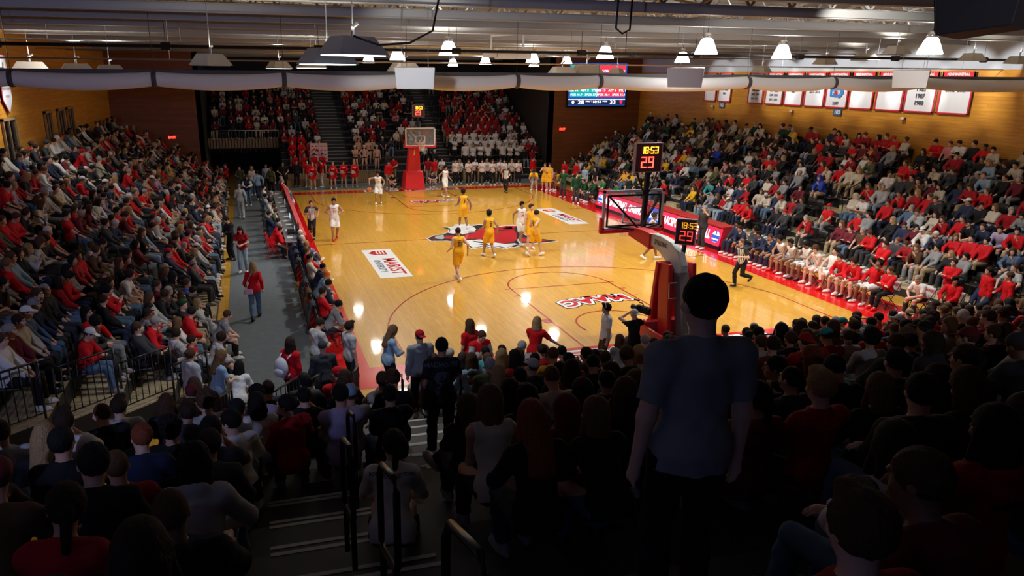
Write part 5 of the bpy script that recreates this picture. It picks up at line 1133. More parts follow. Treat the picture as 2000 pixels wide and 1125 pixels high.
player(740, 398, 'dribble', 165, 'w', '4', 'player in white jersey 4 dribbling the orange ball near the far baseline', 3, ('curly', 'black'))
player(869, 385, 'walk', -150, 'w', '1', 'player in white jersey walking right of the far basket', 3, ('crop', 'black'))
player(905, 447, 'walk2', 8, 'y', '3', 'player in yellow jersey 3 seen from behind above the fox logo', 4, ('curly', 'black'))
player(895, 547, 'walk', 12, 'y', '21', 'player in yellow jersey 21 seen from behind, nearest yellow player', 1, ('short', 'dark brown'))
player(955, 502, 'walk2', 14, 'y', '0', 'player in yellow jersey 0 seen from behind on the fox logo', 3, ('curly', 'black'))
player(1016, 478, 'walk', -172, 'w', '24', 'player in white jersey 24 with white headband facing the camera on the fox logo', 3, ('crop', 'black'), hat=('headband', 'white'))
player(1034, 486, 'stand', -168, 'y', '11', 'player in yellow shirt facing the camera behind another yellow player', 1, ('crop', 'brown'), )
player(1043, 500, 'walk', -70, 'y', '5', 'player in yellow jersey in side view right of white player 24', 1, ('short', 'dark brown'))
player(1268, 506, 'walk2', -118, 'w', '2', 'player in white walking right, half hidden behind the near basket', 4, ('crop', 'black'))
P_(1369, 486, 'st_wave', 95, ('jacket', 'charcoal'), ('pants', 'charcoal'), ('short', 'grey'), 'grey-haired coach in dark suit raising one arm before the LED tables', 1, scale=1.05)
# team bench on the right sideline
bl = [('suit', 'navy', 'black', 4), ('suit', 'navy', 'dark brown', 3), ('suit', 'charcoal', 'black', 3), ('suit', 'navy', 'black', 4), ('suit', 'navy', 'brown', 3),
      ('w', 0, 'black', 3), ('w', 0, 'black', 4), ('w', 0, 'black', 4), ('w', 0, 'brown', 1), ('w', 0, 'dark brown', 1), ('red', 0, 'dark brown', 1), ('red', 0, 'dark brown', 1), ('red', 0, 'black', 4), ('redp', 0, 'brown', 1), ('back', 'white', 'grey', 1), ('redp', 0, 'black', 3), ('suit', 'navy', 'grey', 1)]
bp = ['s_lap', 's_fwd', 's_cross', 's_fwd', 's_chin', 's_fwd', 's_fwd', 's_phone', 's_chin', 's_legx', 's_fwd', 's_fwd', 'drink', 's_cross', 's_fwd', 's_side', 's_lap']
for i, (kd, c, hc, sk) in enumerate(bl):
    y = -5.75-.60*i-(.0 if i < 14 else .25); x = 8.95+.004*i*(-1)
    if i >= 14: x += .45*(i-13)
    what = {'suit': 'coach in a %s suit' % c, 'w': 'player in white kit', 'red': 'player in red top and shorts', 'redp': 'man in red pullover', 'back': 'grey-haired man in white'}[kd]
    nb = 'the LED table'
    top = {'suit': ('jacket', c), 'w': WJ, 'red': ('long', 'red'), 'redp': ('long', 'red'), 'back': ('tee', 'white')}[kd]
    bot = {'suit': ('pants', c), 'w': ('shorts', 'white'), 'red': ('shorts', 'white'), 'redp': ('pants', 'black'), 'back': ('pants', 'charcoal')}[kd]
    if c == 0: c = 'white'
    person(bp[i], (x, y, .015), PI/2, top, bot, (['crop', 'short', 'curly'][i % 3] if hc != 'grey' else 'buzz', hc), sk, ['white', 'red', 'white', 'black'][i % 4] if kd != 'suit' else 'white', .012,
           label='%s seated %s from %s on the home bench' % (what, ORD[i], nb), scale=1.06 if kd in 'w red' else 1., under=('tee', 'white') if kd == 'suit' else None, hat=('headband', 'white') if i == 10 else None)
    put_chair(ch_w, x+.02, y, PI/2, 'white-padded folding chair %s from the near LED table end of the home bench' % ORD[i], 'white folding chairs of the home bench')
put_chair(ch_w, 9.5, -14.2, PI/2, 'empty white-padded folding chair behind the near end of the home bench', 'white folding chairs of the home bench')
for (u, v, rz, pose, lb, hc, sk) in ((1567, 548, 100, 'st_cross', 'young man in red pullover with arms crossed behind the home bench', 'dark brown', 1),): pass
for x, y, rz, pose, hc, sk, lb in ((10.2, -11.9, 100, 'st_cross', 'dark brown', 1, 'bearded man in red pullover standing behind the home bench, farthest of those in red'), (10.2, -14.5, 110, 'st_cross', 'dark brown', 1, 'young man in red pullover, arms crossed, in the middle of the standing reds'), (10.25, -15.6, 70, 'stand', 'dark brown', 1, 'man in red pullover in side view, second from the near end of the home bench'), (10.35, -16.2, 60, 'stand2', 'brown', 1, 'young man in red pullover standing nearest the rail at the near end of the bench')):
    person(pose, (x, y, .012), math.radians(rz), ('long', 'red'), ('pants', 'khaki'), ('short', hc), sk, 'white', .012, label=lb)
person('st_hold', (11.3, -16.9, .31), math.radians(80), ('hood', 'light grey'), ('pants', 'charcoal'), ('short', 'black'), 4, 'white', .012, label='tall man in a grey hoodie looking down beside the standing reds', scale=1.05)
# visitors' bench, far right
vis = [('bend', 1043, 372, 150, ('tee', 'yellow'), ('pants', 'light grey'), 'short', 'black', 3, 'person bending over in a yellow shirt and grey trousers at the far right corner'), ('st_clap', 1063, 372, 140, ('tank', 'gold'), ('shorts', 'gold'), 'short', 'brown', 1, 'clapping player in yellow, left of the pair at the visitors bench'), ('stand', 1072, 373, 130, ('tank', 'gold'), ('shorts', 'gold'), 'crop', 'brown', 1, 'player in yellow with hands at the face, right of the pair at the visitors bench'),
       ('point', 1099, 386, 130, ('long', 'dark green'), ('pants', 'charcoal'), 'buzz', 'black', 1, 'coach in a dark green pullover standing tall with arm out, leftmost green coach'), ('st_wave', 1124, 398, 160, ('long', 'dark green'), ('pants', 'charcoal'), 'short', 'brown', 1, 'coach in a dark green pullover raising a hand, nearest green coach'), ('bend', 1143, 378, 60, ('tee', 'green'), ('pants', 'charcoal'), 'short', 'dark brown', 1, 'man in a bright green shirt leaning forward behind the green coaches')]
for pose, u, v, rz, t_, b_, hk, hc, sk, lb in vis: P_(u, v, pose, rz, t_, b_, (hk, hc), lb, sk, shoe='white')
vs = [('s_chin', 9.0, 13.2, ('tank', 'gold'), ('shorts', 'gold'), 3, 'player in yellow seated with his head in his hands at the visitors bench'), ('s_fwd', 9.0, 12.4, ('tank', 'gold'), ('shorts', 'gold'), 4, 'player in yellow seated leaning forward at the visitors bench'), ('s_fwd', 9.0, 9.2, ('long', 'dark green'), ('pants', 'charcoal'), 1, 'coach in dark green seated farthest of the three leaning forward'), ('s_fwd', 9.0, 8.4, ('long', 'dark green'), ('pants', 'charcoal'), 2, 'coach in dark green seated in the middle of the three leaning forward'), ('s_lap', 9.0, 7.6, ('long', 'dark green'), ('pants', 'charcoal'), 1, 'coach in dark green seated nearest of the three at the visitors bench'), ('s_lap', 9.7, 7.9, ('tee', 'green'), ('pants', 'charcoal'), 1, 'staff member in bright green shirt seated behind the green coaches, left one'), ('s_phone', 9.8, 6.2, ('tee', 'green'), ('pants', 'charcoal'), 1, 'staff member in bright green shirt seated right behind the far LED table end')]
for i, (pose, x, y, t_, b_, sk, lb) in enumerate(vs):
    person(pose, (x, y, .012), PI/2, t_, b_, (['short', 'crop'][i % 2], 'dark brown'), sk, 'white', .014, label=lb); put_chair(ch_n, x, y, PI/2, 'black folding chair under the %s' % lb.split(' seated')[0], 'black folding chairs of the visitors bench')
for x, y, rz, t_, b_, lb in ((8.6, 16.3, 200, 'red', 'khaki', 'man in a bright red jacket in side view at the far right corner'), (9.9, 13.9, 120, 'red', 'black', 'person in a red jacket standing left of the pair behind the visitors bench'), (10.3, 13.0, 110, 'red', 'charcoal', 'person in a red jacket standing right of the pair behind the visitors bench'), (9.8, 10.6, 110, 'light blue', 'denim', 'person in a pale shirt standing behind the tall green coach'), (10.2, 10.0, 100, 'black', 'black', 'dark-clad woman standing behind the green coaches'), (10.1, 5.6, 20, 'charcoal', 'pale denim', 'man in a charcoal shirt seen from behind right of the bright green shirt'), (10.1, 4.5, 15, 'black', 'pale denim', 'officer in a black lettered shirt seen from behind before the right stand')):
    q = person('stand' if y > 6 else 'stand2', (x, y, .012), math.radians(rz), ('long' if t_ == 'red' else 'tee', t_), (('pants'), b_), ('short' if 'woman' not in lb else 'long', 'dark brown'), 1, 'white', .014, label=lb)
    if 'officer' in lb: decal(q, 'shirt', 'POLICE', .09, 1.36, M_INKW, True)
# courtside chairs along the left sideline (row facing the court)
lc = [('long', 'navy', 'buzz', 'white', 's_lap'), ('long', 'navy', 'short', 'white', 's_legx'), ('jacket', 'navy', 'bun', 'blond', 's_side'), ('long', 'red', 'short', 'light brown', 's_legx'), ('long', 'cream', 'buzz', 'black', 's_legx'), ('long', 'navy', 'buzz', 'black', 's_fwd'), ('long', 'light blue', 'beanie', 'orange', 's_fwd'), ('jacket', 'navy', 'short', 'dark brown', 's_chin'), ('long', 'red', 'short', 'dark brown', 's_lap'), ('long', 'grey', 'short', 'black', 's_fwd')]
bc = ['denim', 'denim', 'pale denim', 'pale denim', 'olive', 'olive', 'khaki', 'navy', 'black', 'charcoal']
for i, (tk, tc, hk, hc, pose) in enumerate(lc):
    x, y = -8.42, -3.3-1.03*i
    hat = ('beanie', 'orange') if hk == 'beanie' else None
    person(pose, (x, y, .012), -PI/2, (tk, tc), ('pants', bc[i]), None if hat else (hk, hc), 1 if i % 4 else 2, 'white', .012, label='%s in %s seated %s from the press tables, left courtside row' % ('person with orange beanie' if hat else '%s-haired person' % hc, tc, ORD[i]), hat=hat, fem=1 if hk == 'bun' else 0)
    put_chair(ch_n, x-.02, y, -PI/2, 'black folding chair %s from the press tables in the left courtside row' % ORD[i], 'black folding chairs of the left courtside row')
    if i < 9: put_chair(ch_n, x-.02, y-.515, -PI/2, 'empty black folding chair after the %s person of the left courtside row' % ORD[i], 'black folding chairs of the left courtside row')
def drape(x, y, cname, lb):
    o = empty('jacket', (x, y, 0), 0, lb, 'jacket'); t = MB(); n = 8; vs = []
    for i in range(n+1):
        a = -.26+.52*i/n; w = .02*math.sin(i*2.1+y)
        vs += [(.10+w, a*.9, .62), (.05, a, .88), (-.04, a, .90), (-.09+w, a*1.05, .80), (-.14+w, a*1.1, .40), (-.12+w*2, a*1.05, .16+.03*math.sin(i*1.7))]
    fs = []
    for i in range(n):
        for j in range(5): fs.append((6*i+j, 6*i+j+1, 6*i+6+j+1, 6*i+6+j))
    t.add(vs, fs); q = t.build('cloth', M_CLOTH, o, True); q.color = (*CL[cname], 1); md = q.modifiers.new('thick', 'SOLIDIFY'); md.thickness = .025
    for sg_ in (-1, 1): t = MB(); t.tube([(-.12, sg_*.28, .78), (-.17, sg_*.31, .5), (-.15, sg_*.30, .25)], [.05, .055, .045], 8); q = t.build('sleeve', M_CLOTH, o, True); q.color = (*CL[cname], 1)
for i, (y, c) in enumerate(((-3.8, 'navy'), (-4.9, 'navy'), (-6.1, 'charcoal'), (-9.0, 'charcoal'), (-10.1, 'brown'), (-11.4, 'charcoal'))): drape(-8.70, y, c, '%s jacket over a chair, %s from the press tables in the left courtside row' % (c, ORD[i]))
# people at the press tables
for i, (y, tc, tk, hk, hc, pose, sk) in enumerate(((-2.0, 'red', 'hood', 'buzz', 'dark brown', 's_fwd', 1), (-1.15, 'red', 'hood', 'buzz', 'grey', 's_fwd', 1), (-.2, 'navy', 'hood', 'short', 'dark brown', 's_fwd', 1), (1.1, 'navy', 'jacket', 'short', 'black', 's_lap', 1), (2.2, 'olive', 'long', 'short', 'brown', 's_fwd', 1), (3.4, 'white', 'long', 'short', 'brown', 's_fwd', 1), (4.6, 'cream', 'tee', 'short', 'dark brown', 's_phone', 2), (6.2, 'light blue', 'long', 'short', 'black', 's_lap', 3), (7.6, 'charcoal', 'jacket', 'short', 'grey', 's_fwd', 1), (9.2, 'white', 'tee', 'buzz', 'black', 's_lap', 1))):
    person(pose, (-9.42, y, .012), -PI/2, (tk, tc), ('pants', 'charcoal'), (hk, hc), sk, 'black', .014, label='%s-haired person in a %s top working at the press tables, %s from the camera' % (hc, tc, ORD[i]))
    put_chair(ch_r if i < 2 else ch_n, -9.44, y, -PI/2, '%s folding chair %s from the camera behind the press tables' % ('red' if i < 2 else 'black', ORD[i]), 'folding chairs behind the press tables')
for i, (y, tc, b2, lb) in enumerate(((11.6, 'red', 'denim', 'person in a red shirt seated courtside just past the press tables'), (12.3, 'navy', 'khaki', 'man in a navy jacket and tan trousers seated courtside past the press tables'), (13.0, 'white', 'charcoal', 'person in white seated courtside near the far left corner'))): person('s_lap', (-8.35, y, .012), -PI/2, ('long', tc), ('pants', b2), ('short', 'grey'), 1, 'white', .014, label=lb); put_chair(ch_n, -8.37, y, -PI/2, 'black folding chair under the %s' % lb.split(' seated')[0], 'folding chairs past the press tables')
# walkway people
P_(477, 532, 'st_hold', 170, ('tee', 'crimson'), ('pants', 'pale denim'), ('longwavy', 'dark brown'), 'woman with red cap, red shirt and ripped jeans walking towards the camera on the walkway', 1, fem=1, hat=('cap', 'red'))
P_(501, 624, 'walk', -4, ('long', 'red'), ('pants', 'denim'), ('long', 'blond'), 'blonde woman in a red sweater walking away along the walkway', 1, fem=1, shoe='black')
x, y = atz(501, 624); o = empty('shoulder_bag', (x-.16, y-.20, .92), .1, 'small lavender shoulder bag on the back of the blonde woman in red', 'bag'); t = MB(); t.box((-.12, -.045, -.08), (.12, .045, .08)); q = t.build('pouch', M_CLOTH, o, bevel=.03); q.color = (.6, .35, .5, 1); t = MB(); t.tube([(-.10, 0, .07), (-.02, .02, .30), (.14, .09, .56), (.20, .16, .60)], .008, 5); q = t.build('strap', M_CLOTH, o); q.color = (.6, .35, .5, 1)
P_(455, 508, 'st_hold', 120, ('hood', 'black'), ('pants', 'black'), ('short', 'black'), 'young man in a black hoodie standing by the front edge of the left stand', 1, shoe='black')
P_(472, 427, 'walk2', 5, ('long', 'light grey'), ('pants', 'light grey'), ('buzz', 'grey'), 'bald man in a pale shirt and grey trousers on the walkway', 1)
P_(486, 402, 'st_hold', 175, ('vest', 'navy'), ('pants', 'denim'), ('longwavy', 'brown'), 'long-haired person in a navy vest over white sleeves facing the camera on the walkway', 1, under=('long', 'white'), fem=1)
P_(506, 392, 'walk', 30, ('long', 'light blue'), ('pants', 'navy'), ('short', 'black'), 'dark-haired person in a blue shirt and backpack far down the walkway', 3)
P_(495, 382, 'stand', 20, ('tee', 'white'), ('pants', 'denim'), ('bob', 'blond'), 'blonde woman in a white shirt seen from behind far down the walkway', 1, fem=1)
P_(473, 380, 'stand2', 160, ('tee', 'olive'), ('pants', 'denim'), ('short', 'black'), 'person in an olive shirt and dark cap far down the walkway', 1, hat=('cap', 'black'))
P_(444, 375, 'st_cross', 130, ('long', 'red'), ('pants', 'black'), ('short', 'brown'), 'man in a red pullover with crossed arms at the mouth of the far portal', 1)
P_(522, 376, 'stand', 190, ('tee', 'light blue'), ('pants', 'black'), ('long', 'black'), 'woman in a pale blue shirt near the portal at the far left corner', 2, fem=1)
P_(533, 383, 'stand2', 150, ('jacket', 'olive'), ('pants', 'black'), ('longwavy', 'brown'), 'woman in a dark green jacket and white cap beyond the press tables', 1, fem=1, hat=('cap', 'white'))
P_(555, 371, 'st_hips', 190, ('tee', 'black'), ('pants', 'black'), ('short', 'dark brown'), 'security officer in black left of the far stand stair', 1, shoe='black')
P_(581, 366, 'stand', 180, ('long', 'black'), ('pants', 'black'), ('buzz', 'black'), 'man all in black standing before the far stand stair', 1, shoe='black')
# cheerleaders, front row, and dance team
ch = [(602, 366, 0), (612, 370, 1), (630, 366, 2), (652, 369, 1), (672, 366, 1), (693, 366, 1)]
for i, (u, v, kd) in enumerate(ch):
    if kd == 1:
        q = P_(u, v, 'st_pom', 170+10*(i % 3), ('long', 'red'), ('skirt', 'red'), (['tail', 'bun', 'longwavy'][i % 3], ['brown', 'blond'][i % 2]), 'cheerleader in red and white holding pom-poms, %s from the left in the front row' % ORD[i], 1, fem=1, scale=.97)
        decal(q, 'shirt', 'MARIST', .07, 1.30, M_INKW, False)
        for s, c in ((-1, 'white'), (1, 'red')):
            pm = empty('pom_pom', (q.location.x+s*.14, q.location.y-.33, 1.02), 0, '%s pom-pom held by the cheerleader %s from the left' % (c if c == 'white' else 'dark red', ORD[i]), 'pom-pom'); rs = random.Random(i*3+s); t = MB()
            for k in range(90):
                d = Vector((rs.gauss(0, 1), rs.gauss(0, 1), rs.gauss(0, 1))).normalized(); t.beam((0, 0, 0), d*(.10+.05*rs.random()), .012, .004)
            w = t.build('streamers', M_CLOTH, pm); w.color = (*CL['white' if c == 'white' else 'crimson'], 1)
    else: P_(u, v, 'stand', 165 if kd == 0 else 100, ('tee', 'red'), ('pants', 'tan' if kd == 0 else 'white'), ('short', 'dark brown'), '%s in a red shirt and %s trousers among the cheerleaders' % (('person', 'tan') if kd == 0 else ('kneeling-back person', 'white')), 1)
dn = [(864, 366, 0), (886, 370, 0), (899, 368, 1), (911, 370, 1), (929, 368, 0), (938, 366, 1), (959, 368, 0), (974, 366, 0), (989, 367, 1), (1003, 366, 0), (1020, 366, 1), (945, 372, 1)]
dn = [(863, 357), (889, 361), (897, 359), (915, 361), (927, 358), (941, 361), (950, 358), (962, 361), (975, 359), (984, 361), (998, 359), (1012, 360)]
for i, (u, v) in enumerate(dn):
    q = P_(u, v, ['st_pom', 'stand', 'st_hold', 'stand2'][i % 4], 172+(i*37) % 30-15, ('tee', 'white'), ('pants', 'black'), (['tail', 'bun', 'long', 'longwavy'][(i*5) % 4], ['dark brown', 'brown', 'blond', 'black'][(i*3) % 4]), 'dance team member in white shirt and black trousers, %s from the left' % ORD[i], 1, fem=1, scale=.96, h=.014)
    decal(q, 'shirt', 'MARIST', .07, 1.28, P_FOXI, False)
    if i % 2 == 0:
        pm = empty('pom_pom', (q.location.x, q.location.y-.36, 1.0), 0, 'red and white pom-pom held by the dance team member %s from the left' % ORD[i], 'pom-pom'); rs = random.Random(i); t = MB()
        for k in range(90): d = Vector((rs.gauss(0, 1), rs.gauss(0, 1), rs.gauss(0, 1))).normalized(); t.beam((0, 0, 0), d*(.12+.06*rs.random()), .014, .004)
        w = t.build('streamers', M_CLOTH, pm); w.color = (*CL[['crimson', 'white'][i//2 % 2]], 1)
# people around the far basket
for u, v, pose, rz, t_, b_, hk, lb in ((760, 368, 'stand', 170, ('long', 'red'), 'khaki', 'short', 'man in red and khakis standing left of the far basket'), (771, 370, 'squat', 120, ('tee', 'black'), 'black', 'short', 'photographer in black crouching left of the far basket'), (770, 356, 'st_hold', 160, ('tee', 'red'), 'khaki', 'short', 'person in a red shirt right beside the padded far basket stand'), (848, 360, 'stand', 180, ('tee', 'red'), 'tan', 'buzz', 'man in a red polo and tan trousers right of the far basket'), (842, 366, 'squat', 200, ('tee', 'navy'), 'denim', 'short', 'person in a navy shirt and jeans sitting low right of the far basket'), (836, 358, 'stand', 190, ('tee', 'crimson'), 'tan', 'long', 'woman in a dark red shirt beside the far basket post')):
    P_(u, v, pose, rz, t_, ('pants', b_), (hk, 'dark brown'), lb, 3 if hk == 'buzz' else 1, h=.014)
# near baseline people
P_(681, 628, 'stand', -70, ('tee', 'light grey'), ('pants', 'charcoal'), ('crop', 'dark brown'), 'young man in a grey T-shirt in side view at the near left corner', 1, head=1.76)
P_(615, 620, 'st_hold', -60, ('tee', 'light grey'), ('pants', 'charcoal'), ('short', 'dark brown'), 'young man in a grey T-shirt beside the last courtside chairs', 1, head=1.78)
P_(757, 643, 'st_hold', -75, ('long', 'light blue'), ('pants', 'black'), ('long', 'light brown'), 'long-haired girl in a pale blue sweatshirt standing at the near baseline', 1, head=1.66, fem=1)
P_(820, 637, 'stand', 6, ('hood', 'grey'), ('pants', 'black'), ('short', 'dark brown'), 'man with a dark red cap turned back and a grey hoodie on the near aisle', 1, z=.62, head=1.84, hat=('capback', 'crimson'), h=.010)
q = person('stand2', (-7.8, -22.1, nz(5)+.01), math.radians(-4), ('tee', 'black'), ('pants', 'black'), ('short', 'black'), 3, 'black', .010, label='man in a black T-shirt with a printed skull standing on the near aisle')
q.scale = (1.02,)*3; INKP = mat('ink_grey', (.05, .05, .065), .8); decal(q, 'shirt', 'MADHOUSE', .085, 1.40, INKP, True, xs=1.); decal(q, 'shirt', 'LONDON', .07, 1.02, INKP, True, xs=1.); decal(q, 'shirt', '@', .20, 1.23, INKP, True, bold=.05, xs=1.); decal(q, 'shirt', 'X', .15, 1.11, INKP, True, bold=.01, xs=1.6)
P_(918, 632, 'stand', 20, ('tee', 'red'), ('pants', 'charcoal'), ('long', 'brown'), 'long-haired woman in red turned away beside the man in the red vest', 1, head=1.66, fem=1)
P_(936, 636, 'st_hold', 190, ('vest', 'red'), ('pants', 'charcoal'), ('short', 'brown'), 'man with glasses in a red vest over grey sleeves looking down at the near baseline', 1, head=1.80, under=('tee', 'light grey'), h=.010)
P_(1047, 628, 'reach', -35, ('tee', 'red'), ('pants', 'charcoal'), ('bob', 'blond'), 'blonde woman in a red shirt holding a cup and reaching right at the near baseline', 1, head=1.66, fem=1, h=.010)
P_(1187, 590, 'stand', 78, ('tee', 'white'), ('pants', 'brown'), ('crop', 'black'), 'young man in a white polo with a headset standing on the near baseline lettering', 2, head=1.80, h=.010)
x, y = atz(1187, 590, 1.8); o = empty('headset', (x-.07, y+.01, 1.66), math.radians(78), 'thin white headset worn by the young man in the white polo', 'headset'); t = MB(); t.tube([(.10*math.cos(a), -.01, .10*math.sin(a)+.02) for a in [i*PI/8 for i in range(9)]], .007, 5); t.build('band', WHITEP, o); t = MB(); t.ball((.10, -.01, .0), .03, 8, sc=(.5, 1, 1)); t.ball((-.10, -.01, .0), .03, 8, sc=(.5, 1, 1)); t.tube([(.10, 0, -.01), (.08, .10, -.05)], .004, 4); t.build('ear_pads', BLACK, o)
q = P_(1243, 606, 'camera', 12, ('long', 'black'), ('pants', 'charcoal'), None, 'cameraman in black with a grey cap seated at the near baseline behind a big camera', 1, head=1.42, hat=('capback', 'light grey'), h=.010)
cx, cy = q.location.x, q.location.y
o = empty('television_camera', (cx+.20, cy+.10, 1.40), math.radians(20), 'black shoulder television camera held by the seated cameraman', 'camera')
o.scale = (.9, .72, .95); t = MB(); t.box((-.07, -.28, -.09), (.07, .18, .10)); t.build('camera_body', BLACK, o, bevel=.02); t = MB(); t.tube([(0, .18, 0), (0, .30, 0), (0, .42, 0)], [.055, .06, .075], 14); t.build('lens', BLACK, o, True); t = MB(); t.box((-.06, -.36, -.10), (.06, -.27, .08)); t.build('battery', BLACK, o, bevel=.01); t = MB(); t.tube([(-.0, -.1, .10), (-.0, .0, .17), (0, .12, .16)], .015, 6); t.tube([(-.03, .10, .22), (-.03, .32, .22)], .025, 8); t.box((-.14, .05, .0), (-.07, .2, .08)); t.build('handle', BLACK, o, True)
o = empty('stool', (cx, cy-.02, .01), 0, 'black low stool under the seated cameraman', 'stool'); t = MB(); t.tube([(0, 0, .47), (0, 0, .52)], .19, 16); t.build('seat', BLACK, o)
for k in range(4): a = PI/4+k*PI/2; t = MB(); t.tube([(.05*math.cos(a), .05*math.sin(a), .48), (.22*math.cos(a), .22*math.sin(a), 0)], .014, 6); t.build('leg', BLACK, o)
P_(628, 664, 'stand2', 10, ('jacket', 'charcoal'), ('pants', 'black'), None, 'broad person in a charcoal puffer coat and dark beanie seen from behind near the corner', 1, head=1.8, hat=('beanie', 'charcoal'), fat=.03, h=.010)
P_(566, 668, 'stand', -40, ('long', 'red'), ('pants', 'black'), ('long', 'dark brown'), 'long-haired girl in red with a white backpack at the end of the walkway', 1, head=1.66, fem=1, h=.010)
x, y = atz(566, 668, 1.66); o = empty('backpack', (x-.17, y-.13, 1.18), math.radians(-42), 'white backpack worn by the long-haired girl in red', 'backpack'); t = MB(); t.ball((0, -.06, 0), .17, 14, sc=(.95, .62, 1.35)); q = t.build('bag_body', M_CLOTH, o, True); q.color = (.6, .6, .68, 1); t = MB(); t.ball((0, -.14, -.08), .11, 12, sc=(1.1, .55, .9)); q = t.build('front_pocket', M_CLOTH, o, True); q.color = (.55, .55, .62, 1)
t = MB(); t.tube([(-.10, .02, .18), (-.12, .12, .24), (-.12, .24, .10), (-.11, .20, -.12), (-.1, .02, -.2)], .018, 6); t.tube([(.10, .02, .18), (.12, .12, .24), (.12, .24, .10), (.11, .20, -.12), (.1, .02, -.2)], .018, 6); q = t.build('shoulder_straps', M_CLOTH, o, True); q.color = (.6, .6, .68, 1)
P_(371, 693, 'stand', -50, ('hood', 'light grey'), ('pants', 'grey'), ('bun', 'brown'), 'woman in a puffy pale grey hooded jacket below the left stand', 1, head=1.64, fem=1, fat=.02, h=.010)
P_(420, 698, 'st_hold', -60, ('tee', 'light blue'), ('pants', 'black'), ('longwavy', 'light brown'), 'long-haired woman in a pale blue knit top looking up below the left stand', 1, head=1.62, fem=1, h=.010)
P_(459, 709, 's_fwd', -10, ('long', 'white'), ('pants', 'black'), ('bob', 'black'), 'black-haired person in white with bent back at the near end of the walkway', 1, head=1.36, fem=1, h=.010)
P_(405, 653, 's_fwd', -75, ('hood', 'light grey'), ('pants', 'charcoal'), ('curly', 'dark brown'), 'photographer in a grey hoodie with curly hair and a camera by the walkway', 1, head=1.30, h=.010)
P_(373, 643, 's_lap', -80, ('vest', 'red'), ('pants', 'black'), ('short', 'dark brown'), 'young man in a red and grey varsity jacket behind the photographer', 1, head=1.5, under=('long', 'light grey'), h=.010)
P_(418, 603, 's_fwd', -85, ('tee', 'grey'), ('pants', 'black'), ('short', 'brown'), 'young man in a grey shirt leaning over his knees beside the walkway', 1, head=1.35)
P_(385, 583, 's_lap', -85, ('long', 'light grey'), ('pants', 'pale denim'), ('long', 'blond'), 'blonde girl in pale grey seated next to the leaning young man', 1, head=1.36, fem=1)
P_(386, 576, 's_back', -85, ('hood', 'cream'), ('pants', 'charcoal'), None, 'person in a dark grey beanie seated behind the blonde girl at the walkway', 1, head=1.38, hat=('beanie', 'charcoal'))
for i, (u, v, z) in enumerate(((418, 612, 0), (386, 592, 0), (376, 655, 0), (407, 662, 0))):
    x, y = atz(u, v, 1.3); put_chair(ch_n, x, y, -PI/2, ['black folding chair under the leaning young man by the walkway', 'black folding chair under the blonde girl by the walkway', 'black folding chair under the varsity jacket wearer', 'black folding chair under the curly-haired photographer'][i], 'black folding chairs beside the walkway')
# the tall man standing in the foreground, seen from behind
q = person('stand', (-8.20, -28.45, 4.21), math.radians(-9), ('tee', 'grey'), ('pants', 'black'), ('short', 'black'), 1, 'black', .008, scale=1.05, label='tall man in a blue-grey T-shirt standing with his back to the camera in the foreground', face=False)
q = person('s_fwd', (-9.25, -26.2, nz(9)+.02), math.radians(-12), ('tee', 'white'), ('pants', 'black'), ('tail', 'dark brown'), 1, 'white', .010, label='girl in a white lettered T-shirt sitting low on the foreground stair', fem=1)
decal(q, 'shirt', 'POWERED BY RED FOXES', .035, .98, M_INK, True, xs=.9)
FIG = [o for o in bpy.data.objects if o.get('category') == 'person']
NCOURT = len(FIG); print('court people', NCOURT)
# ---------------------------------------------------------------- spectators
SEATS = []   # (x, y, zfloor, rz, stand, row, col)
def clear(y, aisles, w=.62): return all(abs(y-a) > w for a in aisles)
for sg in (-1, 1):
    for k in range(8):
        x = sg*(row_x(k)+1.20+(.0 if sg > 0 else .25 if k == 0 else 0)); y = (LEND[k]+.55 if sg < 0 else -15.2-k*.45); c = 0
        while y < 17.0:
            if clear(y, AIS[sg]) and not (sg > 0 and k == 0 and y < -16.5): SEATS.append([x, y, row_z(k), -sg*-PI/2 if sg > 0 else -PI/2, 'R' if sg > 0 else 'L', k, c]); c += 1
            y += .53
for n in range(NROW):
    x = (-10.9 if n < 2 else -11.2 if n < 5 else -11.9 if n < 7 else -13.2 if n <= 8 else -17.2); c = 0; xr = 9.4+n*.3 if n < 10 else 3.
    while x < xr:
        if not any(a-.22 < x < b+.22 for a, b, n0 in NA if n >= n0 and not (b-a < 1.2 and n > 7 and a < -7 and a > -9)) and not (n < 3 and x < -8.4): SEATS.append([x, ny(n)-.42, nz(n), 0., 'N', n, c]); c += 1
        x += .55
for n in range(15):
    x = (FX0+.5 if n >= 6 else -7.6); c = 0
    while x < FX1-.4:
        if not any(a-.2 < x < b+.2 for a, b in FA[:2]) and not (n < 1): SEATS.append([x, fy(n)+.35, fz(n), PI, 'F', n, c]); c += 1
        x += .56
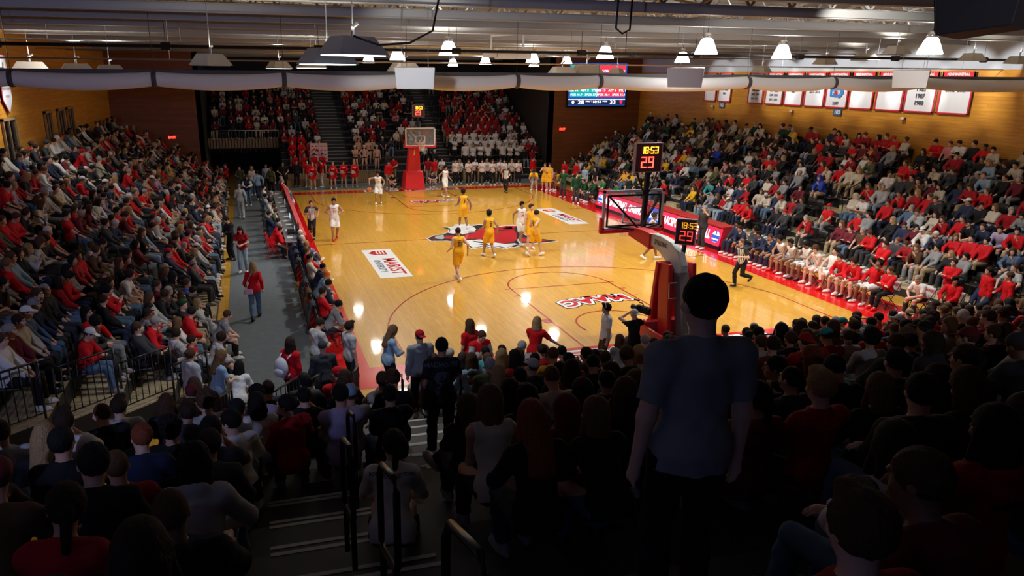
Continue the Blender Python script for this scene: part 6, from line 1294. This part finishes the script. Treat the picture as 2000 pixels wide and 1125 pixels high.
# what the photograph shows at particular seats: head position, garment, colour, hair or headgear
SPEC_R = '1768,327 long red buzz brown;1742,327 tee white short dark_brown;1726,344 hood light_grey buzz grey;1703,346 tee red bob light_brown;1690,350 long cream bob blond;1643,323 long red short brown;1622,333 long cream short brown;1604,312 long crimson bob brown;1618,310 long crimson short brown;1607,345 hood blue hoodup blue;1569,357 long maroon short brown;1633,383 tee red cap red;1653,369 hood cream hoodup cream;1669,376 tee white short black;1595,403 long crimson buzz grey;1580,402 long charcoal bob brown;1566,393 tee crimson short brown;1549,420 hood charcoal cap red;1667,418 long red buzz light_brown;1701,403 hood grey short dark_brown;1736,385 long red short brown;1770,369 long red buzz brown;1785,390 long denim buzz grey;1816,376 long red short light_brown;1795,378 long crimson bob blond;1805,355 long brown long dark_brown;1826,358 long maroon long black;1851,357 long cream long black;1842,380 long charcoal short brown;1899,370 long crimson long brown;1918,370 long red buzz light_brown;1940,348 long light_blue buzz light_brown;1966,353 long black buzz brown;1917,325 long charcoal cap light_grey;1935,307 long light_blue bob blond;1959,291 long cream bun black;1960,308 long black bob brown;1857,284 tee pink short brown;1888,286 tee white short dark_brown;1907,290 long black short dark_brown;1780,280 long cream bun brown;1805,281 long black long dark_brown;1777,293 tee red short brown;1712,286 tee orange short dark_brown;1700,266 long crimson short red;1735,272 long crimson short brown;1789,401 hood light_grey short brown;1827,406 long cream long dark_brown;1811,424 long white cap white;1843,430 long crimson long brown;1863,437 long red longwavy light_brown;1896,438 tee black cap black;1903,412 long black short black;1934,422 long navy buzz brown;1991,403 long crimson short grey;1922,396 long cream longwavy light_brown;1950,400 long tan short brown;1910,470 hood red buzz black;1957,454 long lavender short black;1931,452 long red short black;1993,457 long red short black;1832,456 long navy short white;1767,449 hood navy cap maroon;1792,462 long crimson short brown;1702,455 hood red short brown;1736,436 long black bob blond;1647,447 long maroon long light_brown;1767,477 hood charcoal short light_brown;1785,482 long brown bob light_brown;1814,484 long grey bun black;1762,428 tee white bun dark_brown;1782,433 tank maroon bun black;1970,430 long black cap black;1750,333 long charcoal short brown;1720,318 long olive short brown;1690,315 tee white short black;1665,318 long cream short brown;1640,282 long black short brown;1690,268 long crimson long black;1656,266 long cream long dark_brown;1230,300 long black cap yellow;1229,302 tee yellow short brown;1156,308 long yellow buzz brown;1225,332 tee gold short dark_brown;1228,345 long yellow buzz grey;1303,312 tee yellow long dark_brown;1312,298 hood white hoodup white;1343,293 long yellow cap white;1341,303 tee white short brown;1410,296 long blue buzz grey;1418,303 tee pink short brown;1322,282 long charcoal cap white;1375,352 long charcoal short grey;1520,388 long navy short brown;1532,372 hood cream cap red;1447,398 hood red cap red;1463,400 hood red cap red;1487,368 tee cream buzz brown;1398,345 long teal short brown;1430,350 tee white short dark_brown;1330,330 long navy beanie grey;1350,340 hood olive beanie olive;1310,345 long red short blond;1415,372 long crimson short brown;1840,470 long black longwavy black;1887,505 hood grey short black'
SPEC_L = '88,397 tee teal bob brown;112,368 long tan short brown;172,392 hood light_grey short dark_brown;215,402 hood red short black;125,418 tee red short dark_brown;150,410 tee red short brown;20,430 hood red buzz brown;35,423 hood red short brown;60,448 long black short dark_brown;252,440 long light_blue buzz grey;240,408 long red bob blond;300,415 long red cap red;405,438 hood black cap red;292,452 tee black long brown;305,458 tee black long dark_brown;320,415 long black short brown;52,548 long crimson bun brown;75,527 hood red short brown;95,512 long crimson long brown;113,615 jacket black cap red;258,548 hood grey short black;327,588 jacket black beanie dark_green;135,562 long crimson long blond;155,560 long blue bob brown;308,562 hood charcoal buzz grey;240,530 tee white bun dark_brown;182,520 long red beanie charcoal;200,500 long black long brown;330,520 tee cream cap tan;275,655 jacket charcoal short brown;176,670 hood red cap light_grey;268,687 jacket navy bob grey;62,690 hood lavender short black;72,662 long black long black;47,665 tee charcoal short black;240,615 hood black hoodup black;300,548 long maroon buzz brown;355,545 long blue short brown;212,470 long navy buzz brown;225,490 long crimson buzz brown;120,490 long crimson long black;78,480 long light_grey long brown;65,495 long light_grey bob blond;15,500 hood light_blue short brown;20,340 long crimson short brown;5,345 hood red short black;145,300 long red cap red;165,290 long white short grey;45,345 long crimson cap red;148,350 long red cap white;195,345 long black cap white;262,330 long crimson cap white;210,355 tee light_blue short brown;300,340 long olive short brown;330,320 hood yellow short brown;282,308 long olive short brown;345,345 long red buzz brown;395,408 tee black cap white;400,470 hood black cap light_grey;392,520 hood charcoal beanie grey;420,518 jacket black cap red;340,380 long red short white;245,372 long red short white;285,378 long red buzz grey;372,350 long red short brown;395,350 long tan cap white;410,375 hood crimson short black;360,440 long navy short brown;350,470 long charcoal buzz grey;375,430 long maroon long brown;345,410 long cream bob blond;270,420 hood light_grey short white'
SPEC_N = '957,686 tee teal buzz black;980,682 long red short black;1036,680 long light_grey buzz grey;1018,694 long black long brown;1052,695 long black short black;1090,702 long gold short brown;1098,690 hood black buzz black;1123,698 long red buzz black;1140,690 hood charcoal short dark_brown;1168,695 long black short black;923,708 hood light_blue long brown;942,715 long olive buzz grey;959,708 long dark_green bob blond;987,710 long olive longwavy blond;1008,715 long denim short black;1038,724 hood charcoal cap light_grey;1066,717 long black short black;1086,722 long cream buzz light_brown;1103,718 long maroon long dark_brown;1015,739 long black long dark_brown;1032,745 long black longwavy black;1068,739 long black short black;1085,752 hood maroon hoodup maroon;1100,768 hood crimson beanie maroon;1139,749 long maroon long dark_brown;945,776 long black bob brown;1010,772 tank cream long light_brown;1092,788 long black long red;893,788 long crimson tail blond;905,845 hood crimson tail dark_brown;948,835 long black short brown;1150,828 long light_grey long black;1210,795 long black longwavy light_brown;1172,735 long charcoal short black;1195,750 long black long brown;1186,738 long black short brown;1165,760 long maroon long brown;483,762 long lavender curly black;470,795 long light_grey beanie black;512,792 long white bob black;556,758 hood crimson short black;602,745 long black short black;618,752 long black short black;653,722 hood red capback red;690,750 long light_grey beanie light_blue;716,745 long cream bun brown;702,718 long red short black;732,728 long red bun brown;592,785 long black short dark_brown;637,790 long black bun light_brown;686,775 tee lavender short black;742,760 jacket black short black;542,805 tee charcoal long black;455,820 long white short black;400,800 long light_grey curly brown;395,855 long charcoal short dark_brown;430,880 hood light_grey long black;330,885 hood light_grey long black;60,865 long black long blond;160,1010 long black capback khaki;20,940 long black short black;220,930 long black short black;290,830 long navy short red;120,850 long black short black;1578,755 long crimson crop blond;1718,752 long black bob light_brown;1640,722 long black short black;1600,705 long black longwavy red;1550,690 tee charcoal short black;1570,735 long charcoal buzz black;1750,700 long charcoal beanie black;1835,735 long black long dark_brown;1900,700 long charcoal short dark_brown;1950,740 long black long brown;1490,638 long black beanie black;1544,633 hood black buzz black;1571,628 tee crimson curly black;1566,650 long crimson capback crimson;1461,658 long crimson short brown;1485,665 long light_grey bun brown;1504,655 tee black short black;1540,667 long black bun brown;1628,630 long charcoal crop brown;1648,637 long brown longwavy brown;1660,622 long charcoal capback teal;1624,650 long crimson cap teal;1682,632 hood charcoal crop brown;1580,680 long black beanie black;1716,605 long red buzz dark_brown;1725,622 long red short black;1776,598 long olive capback khaki;1776,615 long charcoal cap light_grey;1760,612 long black short black;1840,608 long charcoal buzz light_brown;1871,626 long crimson beanie black;1890,610 long black short white;1935,606 long crimson short brown;1963,606 long crimson short brown;1985,620 long crimson short brown;1810,605 long black short dark_brown;1850,625 long crimson curly brown;1300,655 long red long brown;1325,672 hood light_grey cap light_grey;1352,665 hood white beanie grey'
def parse(s):
    out = []
    for e in s.split(';'):
        p, t, c, hk, hc = e.split(' '); u, v = p.split(','); out.append((float(u), float(v), t, c.replace('_', ' '), hk, hc.replace('_', ' ')))
    return out
info = {}
HH = {'L': 1.30, 'R': 1.30, 'N': 1.30, 'F': 1.30}
pr = [proj(s[0], s[1]+(0 if s[4] in 'LR' else 0), s[2]+HH[s[4]]) for s in SEATS]
for st, sp in (('R', SPEC_R), ('L', SPEC_L), ('N', SPEC_N)):
    idx = [i for i, s in enumerate(SEATS) if s[4] == st and pr[i][2] > 1.2]
    for (u, v, t, c, hk, hc) in parse(sp):
        best = None
        for i in idx:
            if i in info: continue
            w = 1.0; d = math.hypot(pr[i][0]-u, (pr[i][1]-v)*1.3)/(1+0*w)
            if best is None or d < best[0]: best = (d, i)
        lim = 30 if st != 'N' else max(34, 260/max(1, pr[best[1]][2]))
        if best and best[0] < lim: info[best[1]] = (t, c, hk, hc)
rs = random.Random(5)
HAIRW = [('short', 'dark brown'), ('short', 'black'), ('short', 'brown'), ('crop', 'brown'), ('crop', 'dark brown'), ('long', 'dark brown'), ('long', 'brown'), ('longwavy', 'light brown'), ('long', 'blond'), ('bob', 'brown'), ('bob', 'blond'), ('buzz', 'brown'), ('crop', 'grey'), ('short', 'black'), ('long', 'black'), ('short', 'grey'), ('short', 'white'), ('cap', 'red'), ('cap', 'white'), ('cap', 'black'), ('bun', 'brown'), ('tail', 'dark brown'), ('curly', 'black'), ('beanie', 'charcoal'), ('longwavy', 'black'), ('buzz', 'light brown')]
TOPW = {'side': ['red']*11+['crimson']*5+['black']*13+['charcoal']*8+['grey']*6+['light grey']*4+['white']*4+['navy']*5+['maroon']*3+['cream']*3+['olive', 'tan', 'denim', 'light blue', 'brown', 'lavender', 'blue'],
        'rfar': ['black']*9+['charcoal']*5+['yellow']*4+['olive']*5+['cream']*5+['tan']*4+['light grey']*5+['crimson']*3+['white']*3+['dark green']*4+['brown']*4,
        'near': ['black']*11+['charcoal']*7+['crimson']*4+['navy']*4+['maroon']*4+['grey']*3+['light grey']*3+['white']*1+['brown']*2,
        'far': ['maroon']*7+['crimson']*8+['white']*7+['cream']*3+['black']*9+['charcoal']*3+['light grey']*3+['pink']}
PANTW = ['denim', 'denim', 'black', 'black', 'black', 'charcoal', 'charcoal', 'pale denim', 'grey', 'khaki', 'navy', 'navy']
SPOSE = ['s_lap', 's_fwd', 's_cross', 's_phone', 's_chin', 's_back', 's_clap', 's_side', 's_legx']
PLACE = []
occ = {}
for i, s in enumerate(SEATS):
    x, y, z, rz, st, k, c = s; u, v, d = pr[i]
    if st == 'N' and math.hypot(x-CAMP[0], y-CAMP[1]) < 1.25: continue
    if st == 'N' and math.hypot(x+8.28, y+28.45) < .62: continue
    inv = -150 < u < 2150 and d > .6 and v < 1330
    if not inv: continue
    if i in info: t, cc, hk, hc = info[i]; spec = True
    else:
        spec = False; e = {'L': .09, 'R': .24, 'N': .10, 'F': .16}[st]
        if st == 'R' and -9.5 < y < -3 and k < 4: e = .86
        if st == 'R' and -13 < y < -9 and k < 2: e = .7
        if st == 'N' and n and abs(x+7.8) < .8 and k > 7: e = .3
        if st == 'N' and d < 3.2: e = .35
        if st == 'F' and (k > 9 and 2.5 < x < 6): e = .7
        if st == 'F' and 0 < k < 4 and x < 3.9: e = .45
        if rs.random() < e: SEATS[i].append(0); continue
        cc = rs.choice(TOPW['near' if st == 'N' else 'far' if st == 'F' else 'rfar' if st == 'R' and y > 1 else 'side']); t = rs.choice(['long', 'hood', 'tee', 'long', 'jacket'])
        hk, hc = rs.choice(HAIRW)
        if st == 'N' and hk not in HAT and (hc in ('blond', 'red') and rs.random() < .7 or hc in ('white', 'grey') and k > 3): hc = 'dark brown'
        if st == 'N' and hk in HAT and k > 0: hc = rs.choice(['black', 'charcoal', 'maroon'])
        if st == 'F' and cc == 'white': t = 'tee'
    SEATS[i].append(1)
    # women with long hair take the slighter body
    pose = rs.choice(SPOSE); sk = rs.choice([0, 1, 1, 1, 1, 2, 2, 3, 4])
    if spec: sk = rs.choice([0, 1, 1, 2]); 
    standing = (st == 'F' and (3 < k < 11) and ((x < -6.3 and False) or (2.2 < x < 6.8 and cc in ('crimson', 'maroon')))) 
    if st == 'F' and 3.9 < x < 8.2 and 3 < k < 10: cc = rs.choice(['crimson', 'maroon', 'crimson']); t = 'tee'; standing = True
    if st == 'F' and 3.9 < x < 9.2 and 0 < k < 4: cc = 'white'; t = 'tee'; standing = True; PB = 'black'
    else: PB = None
    if standing: pose = rs.choice(['stand', 'stand2', 'st_cross', 'st_clap', 'st_hips'])
    PLACE.append(dict(x=x, y=y, z=z, rz=rz, st=st, row=k, col=c, u=u, v=v, d=d, top=t, tc=cc, hk=hk, hc=hc, pose=pose, sk=sk, bot=PB or rs.choice(PANTW), spec=spec, i=i))
# cheerleaders and swimmers in the far stand block
cheer = [(x, n) for n in (1, 2, 3) for x in (-7.2, -6.6, -5.95, -5.4) if not (n == 3 and x > -6.5)]
PLACE = [p for p in PLACE if not (p['st'] == 'F' and ((p['x'] < -5. and p['row'] < 4) or (-3.3 < p['x'] < -1. and p['row'] < 4)))]
for j, (x, n) in enumerate(cheer):
    y = fy(n)+.35; q = person('st_pom' if n > 1 else 's_lap', (x+.1*(n % 2), y, fz(n)+.01), PI+.2*math.sin(j*3), ('long', 'red'), ('skirt', 'red'), (['tail', 'longwavy', 'bun'][j % 3], ['brown', 'blond', 'dark brown'][j % 3]), 1, 'white', .016, fem=1, scale=.95, label='cheerleader in red and white in the far stand block, row %s, %s from the left' % (['one', 'two', 'three'][n-1], ORD[j % 4]))
for j, (x, n, yy, sk) in enumerate(((-3.1, 1, 0, 1), (-2.75, 2, 0, 2), (-2.45, 1, .1, 1), (-2.05, 2, 0, 1), (-1.6, 1, 0, 1), (-1.75, 2, .2, 0), (-2.6, 3, 0, 2))):
    q = person(['st_cross', 'stand', 'st_hips', 'st_hold', 'stand', 'st_clap', 'stand2'][j], (x, fy(n)+.3+yy, fz(n)+.01), PI+.25*math.sin(j*2.3), None, ('briefs', 'black'), None if j % 2 == 0 else ('buzz', 'brown'), sk, 'white' if j > 3 else None, .014, hat=('beanie', 'white') if j % 2 == 0 else None, label='bare-chested swimmer %s%s, %s from the left beside the cheerleaders' % ('in dark briefs', ' and white cap' if j % 2 == 0 else '', ORD[j]))
print('placed', len(PLACE))
NP_MAX = 312-len([o for o in bpy.data.objects if o.get('category') == 'person'])
def size(p):   # how large it shows
    s = 1/p['d']
    if p['st'] == 'N': s *= .62 if not p['spec'] else 1.3
    if p['u'] < -30 or p['u'] > 2030 or p['v'] > 1150: s *= .25
    return s
PLACE.sort(key=lambda p: -size(p))
IND, MASS = PLACE[:NP_MAX], PLACE[NP_MAX:]
STN = {'L': 'left', 'R': 'right', 'N': 'foreground', 'F': 'far'}
HN = {'short': '%s short hair', 'crop': 'tousled %s hair', 'buzz': 'cropped %s hair', 'curly': 'curly %s hair', 'long': 'long %s hair', 'longwavy': 'long wavy %s hair', 'bob': '%s bob', 'bun': '%s hair bun', 'tail': '%s ponytail', 'cap': '%s cap', 'capback': 'backward %s cap', 'beanie': '%s beanie', 'hoodup': '%s hood up'}
# rank along the row among the individually built, from the left of the picture
byrow = {}
for p in IND: byrow.setdefault((p['st'], p['row']), []).append(p)
for kk, L in byrow.items():
    L.sort(key=lambda p: p['u'])
    for j, p in enumerate(L): p['rank'] = j
for p in IND:
    hk, hc = p['hk'], p['hc']; hat = (hk, hc) if hk in HAT else None; hair = (hk, hc) if not hat else ('short' if hk != 'hoodup' else None, 'brown'); fem = 1 if hk in ('long', 'longwavy', 'bob', 'bun', 'tail') else 0
    if hair and hair[0] is None: hair = None
    near_ = p['st'] == 'N'; h = .011 if p['d'] < 6 else .016
    garment = {'tee': 'T-shirt', 'long': 'top', 'hood': 'hoodie', 'jacket': 'jacket', 'tank': 'strap top'}[p['top']]
    hd = (HN[hk] % hc)
    if near_: lab = 'person in %s %s, %s, %s foreground row, %s from left' % (p['tc'], garment, hd, ORD[p['row']], ORD[p['rank']])
    else: lab = 'person in %s %s, %s, %s row %s stand, %s from left' % (p['tc'], garment, hd, ORD[p['row']], STN[p['st']], ORD[p['rank']])
    person(p['pose'] if p['pose'] != 's_back' or not near_ else 's_lap', (p['x'], p['y'], p['z']+.01), p['rz']+rs.uniform(-.15, .15), (p['top'], p['tc']), ('pants', p['bot']), hair, p['sk'], rs.choice(['white', 'black', 'grey']), h, label=lab, hat=hat, fem=fem, face=not near_, scale=rs.uniform(.96, 1.04))
print('individuals', len(IND), 'crowd', len(MASS))
# the rest of the spectators: one mass, every figure modelled in its pose
tmpl = {}
def crowd_template(pose, top, hk, fem, h):
    k = (pose, top, hk, fem, h)
    if k in tmpl: return tmpl[k]
    def get(what):
        kk = (pose, what, h, fem)
        if kk not in tmpl:
            r = rig(pose, fem)
            if what == 'body': V, Q = r.body(h, face=h < .025); 
            elif what == 'shoes': V, Q = r.shoes(.03)
            elif what == 'pants': V, Q = r.bottoms(h, 'pants')
            else: V, Q = r.top(h, what)
            if not isinstance(Q, np.ndarray):
                Q = np.array([list(q)+[q[-1]]*(4-len(q)) if len(q) <= 4 else list(q)[:4] for q in Q])
            tmpl[kk] = (np.array(V, np.float32), np.asarray(Q)[:, ::-1].copy())
        return tmpl[kk]
    def hget(kk):
        q = ('H', kk, h)
        if q not in tmpl:
            V, Q = hair_mesh(kk, max(h*.8, .018)); tmpl[q] = (V.astype(np.float32), Q[:, ::-1].copy())
        return tmpl[q]
    M = np.array(rig(pose, fem).M()); parts = []
    kb = ('cull', pose, top, fem, h)
    if kb not in tmpl:      # the skin that the clothes hide is left out
        V, Q = get('body'); inside = np.zeros(len(V), bool); r = rig(pose, fem)
        for mk_ in (lambda: r.top(h, top), lambda: r.bottoms(h, 'pants')):
            mk_(); F = r.lastF; ix = np.clip(np.round((V-F.lo)/F.h).astype(int), 0, np.array(F.n)-1); inside |= F.F[ix[:, 0], ix[:, 1], ix[:, 2]] < -.001
        Q = Q[~inside[Q].all(1)]; use = np.unique(Q); mp = np.full(len(V), -1); mp[use] = np.arange(len(use)); tmpl[kb] = (V[use], mp[Q])
    V, Q = tmpl[kb]; parts.append((V, Q, 'skin'))
    for nm, key in ((top, 'top'), ('pants', 'bot'), ('shoes', 'shoe')): V, Q = get(nm); parts.append((V, Q, key))
    V, Q = hget(hk); parts.append(((V@M[:3, :3].T+M[:3, 3]).astype(np.float32), Q, 'hair'))
    if hk in HAT: V, Q = hget('buzz'); parts.append(((V@M[:3, :3].T+M[:3, 3]).astype(np.float32), Q, 'hair2'))
    tmpl[k] = parts; return parts
# one object whose points carry each figure's pose, turn and colours
TC = bpy.data.collections.new('crowd_figures'); TN = {}
def figure(pose, top, hk, fem):
    k = (pose, top, hk, fem)
    if k not in TN:
        VV = []; QQ = []; PP = []; nv = 0
        for V, Q, key in crowd_template(pose, top, hk, fem, .026): VV.append(V); QQ.append(Q+nv); nv += len(V); PP.append(np.full(len(V), {'skin': 0, 'top': 1, 'bot': 2, 'shoe': 3, 'hair': 4, 'hair2': 5}[key], np.float32))
        VV = np.concatenate(VV); QQ = np.concatenate(QQ).tolist()
        me = bpy.data.meshes.new('figure'); me.from_pydata(VV.tolist(), [], [tuple(dict.fromkeys(q)) for q in QQ]); me.polygons.foreach_set('use_smooth', [True]*len(me.polygons))
        at = me.attributes.new('part', 'FLOAT', 'POINT'); at.data.foreach_set('value', np.concatenate(PP)); me.materials.append(M_CROWD)
        TC.objects.link(bpy.data.objects.new('figure_%03d' % len(TN), me)); TN[k] = len(TN)
    return TN[k]
CP = ['s_lap', 's_fwd', 's_cross', 's_phone', 's_chin', 's_back', 's_side']
PT = []; AT = {k: [] for k in ('idx', 'rotz', 'scl', 'c_skin', 'c_top', 'c_bot', 'c_shoe', 'c_hair')}
for p in MASS:
    pose = p['pose'] if p['pose'] in CP or p['pose'] in ('stand', 'st_cross', 'st_clap') else ('s_lap' if p['pose'].startswith('s_') else 'stand')
    hk = p['hk'] if p['hk'] in ('short', 'long', 'bob', 'buzz', 'cap', 'beanie', 'bun', 'hoodup') else {'crop': 'short', 'curly': 'short', 'longwavy': 'long', 'tail': 'bun', 'capback': 'cap'}[p['hk']]
    top = p['top'] if p['top'] in ('tee', 'long', 'hood') else 'long'; fem = 1 if hk in ('long', 'bob', 'bun') else 0
    PT.append((p['x'], p['y'], p['z']+.01)); AT['idx'].append(figure(pose, top, hk, fem)); AT['rotz'].append((0, 0, p['rz']+rs.uniform(-.2, .2))); q = rs.uniform(.94, 1.05); AT['scl'].append((q, q, q))
    AT['c_skin'].append((*SKINS[p['sk']], 1)); AT['c_top'].append((*CL[p['tc']], 1)); AT['c_bot'].append((*CL[p['bot']], 1)); AT['c_shoe'].append((*CL[rs.choice(['white', 'black', 'grey'])], 1))
    AT['c_hair'].append((*((CL if hk in HAT else HAIRC).get(p['hc'], CL['charcoal'])), 1))
me = bpy.data.meshes.new('crowd'); me.from_pydata(PT, [], [])
for k, v in AT.items():
    if k == 'idx': a = me.attributes.new(k, 'INT', 'POINT'); a.data.foreach_set('value', v)
    elif k in ('rotz', 'scl'): a = me.attributes.new(k, 'FLOAT_VECTOR', 'POINT'); a.data.foreach_set('vector', [c for q in v for c in q])
    else: a = me.attributes.new(k, 'FLOAT_COLOR', 'POINT'); a.data.foreach_set('color', [c for q in v for c in q])
me.materials.append(M_CROWD)
g = bpy.data.node_groups.new('crowd_placing', 'GeometryNodeTree'); g.interface.new_socket('Geometry', in_out='INPUT', socket_type='NodeSocketGeometry'); g.interface.new_socket('Geometry', in_out='OUTPUT', socket_type='NodeSocketGeometry')
gi = g.nodes.new('NodeGroupInput'); go = g.nodes.new('NodeGroupOutput'); ci = g.nodes.new('GeometryNodeCollectionInfo'); ci.inputs['Collection'].default_value = TC; ci.inputs['Separate Children'].default_value = True; ci.inputs['Reset Children'].default_value = True
ip = g.nodes.new('GeometryNodeInstanceOnPoints'); ip.inputs['Pick Instance'].default_value = True
def na(nm, ty): n = g.nodes.new('GeometryNodeInputNamedAttribute'); n.data_type = ty; n.inputs['Name'].default_value = nm; return n.outputs[0]
er = g.nodes.new('FunctionNodeEulerToRotation'); g.links.new(na('rotz', 'FLOAT_VECTOR'), er.inputs[0])
g.links.new(gi.outputs[0], ip.inputs['Points']); g.links.new(ci.outputs[0], ip.inputs['Instance']); g.links.new(na('idx', 'INT'), ip.inputs['Instance Index']); g.links.new(er.outputs[0], ip.inputs['Rotation']); g.links.new(na('scl', 'FLOAT_VECTOR'), ip.inputs['Scale']); g.links.new(ip.outputs[0], go.inputs[0])
o = link('crowd', me); tag(o, 'packed mass of seated spectators filling the left, right and far stands', 'crowd', kind='stuff'); md = o.modifiers.new('placing', 'NODES'); md.node_group = g
nt = M_CROWD.node_tree; bs = nt.nodes['Principled BSDF']; 
for l in list(bs.inputs['Base Color'].links): nt.links.remove(l)
pa = nt.nodes.new('ShaderNodeAttribute'); pa.attribute_name = 'part'; cur = None
for i, k in enumerate(('c_skin', 'c_top', 'c_bot', 'c_shoe', 'c_hair')):
    a = nt.nodes.new('ShaderNodeAttribute'); a.attribute_type = 'INSTANCER'; a.attribute_name = k
    if cur is None: cur = a.outputs['Color']; continue
    c = nt.nodes.new('ShaderNodeMath'); c.operation = 'GREATER_THAN'; c.inputs[1].default_value = i-.5; nt.links.new(pa.outputs['Fac'], c.inputs[0])
    mx = nt.nodes.new('ShaderNodeMix'); mx.data_type = 'RGBA'; nt.links.new(c.outputs[0], mx.inputs[0]); nt.links.new(cur, mx.inputs[6]); nt.links.new(a.outputs['Color'], mx.inputs[7]); cur = mx.outputs[2]
c = nt.nodes.new('ShaderNodeMath'); c.operation = 'GREATER_THAN'; c.inputs[1].default_value = 4.5; nt.links.new(pa.outputs['Fac'], c.inputs[0]); mx = nt.nodes.new('ShaderNodeMix'); mx.data_type = 'RGBA'; nt.links.new(c.outputs[0], mx.inputs[0]); nt.links.new(cur, mx.inputs[6]); mx.inputs[7].default_value = (.05, .028, .018, 1); nt.links.new(mx.outputs[2], bs.inputs['Base Color'])
print('crowd figures', len(TN), len(PT))
# ---------------------------------------------------------------- seats
def make_seat():
    o = empty('stadium_seat', (0, 0, 0), 0, 'x', 'seat', 'x')
    t = MB(); vs = []; n = 8
    for i in range(n+1):
        x = -.21+.42*i/n; b0 = -.03*(1-(x/.21)**2)
        for zz, yy in ((.46, -.18), (.66, -.22), (.80-.05*abs(x/.21)**4, -.25)): vs.append((x, yy+b0, zz))
    f = [(3*i+j, 3*i+3+j, 3*i+4+j, 3*i+1+j) for i in range(n) for j in range(2)]; t.add(vs, f)
    q = t.build('backrest', SEATM, o, True); md = q.modifiers.new('thick', 'SOLIDIFY'); md.thickness = .022
    t = MB(); t.box((-.20, -.19, .40), (.20, .22, .435)); t.build('seat', SEATM, o, bevel=.012)
    t = MB(); t.tube([(-.24, -.2, .0), (-.24, -.2, .62), (-.24, .05, .64)], .014, 6); t.tube([(.24, -.2, .0), (.24, -.2, .62), (.24, .05, .64)], .014, 6); t.build('arm_frame', BLACK, o); return o
ss = None; cand = []
taken = {p['i'] for p in PLACE}
for i, s in enumerate(SEATS):
    x, y, z, rz, st, k, c = s[:7]; u, v, d = pr[i]
    if st == 'F' or d < .8 or not (-60 < u < 2060) or v > 1150: continue
    if st == 'N' and (x < -5.2 or k < 1): continue
    e = i not in taken; cand.append((-(1/d)*(2.2 if e else .8)*(1.2 if st != 'N' else .6), i, e))
cand.sort()
IS, MS = cand[:290], cand[290:]
rr_ = {}
for _, i, e in IS: rr_.setdefault((SEATS[i][4], SEATS[i][5]), []).append(i)
rank = {}
for kk, L in rr_.items():
    for j, i in enumerate(sorted(L, key=lambda i: pr[i][0])): rank[i] = j
for _, i, e in IS:
    x, y, z, rz, st, k, c = SEATS[i][:7]; o = ss = make_seat() if ss is None else copy_tree(ss); o.location = (x, y, z+.01); o.rotation_euler = (0, 0, rz)
    o['label'] = '%sblack plastic seat in the %s row of the %s stand, %s from the left' % ('empty ' if e else '', ORD[k], STN[st], ORD[rank[i]]); o['group'] = 'black seats of the %s stand' % STN[st]
t = MB()
for _, i, e in MS:
    x, y, z, rz, st, k, c = SEATS[i][:7]; ca, sa = math.cos(rz), math.sin(rz)
    def W_(p): return (x+p[0]*ca-p[1]*sa, y+p[0]*sa+p[1]*ca, z+.01+p[2])
    for a, b in (((-.2, -.19, .40), (.2, .22, .435)), ((-.2, -.27, .46), (.2, -.24, .79)), ((-.25, -.2, 0), (-.225, -.17, .64)), ((.225, -.2, 0), (.25, -.17, .64))):
        q = MB(); q.box(a, b); t.add([W_(p) for p in q.v], q.f)
o = t.build('stadium_seating', SEATM); tag(o, 'remaining rows of black plastic seats under the spectators of the side stands', 'seating', kind='stuff')
# bench boards of the far stand
for n in range(1, 15):
    x0 = FX0+.1 if n >= 6 else -7.8
    for j, (a, b) in enumerate([(x0, -5.05), (-3.25, 2.95), (3.95, FX1-.1)]):
        if n < 4 and j == 0: continue
        t = MB(); t.box((a, fy(n)+.22, fz(n)+.36), (b, fy(n)+.50, fz(n)+.41)); x = a+.3
        while x < b: t.box((x, fy(n)+.3, fz(n)), (x+.05, fy(n)+.42, fz(n)+.36)); x += 1.8
        t.build('bench_board', mat('bench_dark', (.045, .045, .048), .45), far, xf=Matrix.Translation((0, -24, 0)))
# near-stand rails
lbl = {0: 'left', 1: 'centre'}
def nr(x, y, lab, up=1.0, dy=.55, **k): z = slope_z(y)-.02; handrail('handrail', (x, y, z), (x, y+dy, z-.346*dy), lab, up, **k)
nr(-9.45, -29.15, 'black loop handrail on the foreground stair, nearest to the camera')
nr(-9.5, -27.75, 'black loop handrail on the foreground stair, second from the camera'); nr(-9.6, -26.6, 'black loop handrail on the foreground stair, third from the camera'); nr(-9.35, -24.85, 'black loop handrail on the foreground stair, fourth from the camera')
nr(-7.6, -22.4, 'black loop handrail right beside the man in the skull T-shirt', 1.1); nr(-8.2, -21.4, 'thin black rail left of the man in the skull T-shirt', 1.1)
for i, (x, y) in enumerate(((-3.85, -17.6), (-3.75, -19.2), (-3.7, -20.8), (3.6, -18.0), (4.9, -17.2))): nr(x, y, 'black loop handrail at the near baseline, %s from the left' % ORD[i], 1.0, dy=.9)
for i, (x0, y0, x1, y1) in enumerate(((-10.89, -21.23, -10.7, -19.08), (-10.35, -20.22, -10.08, -17.7), (-10.07, -20.69, -9.46, -17.0), (-9.35, -18.6, -8.9, -16.6), (-8.5, -18.0, -8.2, -16.5))):
    handrail('guard_rail', (x0, y0, max(.05, slope_z(y0))), (x1, y1, max(.02, slope_z(y1))), 'black barred stair rail at the foot of the foreground stand, %s from the left' % ORD[i], .95, False, posts=2, bars=7, cat='guard rail')
handrail('guard_rail', (-1.2, -17.3, .27), (2.6, -17.3, .27), 'black rail along the front of the foreground stand behind the cameraman', .8, False, posts=4, bars=16, cat='guard rail')
handrail('guard_rail', (5.6, -17.3, .27), (9.6, -17.3, .27), 'black rail along the front of the foreground stand near the home bench', .8, False, posts=4, bars=0, cat='guard rail')
bpy.context.view_layer.update()
